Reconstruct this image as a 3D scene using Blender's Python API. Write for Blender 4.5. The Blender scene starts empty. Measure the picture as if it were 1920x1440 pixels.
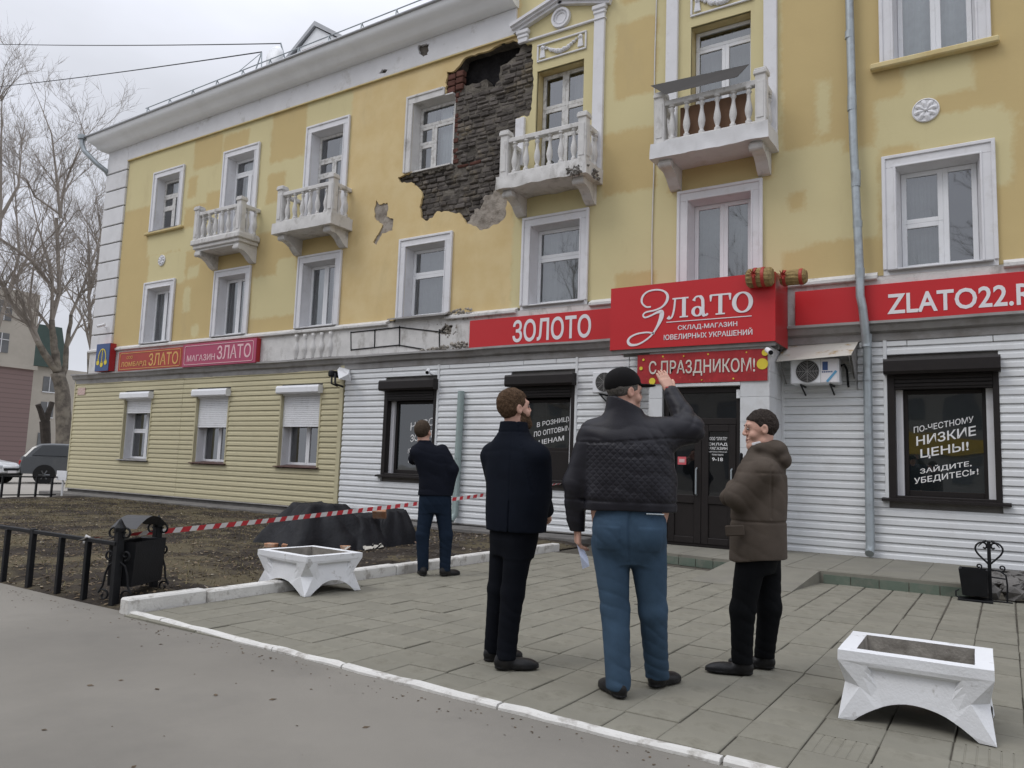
import bpy, math, random
import numpy as np
from mathutils import Vector, Matrix
from mathutils.geometry import delaunay_2d_cdt
random.seed(7); RNG = np.random.default_rng(7)
S = bpy.context.scene
COL = S.collection
PI = math.pi

# ------------------------------------------------------------------ camera
cd = bpy.data.cameras.new('camera'); cam = bpy.data.objects.new('camera', cd); COL.objects.link(cam)
YAW, PIT, ROL = [math.radians(a) for a in (-32.80, 6.20, 2.00)]
f_ = Vector((math.sin(YAW)*math.cos(PIT), math.cos(YAW)*math.cos(PIT), math.sin(PIT)))
r0 = Vector((math.cos(YAW), -math.sin(YAW), 0)); u0 = r0.cross(f_)
r_ = r0*math.cos(ROL)+u0*math.sin(ROL); u_ = u0*math.cos(ROL)-r0*math.sin(ROL)
cam.matrix_world = Matrix(((r_.x, u_.x, -f_.x, 0), (r_.y, u_.y, -f_.y, -12.55), (r_.z, u_.z, -f_.z, 1.28), (0, 0, 0, 1)))
cd.lens = 27.0; cd.sensor_width = 36; cd.clip_start = 0.05; cd.clip_end = 2000
S.camera = cam

# ------------------------------------------------------------------ sky and sun (overcast)
W = bpy.data.worlds.new('World'); S.world = W; W.use_nodes = True
nt = W.node_tree; nt.nodes.clear()
def wn(t, **k):
    n = nt.nodes.new(t)
    for a, b in k.items(): setattr(n, a, b)
    return n
out = wn('ShaderNodeOutputWorld'); bg = wn('ShaderNodeBackground'); bg.inputs['Strength'].default_value = 0.1
SUN_EL, SUN_ROT = math.radians(52), math.radians(215)
sky = wn('ShaderNodeTexSky', sky_type='NISHITA', sun_disc=False, sun_elevation=SUN_EL, sun_rotation=SUN_ROT, dust_density=3.0)
tc = wn('ShaderNodeTexCoord'); mp = wn('ShaderNodeMapping'); mp.inputs['Scale'].default_value = (1, 1, 2.4)
nz = wn('ShaderNodeTexNoise'); nz.inputs['Scale'].default_value = 2.3; nz.inputs['Detail'].default_value = 5; nz.inputs['Roughness'].default_value = .5
rp = wn('ShaderNodeValToRGB'); rp.color_ramp.elements[0].position = .36; rp.color_ramp.elements[1].position = .64
rp.color_ramp.elements[0].color = (6.8, 7.0, 7.6, 1); rp.color_ramp.elements[1].color = (8.0, 8.25, 9.1, 1)
sx = wn('ShaderNodeSeparateXYZ'); mr = wn('ShaderNodeMapRange'); mr.interpolation_type = 'SMOOTHSTEP'; mr.inputs['From Min'].default_value = 0.30; mr.inputs['From Max'].default_value = 1
mr.inputs['To Min'].default_value = .98; mr.inputs['To Max'].default_value = 2.35
mul = wn('ShaderNodeMix', data_type='RGBA', blend_type='MULTIPLY'); mul.inputs[0].default_value = 1
mx = wn('ShaderNodeMix', data_type='RGBA'); mx.inputs[0].default_value = .95
L = nt.links.new
L(tc.outputs['Generated'], mp.inputs['Vector']); L(mp.outputs[0], nz.inputs['Vector']); L(nz.outputs['Fac'], rp.inputs[0])
L(tc.outputs['Generated'], sx.inputs[0]); L(sx.outputs['Z'], mr.inputs['Value'])
L(rp.outputs[0], mul.inputs[6]); L(mr.outputs[0], mul.inputs[7])
L(sky.outputs[0], mx.inputs[6]); L(mul.outputs[2], mx.inputs[7]); L(mx.outputs[2], bg.inputs['Color']); L(bg.outputs[0], out.inputs[0])
sd = bpy.data.lights.new('sun', 'SUN'); sd.energy = 0.8; sd.angle = math.radians(22); sd.color = (1, .965, .92)
sun = bpy.data.objects.new('sun', sd); COL.objects.link(sun)
sdir = Vector((math.sin(SUN_ROT)*math.cos(SUN_EL), math.cos(SUN_ROT)*math.cos(SUN_EL), math.sin(SUN_EL)))
sun.rotation_euler = (-sdir).to_track_quat('-Z', 'Y').to_euler(); sun.location = (0, -20, 30)
vs = S.view_settings; vs.view_transform = 'Standard'; vs.look = 'None'; vs.exposure = 0.0; vs.gamma = 1; vs.use_curve_mapping = False
S.cycles.max_bounces = 6; S.cycles.transparent_max_bounces = 12; S.cycles.caustics_reflective = False; S.cycles.caustics_refractive = False

# ------------------------------------------------------------------ mesh helpers
class MB:
    def __init__(s): s.v = []; s.f = []
    def add(s, vs, fs):
        o = len(s.v); s.v += [tuple(p) for p in vs]; s.f += [tuple(i+o for i in q) for q in fs]; return s
    def box(s, x0, x1, y0, y1, z0, z1):
        x0, x1 = min(x0, x1), max(x0, x1); y0, y1 = min(y0, y1), max(y0, y1); z0, z1 = min(z0, z1), max(z0, z1)
        v = [(x, y, z) for x in (x0, x1) for y in (y0, y1) for z in (z0, z1)]
        return s.add(v, [(0, 1, 3, 2), (4, 6, 7, 5), (0, 4, 5, 1), (2, 3, 7, 6), (0, 2, 6, 4), (1, 5, 7, 3)])
    def bbox(s, x0, x1, y0, y1, z0, z1, b=.01):
        # box with chamfered edges
        b = min(b, abs(x1-x0)*.45, abs(y1-y0)*.45, abs(z1-z0)*.45)
        X = (min(x0, x1), max(x0, x1)); Y = (min(y0, y1), max(y0, y1)); Z = (min(z0, z1), max(z0, z1))
        v = []; idx = {}
        for i in (0, 1):
            for j in (0, 1):
                for k in (0, 1):
                    c = (X[i], Y[j], Z[k]); d = (b if i == 0 else -b, b if j == 0 else -b, b if k == 0 else -b)
                    for a in range(3):
                        p = [c[0]+d[0], c[1]+d[1], c[2]+d[2]]; p[a] = c[a]; idx[i, j, k, a] = len(v); v.append(tuple(p))
        f = []
        for a in range(3):
            o1, o2 = [(1, 2), (0, 2), (0, 1)][a]
            for sgn in (0, 1):
                q = []
                for (m, n) in ((0, 0), (1, 0), (1, 1), (0, 1)):
                    t = [0, 0, 0]; t[a] = sgn; t[o1] = m; t[o2] = n; q.append(idx[t[0], t[1], t[2], a])
                f.append(tuple(q))
            for m in (0, 1):
                for n in (0, 1):
                    t0 = [0, 0, 0]; t0[o1] = m; t0[o2] = n; t1 = list(t0); t1[a] = 1
                    f.append((idx[tuple(t0)+(o1,)], idx[tuple(t1)+(o1,)], idx[tuple(t1)+(o2,)], idx[tuple(t0)+(o2,)]))
        for i in (0, 1):
            for j in (0, 1):
                for k in (0, 1): f.append((idx[i, j, k, 0], idx[i, j, k, 1], idx[i, j, k, 2]))
        return s.add(v, f)
    def tube(s, pts, r, n=8, cap=True, flat=None):
        pts = [Vector(p) for p in pts]; R = r if isinstance(r, (list, tuple)) else [r]*len(pts)
        v = []; f = []; prev = None
        for i, p in enumerate(pts):
            t = (pts[min(i+1, len(pts)-1)]-pts[max(i-1, 0)])
            if t.length < 1e-9: t = Vector((0, 0, 1))
            t.normalize()
            if prev is None:
                a = Vector((0, 0, 1)) if abs(t.z) < .9 else Vector((1, 0, 0))
                b = t.cross(a).normalized()
            else:
                b = prev-t*prev.dot(t); b = b.normalized() if b.length > 1e-6 else t.orthogonal().normalized()
            prev = b; c = t.cross(b)
            for k in range(n):
                an = 2*PI*k/n; v.append(p+(b*math.cos(an)+c*math.sin(an)*(flat or 1))*R[i])
        for i in range(len(pts)-1):
            for k in range(n): f.append((i*n+k, i*n+(k+1) % n, (i+1)*n+(k+1) % n, (i+1)*n+k))
        if cap: f.append(tuple(range(n-1, -1, -1))); f.append(tuple((len(pts)-1)*n+k for k in range(n)))
        return s.add(v, f)
    def lathe(s, prof, c=(0, 0, 0), n=14, axis='z'):
        v = []; f = []
        for (r, z) in prof:
            for k in range(n):
                a = 2*PI*k/n; x, y = r*math.cos(a), r*math.sin(a)
                v.append((c[0]+x, c[1]+y, c[2]+z) if axis == 'z' else ((c[0]+x, c[1]+z, c[2]+y) if axis == 'y' else (c[0]+z, c[1]+x, c[2]+y)))
        m = len(prof)
        for i in range(m-1):
            for k in range(n): f.append((i*n+k, i*n+(k+1) % n, (i+1)*n+(k+1) % n, (i+1)*n+k))
        f.append(tuple(range(n-1, -1, -1))); f.append(tuple((m-1)*n+k for k in range(n)))
        return s.add(v, f)
    def prism(s, poly, y0, y1, axis='y'):
        n = len(poly)
        def P(a, b, t): return (a, t, b) if axis == 'y' else ((t, a, b) if axis == 'x' else (a, b, t))
        v = [P(a, b, y0) for a, b in poly]+[P(a, b, y1) for a, b in poly]
        f = [tuple(range(n)), tuple(range(2*n-1, n-1, -1))]+[(i, i+n, (i+1) % n+n, (i+1) % n) for i in range(n)]
        return s.add(v, f)
    def sweep_x(s, prof, x0, x1, close=True, seg=1):
        n = len(prof); v = []; f = []
        for j in range(seg+1):
            x = x0+(x1-x0)*j/seg
            v += [(x, y, z) for y, z in prof]
        for j in range(seg):
            for i in range(n if close else n-1): f.append((j*n+i, j*n+(i+1) % n, (j+1)*n+(i+1) % n, (j+1)*n+i))
        if close: f.append(tuple(range(n-1, -1, -1))); f.append(tuple(seg*n+i for i in range(n)))
        return s.add(v, f)
    def quad(s, a, b, c, d): return s.add([a, b, c, d], [(0, 1, 2, 3)])
    def join(s, o, fn=None):
        return s.add([fn(p) if fn else p for p in o.v], o.f)
    def xf(s, m):
        s.v = [tuple(m @ Vector(p)) for p in s.v]; return s
WL = {}
def mesh_obj(name, me, m=None, parent=None):
    o = bpy.data.objects.new(name, me); COL.objects.link(o)
    if m: me.materials.append(m)
    if parent: o.parent = parent
    WL[o.name] = WL.get(parent.name, Vector((0, 0, 0))) if parent else Vector((0, 0, 0))
    return o
def fixn(me):
    import bmesh
    b = bmesh.new(); b.from_mesh(me); bmesh.ops.recalc_face_normals(b, faces=b.faces); b.to_mesh(me); b.free()
def build(name, mb, m, parent=None, smooth=False, local=False, loc=None, norm=True, ang=None):
    """one mesh object; vertices are given in world metres unless local"""
    off = Vector((0, 0, 0))
    if parent and not local: off = WL.get(parent.name, Vector((0, 0, 0)))
    if loc is not None: off = Vector(loc)
    me = bpy.data.meshes.new(name)
    me.from_pydata([(p[0]-off[0], p[1]-off[1], p[2]-off[2]) for p in mb.v], [], mb.f)
    if norm: fixn(me)
    if smooth: me.polygons.foreach_set('use_smooth', [True]*len(me.polygons))
    if ang is not None: me.set_sharp_from_angle(angle=ang)
    o = mesh_obj(name, me, m, parent)
    if loc is not None: o.location = off; WL[o.name] = off.copy()
    return o
def np_obj(name, V, F, m, parent=None, smooth=True, loc=None):
    off = np.array(loc if loc is not None else (WL.get(parent.name, (0, 0, 0)) if parent else (0, 0, 0)), float)
    me = bpy.data.meshes.new(name); V = np.asarray(V, float)-off
    F = np.asarray(F, np.int32); k = F.shape[1]
    me.vertices.add(len(V)); me.vertices.foreach_set('co', V.ravel())
    me.loops.add(F.size); me.loops.foreach_set('vertex_index', F.ravel())
    me.polygons.add(len(F)); me.polygons.foreach_set('loop_start', np.arange(0, F.size, k, dtype=np.int32))
    if smooth: me.polygons.foreach_set('use_smooth', np.ones(len(F), bool))
    me.update(calc_edges=True)
    o = mesh_obj(name, me, m, parent)
    if loc is not None: o.location = off; WL[o.name] = Vector(off)
    return o
def tag(o, label=None, cat=None, group=None, kind=None):
    if label: o['label'] = label
    if cat: o['category'] = cat
    if group: o['group'] = group
    if kind: o['kind'] = kind
    return o
def thing(name, loc, label=None, cat=None, group=None, rz=0, kind=None):
    o = bpy.data.objects.new(name, None); COL.objects.link(o); o.location = loc; o.rotation_euler.z = rz
    o.empty_display_size = .2; WL[o.name] = Vector(loc)
    return tag(o, label, cat, group, kind)
def copy_tree(o, parent=None):
    c = o.copy(); COL.objects.link(c); c.parent = parent
    if parent and o.parent: c.matrix_parent_inverse = o.matrix_parent_inverse.copy()
    for ch in [x for x in o.children]: copy_tree(ch, c)
    return c
# smooth pseudo noise in numpy
_nk = [(RNG.normal(size=3), RNG.uniform(0, 6.28)) for _ in range(10)]
def pn(P, s=1.0):
    P = np.asarray(P, float)*s; r = 0
    for k, p in _nk: r = r+np.sin(P @ (k*1.3)+p+.8*np.sin(P @ np.roll(k, 1)*1.7+p*2))
    return r/5.0

# ------------------------------------------------------------------ materials
def M(name, col, rough=.8, var=.12, vs=2.0, bump=.0, bs=60, spec=.35, metal=0, dirt=None, ds=1.2, da=.5, dlo=.5, dhi=.7, rnd=0, coat=0, bdist=.01, streak=None, detail=6):
    m = bpy.data.materials.new(name); m.use_nodes = True; t = m.node_tree; N = t.nodes; Lk = t.links.new
    b = N['Principled BSDF']; b.inputs['Roughness'].default_value = rough; b.inputs['Specular IOR Level'].default_value = spec; b.inputs['Metallic'].default_value = metal
    if coat: b.inputs['Coat Weight'].default_value = coat
    tc = N.new('ShaderNodeTexCoord'); n1 = N.new('ShaderNodeTexNoise'); n1.inputs['Scale'].default_value = vs; n1.inputs['Detail'].default_value = detail; n1.inputs['Roughness'].default_value = .6
    Lk(tc.outputs['Object'], n1.inputs['Vector'])
    cr = N.new('ShaderNodeValToRGB'); e = cr.color_ramp.elements
    e[0].position = .3; e[1].position = .7
    e[0].color = (*[max(0, c*(1-var)) for c in col], 1); e[1].color = (*[min(1, c*(1+var)) for c in col], 1)
    Lk(n1.outputs['Fac'], cr.inputs[0]); src = cr.outputs[0]
    if rnd:
        oi = N.new('ShaderNodeObjectInfo'); mr = N.new('ShaderNodeMapRange'); mr.inputs['To Min'].default_value = 1-rnd; mr.inputs['To Max'].default_value = 1+rnd
        Lk(oi.outputs['Random'], mr.inputs['Value']); mm = N.new('ShaderNodeMix'); mm.data_type = 'RGBA'; mm.blend_type = 'MULTIPLY'; mm.inputs[0].default_value = 1
        Lk(src, mm.inputs[6]); Lk(mr.outputs[0], mm.inputs[7]); src = mm.outputs[2]
    if dirt:
        n2 = N.new('ShaderNodeTexNoise'); n2.inputs['Scale'].default_value = ds; n2.inputs['Detail'].default_value = 8; n2.inputs['Roughness'].default_value = .65
        if streak:
            mp = N.new('ShaderNodeMapping'); mp.inputs['Scale'].default_value = streak; Lk(tc.outputs['Object'], mp.inputs[0]); Lk(mp.outputs[0], n2.inputs['Vector'])
        else: Lk(tc.outputs['Object'], n2.inputs['Vector'])
        mr2 = N.new('ShaderNodeMapRange'); mr2.inputs['From Min'].default_value = dlo; mr2.inputs['From Max'].default_value = dhi; mr2.inputs['To Max'].default_value = da
        Lk(n2.outputs['Fac'], mr2.inputs['Value']); mm2 = N.new('ShaderNodeMix'); mm2.data_type = 'RGBA'; Lk(mr2.outputs[0], mm2.inputs[0]); Lk(src, mm2.inputs[6]); mm2.inputs[7].default_value = (*dirt, 1); src = mm2.outputs[2]
    Lk(src, b.inputs['Base Color'])
    if bump:
        n3 = N.new('ShaderNodeTexNoise'); n3.inputs['Scale'].default_value = bs; n3.inputs['Detail'].default_value = 4; Lk(tc.outputs['Object'], n3.inputs['Vector'])
        bp = N.new('ShaderNodeBump'); bp.inputs['Strength'].default_value = bump; bp.inputs['Distance'].default_value = bdist; Lk(n3.outputs['Fac'], bp.inputs['Height']); Lk(bp.outputs[0], b.inputs['Normal'])
    return m
def glass(name, tint=(.9, .95, .95), lo=.10, body=(.02, .025, .03), bodyf=.0):
    m = bpy.data.materials.new(name); m.use_nodes = True; t = m.node_tree; N = t.nodes; Lk = t.links.new; N.clear()
    o = N.new('ShaderNodeOutputMaterial'); tr = N.new('ShaderNodeBsdfTransparent'); tr.inputs[0].default_value = (*tint, 1)
    gl = N.new('ShaderNodeBsdfGlossy'); gl.inputs['Roughness'].default_value = .02; gl.inputs['Color'].default_value = (.93, .95, .97, 1)
    fr = N.new('ShaderNodeFresnel'); fr.inputs[0].default_value = 1.5; mr = N.new('ShaderNodeMapRange'); mr.inputs['To Min'].default_value = lo; mr.inputs['To Max'].default_value = 1
    Lk(fr.outputs[0], mr.inputs['Value']); mx = N.new('ShaderNodeMixShader'); Lk(mr.outputs[0], mx.inputs[0])
    geo = N.new('ShaderNodeTexCoord'); nz = N.new('ShaderNodeTexNoise'); nz.inputs['Scale'].default_value = 1.1; nz.inputs['Detail'].default_value = 1
    bp = N.new('ShaderNodeBump'); bp.inputs['Strength'].default_value = .06; bp.inputs['Distance'].default_value = .1; Lk(geo.outputs['Object'], nz.inputs['Vector']); Lk(nz.outputs['Fac'], bp.inputs['Height']); Lk(bp.outputs[0], gl.inputs['Normal'])
    if bodyf:
        df = N.new('ShaderNodeBsdfDiffuse'); df.inputs[0].default_value = (*body, 1); m2 = N.new('ShaderNodeMixShader'); m2.inputs[0].default_value = bodyf
        Lk(tr.outputs[0], m2.inputs[1]); Lk(df.outputs[0], m2.inputs[2]); Lk(m2.outputs[0], mx.inputs[1])
    else: Lk(tr.outputs[0], mx.inputs[1])
    Lk(gl.outputs[0], mx.inputs[2]); Lk(mx.outputs[0], o.inputs[0]); return m

m_asph = M('asphalt', (.205, .192, .168), .93, .12, .35, .35, 220, spec=.2, dirt=(.145, .137, .122), ds=.6, da=.65, dlo=.45, dhi=.72, bdist=.004)
m_asph2 = M('far_asphalt', (.30, .28, .25), .93, .1, .3, .1, 40, spec=.2)
m_soil = M('soil', (.043, .036, .030), .97, .5, 2.2, .9, 24, spec=.1, dirt=(.115, .097, .062), ds=.9, da=.9, dlo=.47, dhi=.56, bdist=.03)
m_tile = M('paving_tile', (.205, .196, .160), .9, .13, 2.2, .45, 110, spec=.2, dirt=(.120, .112, .086), ds=4.5, da=.75, dlo=.52, dhi=.72, rnd=.06, bdist=.004)
m_grout = M('tile_bed', (.085, .078, .064), .97, .2, 8, .4, 90, spec=.1)
m_kerb = M('painted_kerb', (.60, .59, .56), .85, .06, 6, .6, 50, spec=.3, dirt=(.30, .28, .25), ds=7, da=.85, dlo=.52, dhi=.64, bdist=.006)
m_platform = M('platform_concrete', (.20, .192, .160), .92, .10, 3, .3, 120, spec=.2, dirt=(.17, .16, .145), ds=2, da=.6, bdist=.004)
m_green = M('green_tile', (.105, .135, .105), .6, .12, 4, .15, 50, spec=.4, rnd=.12, dirt=(.2, .19, .16), ds=7, da=.5)
m_yel = None
m_white = M('white_plaster', (.66, .66, .67), .85, .05, 2.5, .25, 80, spec=.25, dirt=(.42, .41, .40), ds=2.2, da=.5, dlo=.54, dhi=.76, bdist=.006, streak=(1, 1, .55))
m_whitedirty = M('weathered_white_plaster', (.62, .61, .595), .9, .08, 5, .5, 45, spec=.2, dirt=(.25, .235, .21), ds=3.6, da=.75, dlo=.54, dhi=.72, bdist=.012, streak=(1, 1, .6))
m_trim = M('white_trim', (.70, .70, .72), .75, .04, 3, .2, 60, spec=.3, dirt=(.45, .43, .41), ds=4, da=.4, dlo=.54, dhi=.74, bdist=.004)
m_frame = M('white_window_frame', (.74, .75, .77), .45, .03, 4, spec=.5, dirt=(.45, .44, .42), ds=5, da=.4, dlo=.55, dhi=.75)
m_oldframe = M('old_painted_frame', (.62, .615, .60), .7, .08, 8, .3, 50, spec=.3, dirt=(.30, .28, .25), ds=9, da=.7, dlo=.5, dhi=.65)
m_beige = M('beige_siding', (.50, .455, .295), .55, .06, 3, .0, spec=.4, rnd=.05, dirt=(.33, .29, .18), ds=3, da=.35, dlo=.5, dhi=.75)
m_wsid = M('white_siding', (.66, .675, .685), .5, .03, 3, .0, spec=.45, rnd=.02, dirt=(.46, .455, .44), ds=2.5, da=.35, dlo=.52, dhi=.74)
m_greytin = M('grey_flashing', (.27, .262, .255), .5, .12, 3, .1, 30, spec=.4, metal=.2, dirt=(.17, .155, .14), ds=2.5, da=.7, dlo=.48, dhi=.66, streak=(1, 1, 1.5))
m_cornice = M('grey_cornice_tin', (.80, .815, .83), .5, .03, 1.2, spec=.4, metal=.0, dirt=(.66, .67, .68), ds=1, da=.5)
m_roof = M('grey_roof_tin', (.36, .37, .385), .45, .1, 2, spec=.5, metal=.3)
m_galv = M('galvanised_pipe', (.36, .40, .42), .42, .12, 4, .1, 20, spec=.5, metal=.45, dirt=(.22, .23, .24), ds=5, da=.6, dlo=.5, dhi=.66)
m_teal = M('pale_green_pipe', (.29, .36, .35), .55, .1, 5, spec=.4, dirt=(.2, .23, .22), ds=5, da=.5)
m_brown = M('dark_brown_metal', (.015, .012, .0115), .5, .15, 5, spec=.3)
m_plinth = M('plinth_concrete', (.155, .148, .14), .93, .2, 2.5, .5, 40, spec=.2, dirt=(.085, .08, .075), ds=1.6, da=.7, bdist=.01)
m_black = M('black_iron', (.0085, .009, .0105), .5, .2, 8, .2, 60, spec=.22)
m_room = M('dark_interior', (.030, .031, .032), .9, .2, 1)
m_curtain = M('net_curtain', (.62, .65, .66), .95, .08, 8)
m_curtain2 = M('grey_curtain', (.27, .28, .28), .95, .1, 6)
m_glass = glass('window_glass', lo=.20)
m_glassd = glass('tinted_shop_glass', (.55, .60, .58), lo=.085, body=(.03, .04, .04), bodyf=.35)
m_glassdoor = glass('dark_door_glass', (.3, .33, .33), lo=.055, body=(.008, .009, .010), bodyf=.7)
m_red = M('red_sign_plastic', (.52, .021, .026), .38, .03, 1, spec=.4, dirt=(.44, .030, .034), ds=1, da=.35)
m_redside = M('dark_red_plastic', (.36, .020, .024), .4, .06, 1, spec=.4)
m_letter = M('white_letter', (.74, .72, .74), .5, .02, 2)
m_vinyl = M('white_vinyl_letter', (.80, .80, .80), .5, .03, 2)
m_pink = M('pink_sign_face', (.40, .060, .125), .45, .08, 1, spec=.4)
m_orange = M('rust_red_sign_face', (.36, .042, .026), .45, .12, 1.5, spec=.4)
m_gold = M('gold_letter', (.62, .35, .11), .5, .08, 3)
m_palepink = M('pale_pink_letter', (.74, .47, .50), .5, .05, 3)
m_blue = M('blue_sign_face', (.045, .085, .215), .45, .06, 2)
m_yellow = M('yellow_paint', (.68, .54, .05), .5, .05, 3)
m_bark = M('bark', (.135, .118, .10), .95, .3, 3, .5, 15, spec=.1, dirt=(.23, .205, .165), ds=1.5, da=.8, dlo=.45, dhi=.6)
m_twig = M('twig', (.27, .24, .21), .95, .2, .6, spec=.1)
# ================================================================== GROUND
def grid_sheet(x0, x1, y0, y1, nx, ny, zf):
    X, Y = np.meshgrid(np.linspace(x0, x1, nx), np.linspace(y0, y1, ny))
    P = np.stack([X.ravel(), Y.ravel(), np.zeros(X.size)], 1); P[:, 2] = zf(P)
    i = np.arange(nx*ny).reshape(ny, nx); F = np.stack([i[:-1, :-1], i[:-1, 1:], i[1:, 1:], i[1:, :-1]], -1).reshape(-1, 4)
    return P, F
g = build('ground', MB().quad((-600, -600, -.04), (600, -600, -.04), (600, 600, -.04), (-600, 600, -.04)), m_asph2); tag(g, kind='structure')
P, F = grid_sheet(-40, 30, -42, -8.70, 141, 67, lambda p: -.012+.010*pn(p, .6))
road = np_obj('road', P, F, m_asph); tag(road, kind='structure')
# little litter, twigs and stones lying on the asphalt
lit = MB(); rr = random.Random(5)
for k in range(420):
    x = rr.uniform(-11, .8); y = rr.uniform(-11.6, -9.1)
    if k > 130: y = -8.88-.165*min(1, max(0, (x+6.14)/4.4))-abs(rr.gauss(0, .10))
    a = rr.uniform(0, PI); s = rr.choice((.003, .004, .005, .006, .009, .013)) if k < 130 else rr.choice((.003, .004, .005, .007))
    b0 = -.0135+.010*float(pn(np.array([[x, y, 0.]]), .6)[0])
    lit.add([(q[0], q[1], q[2]+b0) for q in [(x+math.cos(a)*s*2, y+math.sin(a)*s*2, .004), (x-math.sin(a)*s, y+math.cos(a)*s, .006), (x-math.cos(a)*s*1.5, y-math.sin(a)*s*1.5, .004), (x+math.sin(a)*s, y-math.cos(a)*s, .003), (x, y, .003+s*.45)]],
            [(0, 1, 4), (1, 2, 4), (2, 3, 4), (3, 0, 4)])
m_lit = M('litter', (.10, .075, .05), .95, .6, 9)
tag(build('gravel_bits', lit, m_lit, norm=False), kind='stuff')

# soil of the front garden
def soilz(p):
    edge = np.clip(np.minimum(np.minimum(-6.12-p[:, 0], p[:, 0]+22.2), np.minimum(p[:, 1]+8.80, -.30-p[:, 1]))/.5, 0, 1)
    return -.012+np.clip(edge*3, 0, 1)*.022+edge*(.045+.030*pn(p, 1.1)+.016*pn(p, 4.1)+.008*pn(p, 13))
P, F = grid_sheet(-22.2, -6.12, -8.80, -.30, 300, 170, soilz)
soil = np_obj('soil', P, F, m_soil); tag(soil, kind='structure')
# bare soil strip between the kerb and the shop front
# dead grass, leaves and debris on the soil: too many to count
leaf = MB(); rr = random.Random(11)
def sz(x, y): return float(soilz(np.array([[x, y, 0.]]))[0])
xs = RNG.uniform(-21, -6.2, 24000); ys = -8.75+8.3*RNG.random(24000)**1.2
zs = soilz(np.stack([xs, ys, xs*0], 1)); dn = pn(np.stack([xs, ys, xs*0], 1), .9)
lv = []; lf = []
for x, y, z, d in zip(xs, ys, zs, dn):
    if d < rr.uniform(-1.6, .5): continue
    if x > -7.4 and y > -5.6 and rr.random() < .8: continue
    a = rr.uniform(0, 2*PI); s = rr.choice((.008, .011, .014, .018, .024, .034)); h = rr.uniform(0, .015); o = len(lv)
    ca, sa = math.cos(a)*s, math.sin(a)*s
    lv += [(x+ca, y+sa, z+.004+h), (x-sa*.5, y+ca*.5, z+.012), (x-ca, y-sa, z+.003), (x+sa*.5, y-ca*.5, z+.010)]
    lf.append((o, o+1, o+2, o+3))
ga = leaf.add(lv, lf)
m_leaf = M('dead_leaves', (.15, .112, .07), .95, .55, 7, dirt=(.40, .36, .28), ds=11, da=.9, dlo=.585, dhi=.60)
tag(build('dead_leaves', leaf, m_leaf, norm=False), kind='stuff')
gr = MB(); gv = []; gf = []
xs = RNG.uniform(-21, -6.3, 16000); ys = RNG.uniform(-8.7, -.6, 16000); zs = soilz(np.stack([xs, ys, xs*0], 1)); dn = pn(np.stack([xs, ys, xs*0], 1), .7)
for x, y, z, d in zip(xs, ys, zs, dn):
    if d < rr.uniform(-.7, .9) or (x > -8.8 and y > -5.6): continue
    a = rr.uniform(0, 2*PI); h = rr.uniform(.015, .06); w = .006; o = len(gv); b = rr.uniform(0, 2*PI); l = rr.uniform(.01, .05)
    gv += [(x+math.cos(a)*w, y+math.sin(a)*w, z-.005), (x-math.cos(a)*w, y-math.sin(a)*w, z-.005), (x+math.cos(b)*l, y+math.sin(b)*l, z+h)]; gf.append((o, o+1, o+2))
gr.add(gv, gf)
m_grass = M('dry_grass', (.165, .14, .075), .95, .45, 3, dirt=(.085, .10, .04), ds=1.2, da=.7)
tag(build('grass', gr, m_grass, norm=False), kind='stuff')
cl = MB()
for k in range(420):                       # dark clods and rubble next to the wall
    if k < 300: x, y = rr.uniform(-8.4, -6.25), rr.uniform(-5.6, -.8)
    else: x, y = rr.uniform(-18, -6.3), rr.uniform(-8.5, -1)
    s = rr.uniform(.012, .05)*(1 if k < 300 else .6); z = sz(x, y)
    vs_ = [(x+s*math.cos(q*1.257)*rr.uniform(.6, 1.2), y+s*math.sin(q*1.257)*rr.uniform(.6, 1.2), z+rr.uniform(-.01, .01)) for q in range(5)]+[(x, y, z+s*rr.uniform(.5, .9))]
    cl.add(vs_, [(q, (q+1) % 5, 5) for q in range(5)])
m_clod = M('clods', (.075, .065, .055), .97, .6, 3, dirt=(.30, .26, .22), ds=3, da=.9, dlo=.58, dhi=.62)
tag(build('rubble', cl, m_clod), kind='stuff')

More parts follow.
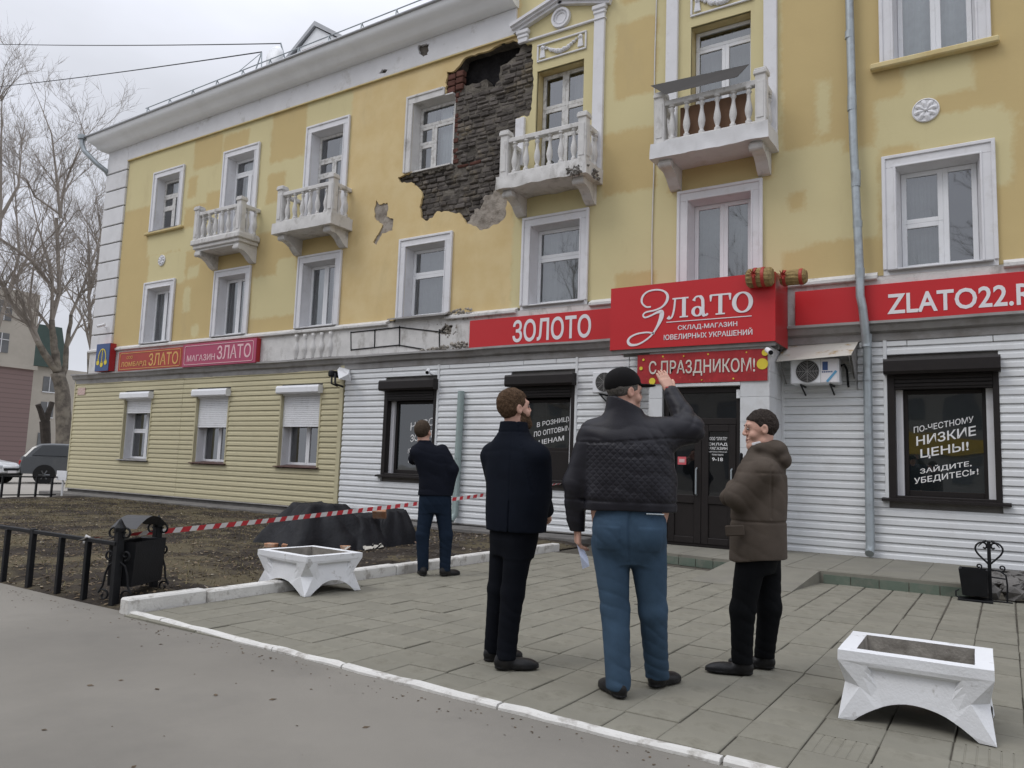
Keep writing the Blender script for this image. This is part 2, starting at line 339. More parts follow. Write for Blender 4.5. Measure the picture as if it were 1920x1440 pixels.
# ------------------------------------------------------------------ tiled pavement
P, F = grid_sheet(-5.97, 3.2, -8.96, -.02, 200, 200, lambda p: -.005+.0045*pn(p, 3.1)+.002*pn(p, 11)); P[:, 1] = np.maximum(P[:, 1], -8.795-.165*np.clip((P[:, 0]+6.14)/4.4, 0, 1)); pave = np_obj('pavement', P, F, m_grout, smooth=False); tag(pave, kind='structure')
def tile_mesh(nm, ribs):
    mb = MB(); h = .1472; b = .004; g = .1488
    mb.add([(-h, -g, -.03), (h, -g, -.03), (h, g, -.03), (-h, g, -.03), (-h, -g, -b), (h, -g, -b), (h, g, -b), (-h, g, -b),
            (-h+b, -g+b*.5, 0), (h-b, -g+b*.5, 0), (h-b, g-b*.5, 0), (-h+b, g-b*.5, 0)],
           [(0, 1, 5, 4), (1, 2, 6, 5), (2, 3, 7, 6), (3, 0, 4, 7), (4, 5, 9, 8), (5, 6, 10, 9), (6, 7, 11, 10), (7, 4, 8, 11)])
    y0, y1 = -g+b*.5, g-b*.5
    if not ribs: mb.add([(-h+b, y0, 0), (h-b, y0, 0), (h-b, y1, 0), (-h+b, y1, 0)], [(0, 1, 2, 3)])
    else:                                   # a few narrow pressed lines
        xs_ = [-h+b]
        for i in range(ribs): c = -h+(i+1)*2*h/(ribs+1); xs_ += [c-.005, c-.002, c+.002, c+.005]
        xs_.append(h-b); zz = [0]+[0, -.0028, -.0028, 0]*ribs+[0]
        for i in range(len(xs_)-1): mb.quad((xs_[i], y0, zz[i]), (xs_[i+1], y0, zz[i+1]), (xs_[i+1], y1, zz[i+1]), (xs_[i], y1, zz[i]))
    me = bpy.data.meshes.new(nm); me.from_pydata(mb.v, [], mb.f); fixn(me); me.materials.append(m_tile); return me
tA = tile_mesh('paving_tile', 0); tB = tile_mesh('paving_tile', 5)
cells = []
kl0 = lambda u: -8.795-.165*min(1, (u+6.14)/4.4)
for i in range(30):
    for j in range(24):
        x = -5.957+.3*i+.15; y = -8.895+.3*j+.15
        if y < kl0(x)-.10 or y > -1.9 or (y > -2.35 and x > -5.0): continue
        if x > 2.6: continue
        cells.append((math.hypot(x-0, y+12.55) + (3 if x > .6 else 0), x, y))
cells.sort()
far = MB()
rib_region = lambda x, y: x > -1.1 and y < -7.9 and rr.random() < .6
for n, (d, x, y) in enumerate(cells):
    z = rr.uniform(-.004, .004)+.004
    if n < 300:
        o = bpy.data.objects.new('paving_tile', tB if rib_region(x, y) else tA); COL.objects.link(o); o.parent = pave
        o.location = (x+rr.uniform(-.003, .003), y+rr.uniform(-.003, .003), z); o.rotation_euler = (rr.uniform(-.008, .008), rr.uniform(-.008, .008), rr.choice((0, PI))+rr.uniform(-.006, .006))
    else:
        far.bbox(x-.1435, x+.1435, y-.1435, y+.1435, -.03, z, .006)
tag(build('paving_tiles', far, m_tile, pave), kind='stuff')

# kerb stones
def kerb(u0, u1, y0, y1, z1, jit=0.0):
    mb = MB(); mb.bbox(u0, u1, y0, y1, -.08, z1, .014)
    me_ = mb
    o = build('kerb_stone', me_, m_kerb, pave)
    if jit: o.rotation_euler = (0, 0, rr.uniform(-jit, jit)*.3); o.location = (rr.uniform(-jit, jit), 0, rr.uniform(-jit, jit))
    return o
ks = [-8.86, -8.12, -6.85, -5.6, -4.35, -3.1, -1.72]
for a, b in zip(ks[:-1], ks[1:]): kerb(-6.10, -5.965, a+.006, b-.006, .112, .006)
ks = [-6.14, -5.55, -4.20, -3.53, -2.33, -1.11, .1, 1.3, 2.5, 3.2]
kl = lambda u: -8.795-.165*min(1, (u+6.14)/4.4)
for a, b in zip(ks[:-1], ks[1:]):
    a0, b0 = a+.008, b-.008; k = MB(); n = 8; v = []
    for i in range(n+1):
        u = a0+(b0-a0)*i/n; j = rr.uniform(-.006, .006); v.append((u, kl(u)-.036+j, kl(u)+.034+rr.uniform(-.006, .006), .019+rr.uniform(-.004, .004)))
    for (u, ya, yb, z) in v: k.v += [(u, ya, -.06), (u, ya, z-.012), (u, ya+.012, z), (u, yb-.012, z), (u, yb, z-.012), (u, yb, -.06)]
    for i in range(n):
        for q in range(5): k.f.append((i*6+q, i*6+q+1, i*6+7+q, i*6+6+q))
    k.f += [tuple(range(6)), tuple(n*6+q for q in range(5, -1, -1))]
    build('kerb_stone', k, m_kerb, pave)
# concrete blind strip along the wall, entrance platform and ramp
bs = build('path', MB().bbox(-24.4, -6.2, -.62, .03, -.06, .10, .02), m_plinth); tag(bs, kind='structure')
pl = MB()
pl.prism([(-4.95, -1.83), (-3.13, -2.12), (-1.93, -2.36), (-.36, -2.36), (-.36, -.0), (-4.95, -.0)], -.02, .150, 'z')
plat = build('porch', pl, m_platform); tag(plat, kind='structure')
def risers(p0, p1, n):
    p0 = Vector(p0); p1 = Vector(p1); d = (p1-p0)/n; t = (p1-p0).normalized(); nn = Vector((t.y, -t.x, 0))
    for i in range(n):
        a = p0+d*i+t*.006; b = p0+d*(i+1)-t*.006
        mb = MB(); q = [(a.x, a.y), (b.x, b.y), (b.x+nn.x*.012, b.y+nn.y*.012), (a.x+nn.x*.012, a.y+nn.y*.012)]
        mb.prism(q, .004, .112, 'z'); build('riser_tile', mb, m_green, plat)
risers((-4.95, -1.83, 0), (-3.13, -2.12, 0), 7); risers((-1.93, -2.36, 0), (-.36, -2.36, 0), 5)
mb = MB(); mb.add([(-3.13, -2.13, .148), (-1.97, -2.36, .148), (-2.06, -3.44, .008), (-3.25, -3.44, .008), (-3.13, -2.13, 0), (-1.97, -2.36, 0), (-2.06, -3.44, 0), (-3.25, -3.44, 0)],
                  [(0, 1, 2, 3), (1, 5, 6, 2), (0, 3, 7, 4), (2, 6, 7, 3), (0, 4, 5, 1)])
build('ramp', mb, m_platform, plat)
sl = MB()
for i in range(9): sl.bbox(-4.94+i*.508, -4.94+(i+1)*.508-.008, -2.3 if i > 5 else -1.8, -.8, .145, .157, .003)
# slabs of the porch top
for i, o_ in enumerate(range(9)):
    x0 = -4.94+i*.508
    if x0+.5 > -.37: break
    yf = -1.86 - (x0+4.95)*.16 if x0 < -2.2 else -2.33
    b_ = MB().bbox(x0, x0+.498, yf+.02, -.78 if x0 < -2.95 else -.03, .13, .156, .004); build('porch_slab', b_, m_platform, plat)
# rubble bed with dark stones right of the porch
rb = thing('rubble_bed', (.2, -1.6, 0), 'dark heap of stones between the porch end and the wall', 'rubble')
for k in range(46):
    x, y = rr.uniform(-.28, .75), rr.uniform(-2.2, -.15); s = rr.uniform(.07, .16); b = MB()
    pts = []
    for la in (-.5, .15, .7):
        for q in range(6): pts.append((x+s*math.cos(q*1.05+la)*math.cos(la)*rr.uniform(.8, 1.1), y+s*math.sin(q*1.05+la)*math.cos(la)*rr.uniform(.8, 1.1), .06+s*math.sin(la)*.8+rr.uniform(0, .05)))
    pts.append((x, y, .07+s*.8)); f = []
    for l in range(2):
        for q in range(6): f.append((l*6+q, l*6+(q+1) % 6, l*6+6+(q+1) % 6, l*6+6+q))
    f += [(12+q, 12+(q+1) % 6, 18) for q in range(6)]
    b.add(pts, f); build('stone', b, m_plinth, rb)
# ================================================================== THE APARTMENT HOUSE
BLD = thing('apartment_building', (-11, 0, 0), 'three storey ochre and white plaster house with balconies and fallen plaster', 'building')
CU = [-20.08, -16.87, -13.65, -10.42, -7.21, -4.0, -.735, 2.5]       # bay centres
def pip(P, poly):
    x, y = P[:, 0], P[:, 1]; c = np.zeros(len(P), bool); n = len(poly)
    for i in range(n):
        x1, y1 = poly[i]; x2, y2 = poly[(i+1) % n]
        if y1 == y2: continue
        k = ((y1 > y) != (y2 > y)) & (x < (x2-x1)*(y-y1)/(y2-y1)+x1); c ^= k
    return c
def rough_poly(poly, amp=.03, step=.07, seed=1):
    r = random.Random(seed); o = []
    for i in range(len(poly)):
        a = Vector(poly[i]); b = Vector(poly[(i+1) % len(poly)]); n = max(1, int((b-a).length/step)); d = (b-a)
        nn = Vector((-d.y, d.x)).normalized() if d.length else Vector((0, 0))
        for k in range(n):
            p = a+d*k/n
            if k: p = p+nn*r.uniform(-amp, amp)
            o.append((p.x, p.y))
    return o
def sheet(name, outer, holes, y0, th, m, parent, step=None, attrs=None, label=None, bump=None):
    V = []; E = []
    for pl_ in [outer]+holes:
        o = len(V); V += [Vector(p) for p in pl_]; E += [(o+i, o+(i+1) % len(pl_)) for i in range(len(pl_))]
    if step:
        a = np.array(outer); x0, z0 = a.min(0); x1, z1 = a.max(0)
        gx, gz = np.meshgrid(np.arange(x0+step/2, x1, step), np.arange(z0+step/2, z1, step)); G = np.stack([gx.ravel(), gz.ravel()], 1)
        G = G+RNG.uniform(-.2, .2, G.shape)*step
        V += [Vector(p) for p in G[pip(G, outer)]]
    vv, ee, ff, *_ = delaunay_2d_cdt(V, E, [], 0, 1e-5)
    vv = np.array([(p[0], p[1]) for p in vv]); ff = np.array([f for f in ff if len(f) == 3])
    c = vv[ff].mean(1); k = pip(c, outer)
    for h in holes: k &= ~pip(c, h)
    ff = ff[k]
    e = np.concatenate([ff[:, [0, 1]], ff[:, [1, 2]], ff[:, [2, 0]]]); key = np.sort(e, 1); _, inv, cnt = np.unique(key, axis=0, return_inverse=True, return_counts=True)
    be = e[cnt[inv] == 1]
    n = len(vv); yy = np.full(n, float(y0))
    P3 = np.stack([vv[:, 0], yy, vv[:, 1]], 1)
    if bump is not None: P3[:, 1] += bump(P3)
    B3 = P3.copy(); B3[:, 1] = y0+th
    fr = [tuple(int(i) for i in f) for f in ff]; rim = [(int(b), int(a), int(a)+n, int(b)+n) for a, b in be]
    used = np.unique(np.concatenate([ff.ravel(), be.ravel()]))
    o_ = WL.get(parent.name, Vector((0, 0, 0)))
    me = bpy.data.meshes.new(name); A = np.concatenate([P3, B3])-np.array(o_)
    me.from_pydata(A.tolist(), [], fr+rim); fixn(me)
    if attrs:
        for an, fn in attrs.items():
            at = me.attributes.new(an, 'FLOAT', 'POINT'); val = fn(np.concatenate([vv, vv])); at.data.foreach_set('value', val.astype(np.float32))
    o = mesh_obj(name, me, m, parent)
    if label: o['label'] = label
    return o

# ---- paint: base coats and touch-up patches (flat colour, their own shapes)
PATCH = [(-18.98, 9.25, -17.75, 10.11, 0), (-17.67, 9.48, -16.66, 9.99, 0), (-15.74, 8.83, -14.47, 10.30, 0), (-15.77, 7.77, -15.11, 8.54, 0),
 (-19.13, 8.47, -18.75, 9.05, 0), (-18.27, 7.95, -17.59, 8.47, 0), (-22.21, 4.3, -20.90, 8.54, 0), (-21.3, 4.3, -12.8, 7.0, 0), (-19.2, 7.0, -18.3, 8.2, 0), (-20.75, 6.04, -18.98, 7.01, 1),
 (-19.3, 6.9, -17.9, 7.6, 1), (-20.9, 7.1, -19.6, 7.6, 1), (-18.85, 6.12, -18.35, 6.48, 1), (-18.96, 5.19, -18.63, 5.89, 1), (-16.11, 4.78, -14.38, 5.88, 1), (-15.2, 5.7, -14.5, 6.25, 1), (-18.51, 4.49, -18.15, 4.81, 1), (-15.9, 5.88, -15.3, 6.6, 0),
 (-6.01, 8.21, -5.18, 9.70, 0), (-6.24, 6.39, -5.16, 7.57, 0), (-5.91, 4.3, -5.15, 4.85, 0), (-2.96, 6.35, 3.5, 13, 0), (-2.96, 4.3, 3.5, 6.4, 0), (-2.42, 6.76, -2.20, 7.71, 1),
 (-3.27, 4.90, -1.51, 6.42, 1), (-3.0, 5.9, -2.0, 6.62, 1), (-2.86, 5.57, -2.62, 5.87, 0), (-1.56, 6.40, -.98, 7.15, 1), (-1.17, 7.01, -.24, 7.62, 1), (-1.47, 6.35, .12, 6.72, 1), (-1.0, 6.2, .25, 6.55, 1), (-.05, 5.5, .22, 6.6, 1),
 (-2.68, 4.3, -1.52, 4.98, 0), (-1.5, 5.0, -1.3, 6.2, 1), (-5.9, 12, -5.2, 10.1, 0), (-4.9, 6.2, -3.1, 6.9, 0), (.6, 6.9, 1.3, 8.2, 1), (.5, 9.3, 1.6, 10.2, 1)]
def patchf(p):
    f = np.where(p[:, 0] > -8.3, .4, np.where(p[:, 0] < -12.6, .4, -.4)).astype(float)
    f = np.minimum(.4, np.maximum(-12.9-p[:, 0], p[:, 0]+8.2))
    for x0, z0, x1, z1, t in PATCH:
        x0, x1 = min(x0, x1), max(x0, x1); z0, z1 = min(z0, z1), max(z0, z1)
        qx = np.abs(p[:, 0]-(x0+x1)/2)-(x1-x0)/2; qz = np.abs(p[:, 1]-(z0+z1)/2)-(z1-z0)/2
        d = np.maximum(qx, qz); f = np.maximum(f, -d) if t else np.minimum(f, d)
    return f
def midf(p): return np.minimum(np.minimum(p[:, 0]+13.0, -8.15-p[:, 0]), 1.0)
def m_yellow_wall():
    m = bpy.data.materials.new('ochre_plaster'); m.use_nodes = True; t = m.node_tree; N = t.nodes; K = t.links.new; b = N['Principled BSDF']; b.inputs['Roughness'].default_value = .88; b.inputs['Specular IOR Level'].default_value = .2
    tc = N.new('ShaderNodeTexCoord')
    def noise(s, d=5, r=.6, sc=None):
        n = N.new('ShaderNodeTexNoise'); n.inputs['Scale'].default_value = s; n.inputs['Detail'].default_value = d; n.inputs['Roughness'].default_value = r
        if sc:
            mp = N.new('ShaderNodeMapping'); mp.inputs['Scale'].default_value = sc; K(tc.outputs['Object'], mp.inputs[0]); K(mp.outputs[0], n.inputs['Vector'])
        else: K(tc.outputs['Object'], n.inputs['Vector'])
        return n.outputs['Fac']
    def mix(a, c, f):
        x = N.new('ShaderNodeMix'); x.data_type = 'RGBA'
        for s, v in ((6, a), (7, c)):
            if isinstance(v, tuple): x.inputs[s].default_value = (*v, 1)
            else: K(v, x.inputs[s])
        K(f, x.inputs[0]); return x.outputs[2]
    def mrng(v, a, c, hi=1.0):
        x = N.new('ShaderNodeMapRange'); x.inputs['From Min'].default_value = a; x.inputs['From Max'].default_value = c; x.inputs['To Max'].default_value = hi; K(v, x.inputs['Value']); return x.outputs[0]
    def madd(a, bv, c):
        x = N.new('ShaderNodeMath'); x.operation = 'MULTIPLY_ADD'; K(a, x.inputs[0]); x.inputs[1].default_value = bv
        if isinstance(c, float): x.inputs[2].default_value = c
        else: K(c, x.inputs[2])
        return x.outputs[0]
    at = N.new('ShaderNodeAttribute'); at.attribute_name = 'patch'; at2 = N.new('ShaderNodeAttribute'); at2.attribute_name = 'mid'
    f = madd(noise(3.5, 4), .22, at.outputs['Fac']); f = madd(noise(14, 3), .05, f)
    pf = mrng(f, .095, .185)
    f2 = madd(noise(2.0, 4), .5, at2.outputs['Fac']); mf = mrng(f2, .22, .32)
    deep = mix((.565, .445, .220), (.530, .412, .203), noise(2.2)); mid = mix((.660, .525, .285), (.620, .475, .240), mrng(noise(1.6, 6), .4, .62))
    base = mix(deep, mid, mf); light = mix((.625, .555, .320), (.590, .520, .295), noise(1.4))
    c = mix(base, light, pf)
    c = mix(c, (.43, .345, .20), mrng(noise(1.1, 8, .7, (1, 1, .35)), .55, .78, .45))      # rain streaks
    c = mix(c, (.33, .26, .16), mrng(noise(5.5, 8, .75), .68, .78, .45))                    # small stains
    K(c, b.inputs['Base Color'])
    bp = N.new('ShaderNodeBump'); bp.inputs['Strength'].default_value = .35; bp.inputs['Distance'].default_value = .006
    K(madd(noise(70, 3), .5, noise(9, 4)), bp.inputs['Height']); K(bp.outputs[0], b.inputs['Normal']); return m
m_yel = m_yellow_wall()

# ---- openings
TR = .19
W2 = [(cu, 4.43, 6.20) for cu in CU]
DOORS = {1, 2, 4, 5}
def opening(cu, z0, z1, w=1.47): return (cu-w/2+TR, cu+w/2-TR, z0+.02, z1-TR)
holes = []
for i, cu in enumerate(CU):
    a = opening(cu, 4.43, 6.20); holes.append([(a[0], a[2]), (a[1], a[2]), (a[1], a[3]), (a[0], a[3])])
    z0 = 6.93 if i in DOORS else 7.72
    if i in (4, 5): a = (cu-.53, cu+.53, z0, 9.24)
    else: a = opening(cu, z0, 9.50)
    holes.append([(a[0], a[2]), (a[1], a[2]), (a[1], a[3]), (a[0], a[3])])
DMG = [(-10.075, 9.852), (-9.871, 9.819), (-9.622, 10.031), (-9.271, 10.052), (-8.888, 10.046), (-8.591, 10.101), (-8.37, 10.096), (-8.202, 9.984), (-7.895, 9.881), (-7.859, 9.393), (-7.833, 9.165), (-7.836, 8.788), (-7.842, 8.476), (-7.89, 8.346), (-8.19, 8.36), (-8.163, 8.109), (-8.20, 7.3), (-8.30, 6.96), (-8.367, 6.554), (-8.392, 6.31), (-8.603, 6.187), (-8.968, 6.114), (-9.123, 6.23), (-9.355, 6.312), (-9.478, 6.474), (-9.561, 6.583), (-9.719, 6.607), (-10.163, 6.709), (-10.277, 6.578), (-10.48, 6.542), (-10.61, 6.644), (-10.667, 6.887), (-10.597, 7.111), (-10.692, 7.295), (-10.871, 7.462), (-11.266, 7.563), (-11.339, 7.68), (-11.123, 7.709), (-10.93, 7.72), (-10.9, 7.76), (-9.905, 7.77), (-9.905, 9.28), (-10.08, 9.29)]
DMGr = rough_poly(DMG, .022, .06, 4)
SMALL = rough_poly([(-11.954, 7.249), (-11.855, 7.128), (-11.609, 7.14), (-11.575, 6.962), (-11.609, 6.812), (-11.405, 6.73), (-11.408, 6.457), (-11.716, 6.431), (-11.877, 6.177), (-11.973, 6.259), (-11.892, 6.387), (-11.768, 6.542), (-11.73, 6.64), (-11.968, 6.814), (-12.006, 7.029)], .015, .05, 9)
outer = [(-22.26, 4.34), (3.6, 4.34), (3.6, 13.4), (-8.27, 13.4), (-8.27, 10.17), (-22.26, 10.17)]
bumpf = lambda P: .006*pn(P, .9)+.003*pn(P, 3.3)
wall = sheet('wall', outer, holes+[DMGr, SMALL], 0.0, .055, m_yel, BLD, step=.09, attrs={'patch': patchf, 'mid': midf}, bump=bumpf)

# ---- what shows where the plaster fell: mortar, stone blocks, bricks, grey undercoat
m_mort = M('old_mortar', (.155, .140, .120), .97, .3, 6, .8, 30, spec=.1, dirt=(.07, .063, .055), ds=2.2, da=.85, dlo=.42, dhi=.6, bdist=.03)
m_brick = M('sooty_block', (.105, .094, .086), .95, .28, 6, .7, 35, spec=.12, rnd=.38, dirt=(.21, .175, .120), ds=1.5, da=.75, dlo=.54, dhi=.66, bdist=.015)
m_rbrick = M('red_brick', (.125, .060, .048), .95, .3, 7, .6, 40, spec=.12, rnd=.2, bdist=.01)
m_under = M('grey_undercoat', (.34, .305, .265), .95, .18, 4, .8, 30, spec=.1, dirt=(.17, .145, .12), ds=5, da=.85, dlo=.46, dhi=.62, bdist=.02)
m_cavity = M('shaded_cavity', (.022, .021, .022), .97, .4, 4, .9, 18, spec=.05, bdist=.03)  # near-black colour carries the shade of the deep hole
CAV = [(-9.93, 9.72), (-9.62, 10.12), (-8.5, 10.15), (-8.15, 9.98), (-8.3, 9.78), (-8.72, 9.66), (-8.72, 9.36), (-8.84, 9.24), (-9.02, 9.28), (-9.06, 9.46), (-9.5, 9.42), (-9.66, 9.5)]
CAVr = rough_poly(CAV, .03, .08, 2)
WH4 = opening(CU[3], 7.72, 9.50)
whp = [(WH4[0]-.04, WH4[2]-.03), (WH4[1]+.02, WH4[2]-.03), (WH4[1]+.02, WH4[3]+.03), (WH4[0]-.04, WH4[3]+.03)]
sheet('mortar', [(-11.5, 6.06), (-7.80, 6.06), (-7.80, 10.3), (-11.5, 10.3)], [CAVr, whp], .092, .26, m_mort, BLD, step=.10, bump=lambda P: .018*pn(P, 5)+.01*pn(P, 14))
cv = sheet('cavity', [(-10.1, 9.0), (-7.9, 9.0), (-7.9, 10.4), (-10.1, 10.4)], [], .30, .02, m_cavity, BLD, step=.09, bump=lambda P: .05*pn(P, 4))
rb_ = random.Random(21)
bi = 0
z = 6.0
while z < 10.2:
    h = rb_.uniform(.078, .128); x = -11.5+rb_.uniform(0, .3)
    while x < -7.5:
        w = rb_.uniform(.15, .34); c = np.array([[x+w/2, z+h/2]])
        near = pip(c, DMG)[0] or any(pip(np.array([[x+w/2+dx, z+h/2+dz]]), DMG)[0] for dx in (-.22, .22) for dz in (-.1, .1))
        inw = (x+w > WH4[0] and x < WH4[1] and z+h > WH4[2]-.02 and z < WH4[3]+.02)
        if x+w > -7.79: w = max(.05, -7.79-x)
        if x > -7.9: break
        if near and not inw and not pip(c, CAV)[0] and rb_.random() < .93 and bi < 296:
            y0 = .065+rb_.uniform(-.018, .018); b = MB(); b.bbox(x, x+w-.022, y0, y0+.10, z, z+h-.020, rb_.uniform(.012, .028))
            nv = len(b.v); j = RNG.normal(0, .006, (nv, 3)); b.v = [(p[0]+q[0], p[1]+q[1]*.8, p[2]+q[2]) for p, q in zip(b.v, j)]
            red = (x+w > -10.1 and x < -9.66 and z > 9.28) or (abs(x+9.5) < .3 and abs(z-7.62) < .07)
            build('red_brick' if red else 'brick', b, m_rbrick if red else m_brick, BLD); bi += 1
        x += w
    z += h
for k in range(3):
    for q in range(2):
        b = MB().bbox(-10.06+q*.22, -9.86+q*.22, .03, .16, 9.36+k*.15+q*.02, 9.49+k*.15+q*.02, .015); build('red_brick', b, m_rbrick, BLD)
b = MB()
for k in range(14): b.bbox(-9.86, -9.74+rb_.uniform(-.03, .03), .075+rb_.uniform(-.02, .02), .2, 7.74+k*.115, 7.84+k*.115, .012)
tag(build('brick_jamb', b, m_rbrick, BLD), kind='stuff')
REM = rough_poly([(-9.001, 6.80), (-8.62, 6.96), (-8.30, 6.9), (-8.25, 6.2), (-8.5, 6.05), (-8.93, 6.0), (-9.40, 6.25), (-9.253, 6.50), (-9.12, 6.62), (-9.05, 6.58), (-8.98, 6.70)], .05, .05, 6)
sheet('undercoat', REM, [], .022, .07, m_under, BLD, step=.08, bump=lambda P: .012*pn(P, 5)+.006*pn(P, 14))
sheet('undercoat', [(-12.1, 6.1), (-11.3, 6.1), (-11.3, 7.3), (-12.1, 7.3)], [], .028, .03, m_under, BLD, step=.07, bump=lambda P: .008*pn(P, 5))
# solid mass of the house behind the plaster
mb = MB(); 
mb.box(-23.3, -22.2, .0, 11.5, 3.4, 10.55)
build('side_wall', MB().box(-23.28, -22.9, .06, 11.5, .2, 10.55), m_white, BLD)
build('back_wall', MB().box(-22.9, 3.55, 11.2, 11.5, .2, 13.2), m_yel, BLD)
build('end_wall', MB().box(3.55, 3.85, .06, 11.5, .2, 13.2), m_yel, BLD)
build('upper_end_wall', MB().box(-8.27, -8.0, .06, 11.2, 10.5, 13.4), m_yel, BLD)
# ---- quoins on the left corner
mq = MB()
zq = 3.72
while zq < 10.0:
    b = MB().bbox(-23.34, -22.235, -.06, .5, zq, zq+.525, .012); build('quoin', b, m_white, BLD); zq += .562
build('corner_core', MB().box(-23.30, -22.25, -.022, .5, 3.5, 10.6), m_plinth, BLD)
# ---- frieze, cornice, roof
m_frz = M('stained_frieze_plaster', (.66, .66, .67), .88, .05, 2.5, .3, 60, spec=.2, dirt=(.36, .34, .31), ds=1.6, da=.75, dlo=.56, dhi=.70, streak=(1, 1, .9))
FR = [(-23.32, 10.17), (-8.27, 10.17), (-8.27, 10.75), (-23.32, 10.75)]
sheet('frieze', FR, [rough_poly([(-12.05, 10.30), (-11.85, 10.26), (-11.78, 10.33), (-11.95, 10.38)], .01, .03, 3), rough_poly([(-10.86, 10.47), (-10.72, 10.34), (-10.6, 10.36), (-10.57, 10.62), (-10.9, 10.66)], .02, .04, 5)], -.05, .06, m_frz, BLD, step=.14, bump=lambda P: .006*pn(P, 1.2))
build('frieze_back', MB().box(-23.2, -8.3, .02, .3, 10.1, 10.8), m_mort, BLD)
mb = MB().box(-22.25, -8.27, -.062, .0, 10.14, 10.17); build('frieze_edge', mb, m_yel, BLD)
COR = [(.25, 10.74), (-.06, 10.70), (-.15, 10.705), (-.22, 10.73), (-.275, 10.78), (-.325, 10.845), (-.385, 10.90), (-.46, 10.955), (-.515, 11.03), (-.535, 11.13), (-.5, 11.15), (.25, 11.3)]
def cornice_mb():
    mb = MB(); n = len(COR)
    # sloped very slightly upwards to the right as built; mitred return on the left end
    v = []
    for (y, z) in COR: v.append((-23.3-max(0, -y), y, z-.09))
    for (y, z) in COR: v.append((-8.24, y, z+.06))
    f = [(i, (i+1) % n, n+(i+1) % n, n+i) for i in range(n)]+[tuple(range(n, 2*n))]
    mb.add(v, f)
    # return along the left side wall
    v = [(-23.3-max(0, -y), y, z-.09) for y, z in COR]+[(-23.3-max(0, -y) if y < 0 else -23.0, 11.5, z-.09) for y, z in COR]
    mb.add(v, f[:-1]); return mb
build('cornice', cornice_mb(), m_cornice, BLD, ang=math.radians(25))
mb = MB().tube([(-23.92, -.545, 11.055), (-8.22, -.545, 11.205)], .035, 8); build('gutter', mb, m_roof, BLD, smooth=True)
mb = MB(); mb.add([(-23.95, -.52, 11.06), (-8.27, -.52, 11.21), (-8.27, 5.8, 13.6), (-20, 5.8, 13.6), (-23.95, 12, 11.06), (-8.27, 12, 11.21)], [(0, 1, 2, 3), (3, 2, 5, 4), (0, 3, 4)])
build('roof', mb, m_roof, BLD)
build('roof', MB().add([(-8.1, -.3, 13.4), (3.9, -.3, 13.4), (3.9, 5.8, 15.4), (-8.1, 5.8, 15.4), (-8.1, 12, 13.4), (3.9, 12, 13.4)], [(0, 1, 2, 3), (3, 2, 5, 4), (0, 3, 4), (1, 5, 2)]), m_roof, BLD)
# snow guard rail along the eave
mb = MB(); zr = lambda x: 11.06+.15*(x+23.95)/15.7
for x in np.arange(-21, -8.4, 1.07):
    mb.tube([(x, -.34, zr(x)+.06), (x, -.30, zr(x)+.36)], .017, 5); mb.tube([(x, -.10, zr(x)+.14), (x, -.30, zr(x)+.36)], .014, 5)
mb.tube([(-21.1, -.30, zr(-21)+.36), (-8.4, -.30, zr(-8.4)+.36)], .015, 5); mb.tube([(-21.1, -.32, zr(-21)+.18), (-8.4, -.32, zr(-8.4)+.18)], .009, 5)
mb.tube([(-16.0, -.30, 11.78), (-15.9, -.34, zr(-16)+.05)], .016, 5); mb.tube([(-16.0, -.30, 11.78), (-16.2, -.34, zr(-16)+.05)], .016, 5); mb.tube([(-16.0, -.30, 11.78), (-16.9, -.30, zr(-17)+.36)], .010, 5)
build('roof_rail', mb, m_galv, BLD)
build('wire_post', MB().tube([(-17.15, 1.45, 12.6), (-17.15, 1.3, 13.14)], .025, 6), m_galv, dorm) if False else None
# dormer
D0 = (-16.35, 1.5)
dm = MB(); dm.prism([(-16.95, 12.0), (-15.05, 12.0), (-15.05, 12.78), (-16.05, 13.44), (-16.95, 12.78)], 1.5, 5.2); dorm = build('dormer', dm, M('white_dormer', (.82, .84, .86), .6, .03), BLD)
dm = MB(); dm.prism([(-17.25, 12.66), (-16.05, 13.46), (-14.8, 12.66), (-14.8, 12.77), (-16.05, 13.60), (-17.25, 12.77)], 1.42, 5.4); build('dormer_roof', dm, m_roof, dorm)
dm = MB(); dm.box(-16.5, -15.6, 1.44, 1.52, 12.25, 12.85); build('dormer_shutter', dm, M('brown_board', (.20, .13, .105), .8, .2, 5), dorm)
dm = MB().lathe([(.0, 0), (.28, .03), (.36, .10), (.355, .12), (.0, .05)], (-17.18, .95, 12.60), 18, 'y'); build('wire_post', MB().tube([(-17.1, 1.5, 12.4), (-17.15, 1.2, 13.14)], .022, 6), m_galv, dorm); sdish = build('satellite_dish', dm, m_cornice, BLD, smooth=True)
# ---- band between the ground floor and the first floor
BAND = [(-23.32, 3.64), (3.6, 3.64), (3.6, 4.34), (-23.32, 4.34)]
sheet('parapet_band', BAND, [rough_poly([(-9.95, 4.02), (-9.62, 3.98), (-9.55, 4.15), (-9.75, 4.2)], .02, .05, 8)], -.055, .06, m_whitedirty, BLD, step=.12, bump=lambda P: .008*pn(P, 1.6))
build('band_back', MB().box(-23.2, 3.6, .0, .3, 3.3, 4.4), m_mort, BLD)
mb = MB()
for x0, x1 in ((-23.36, -20.9), (-20.9, -17.7), (-17.7, -14.4), (-14.4, -11.35), (-9.75, -8.0), (-6.4, -4.7), (-3.2, -1.55), (.05, 3.6)):
    mb = MB(); mb.sweep_x([(-.0, 4.28), (-.11, 4.285), (-.125, 4.30), (-.125, 4.345), (0, 4.42)], x0+.004, x1-.004); build('ledge', mb, m_whitedirty, BLD)
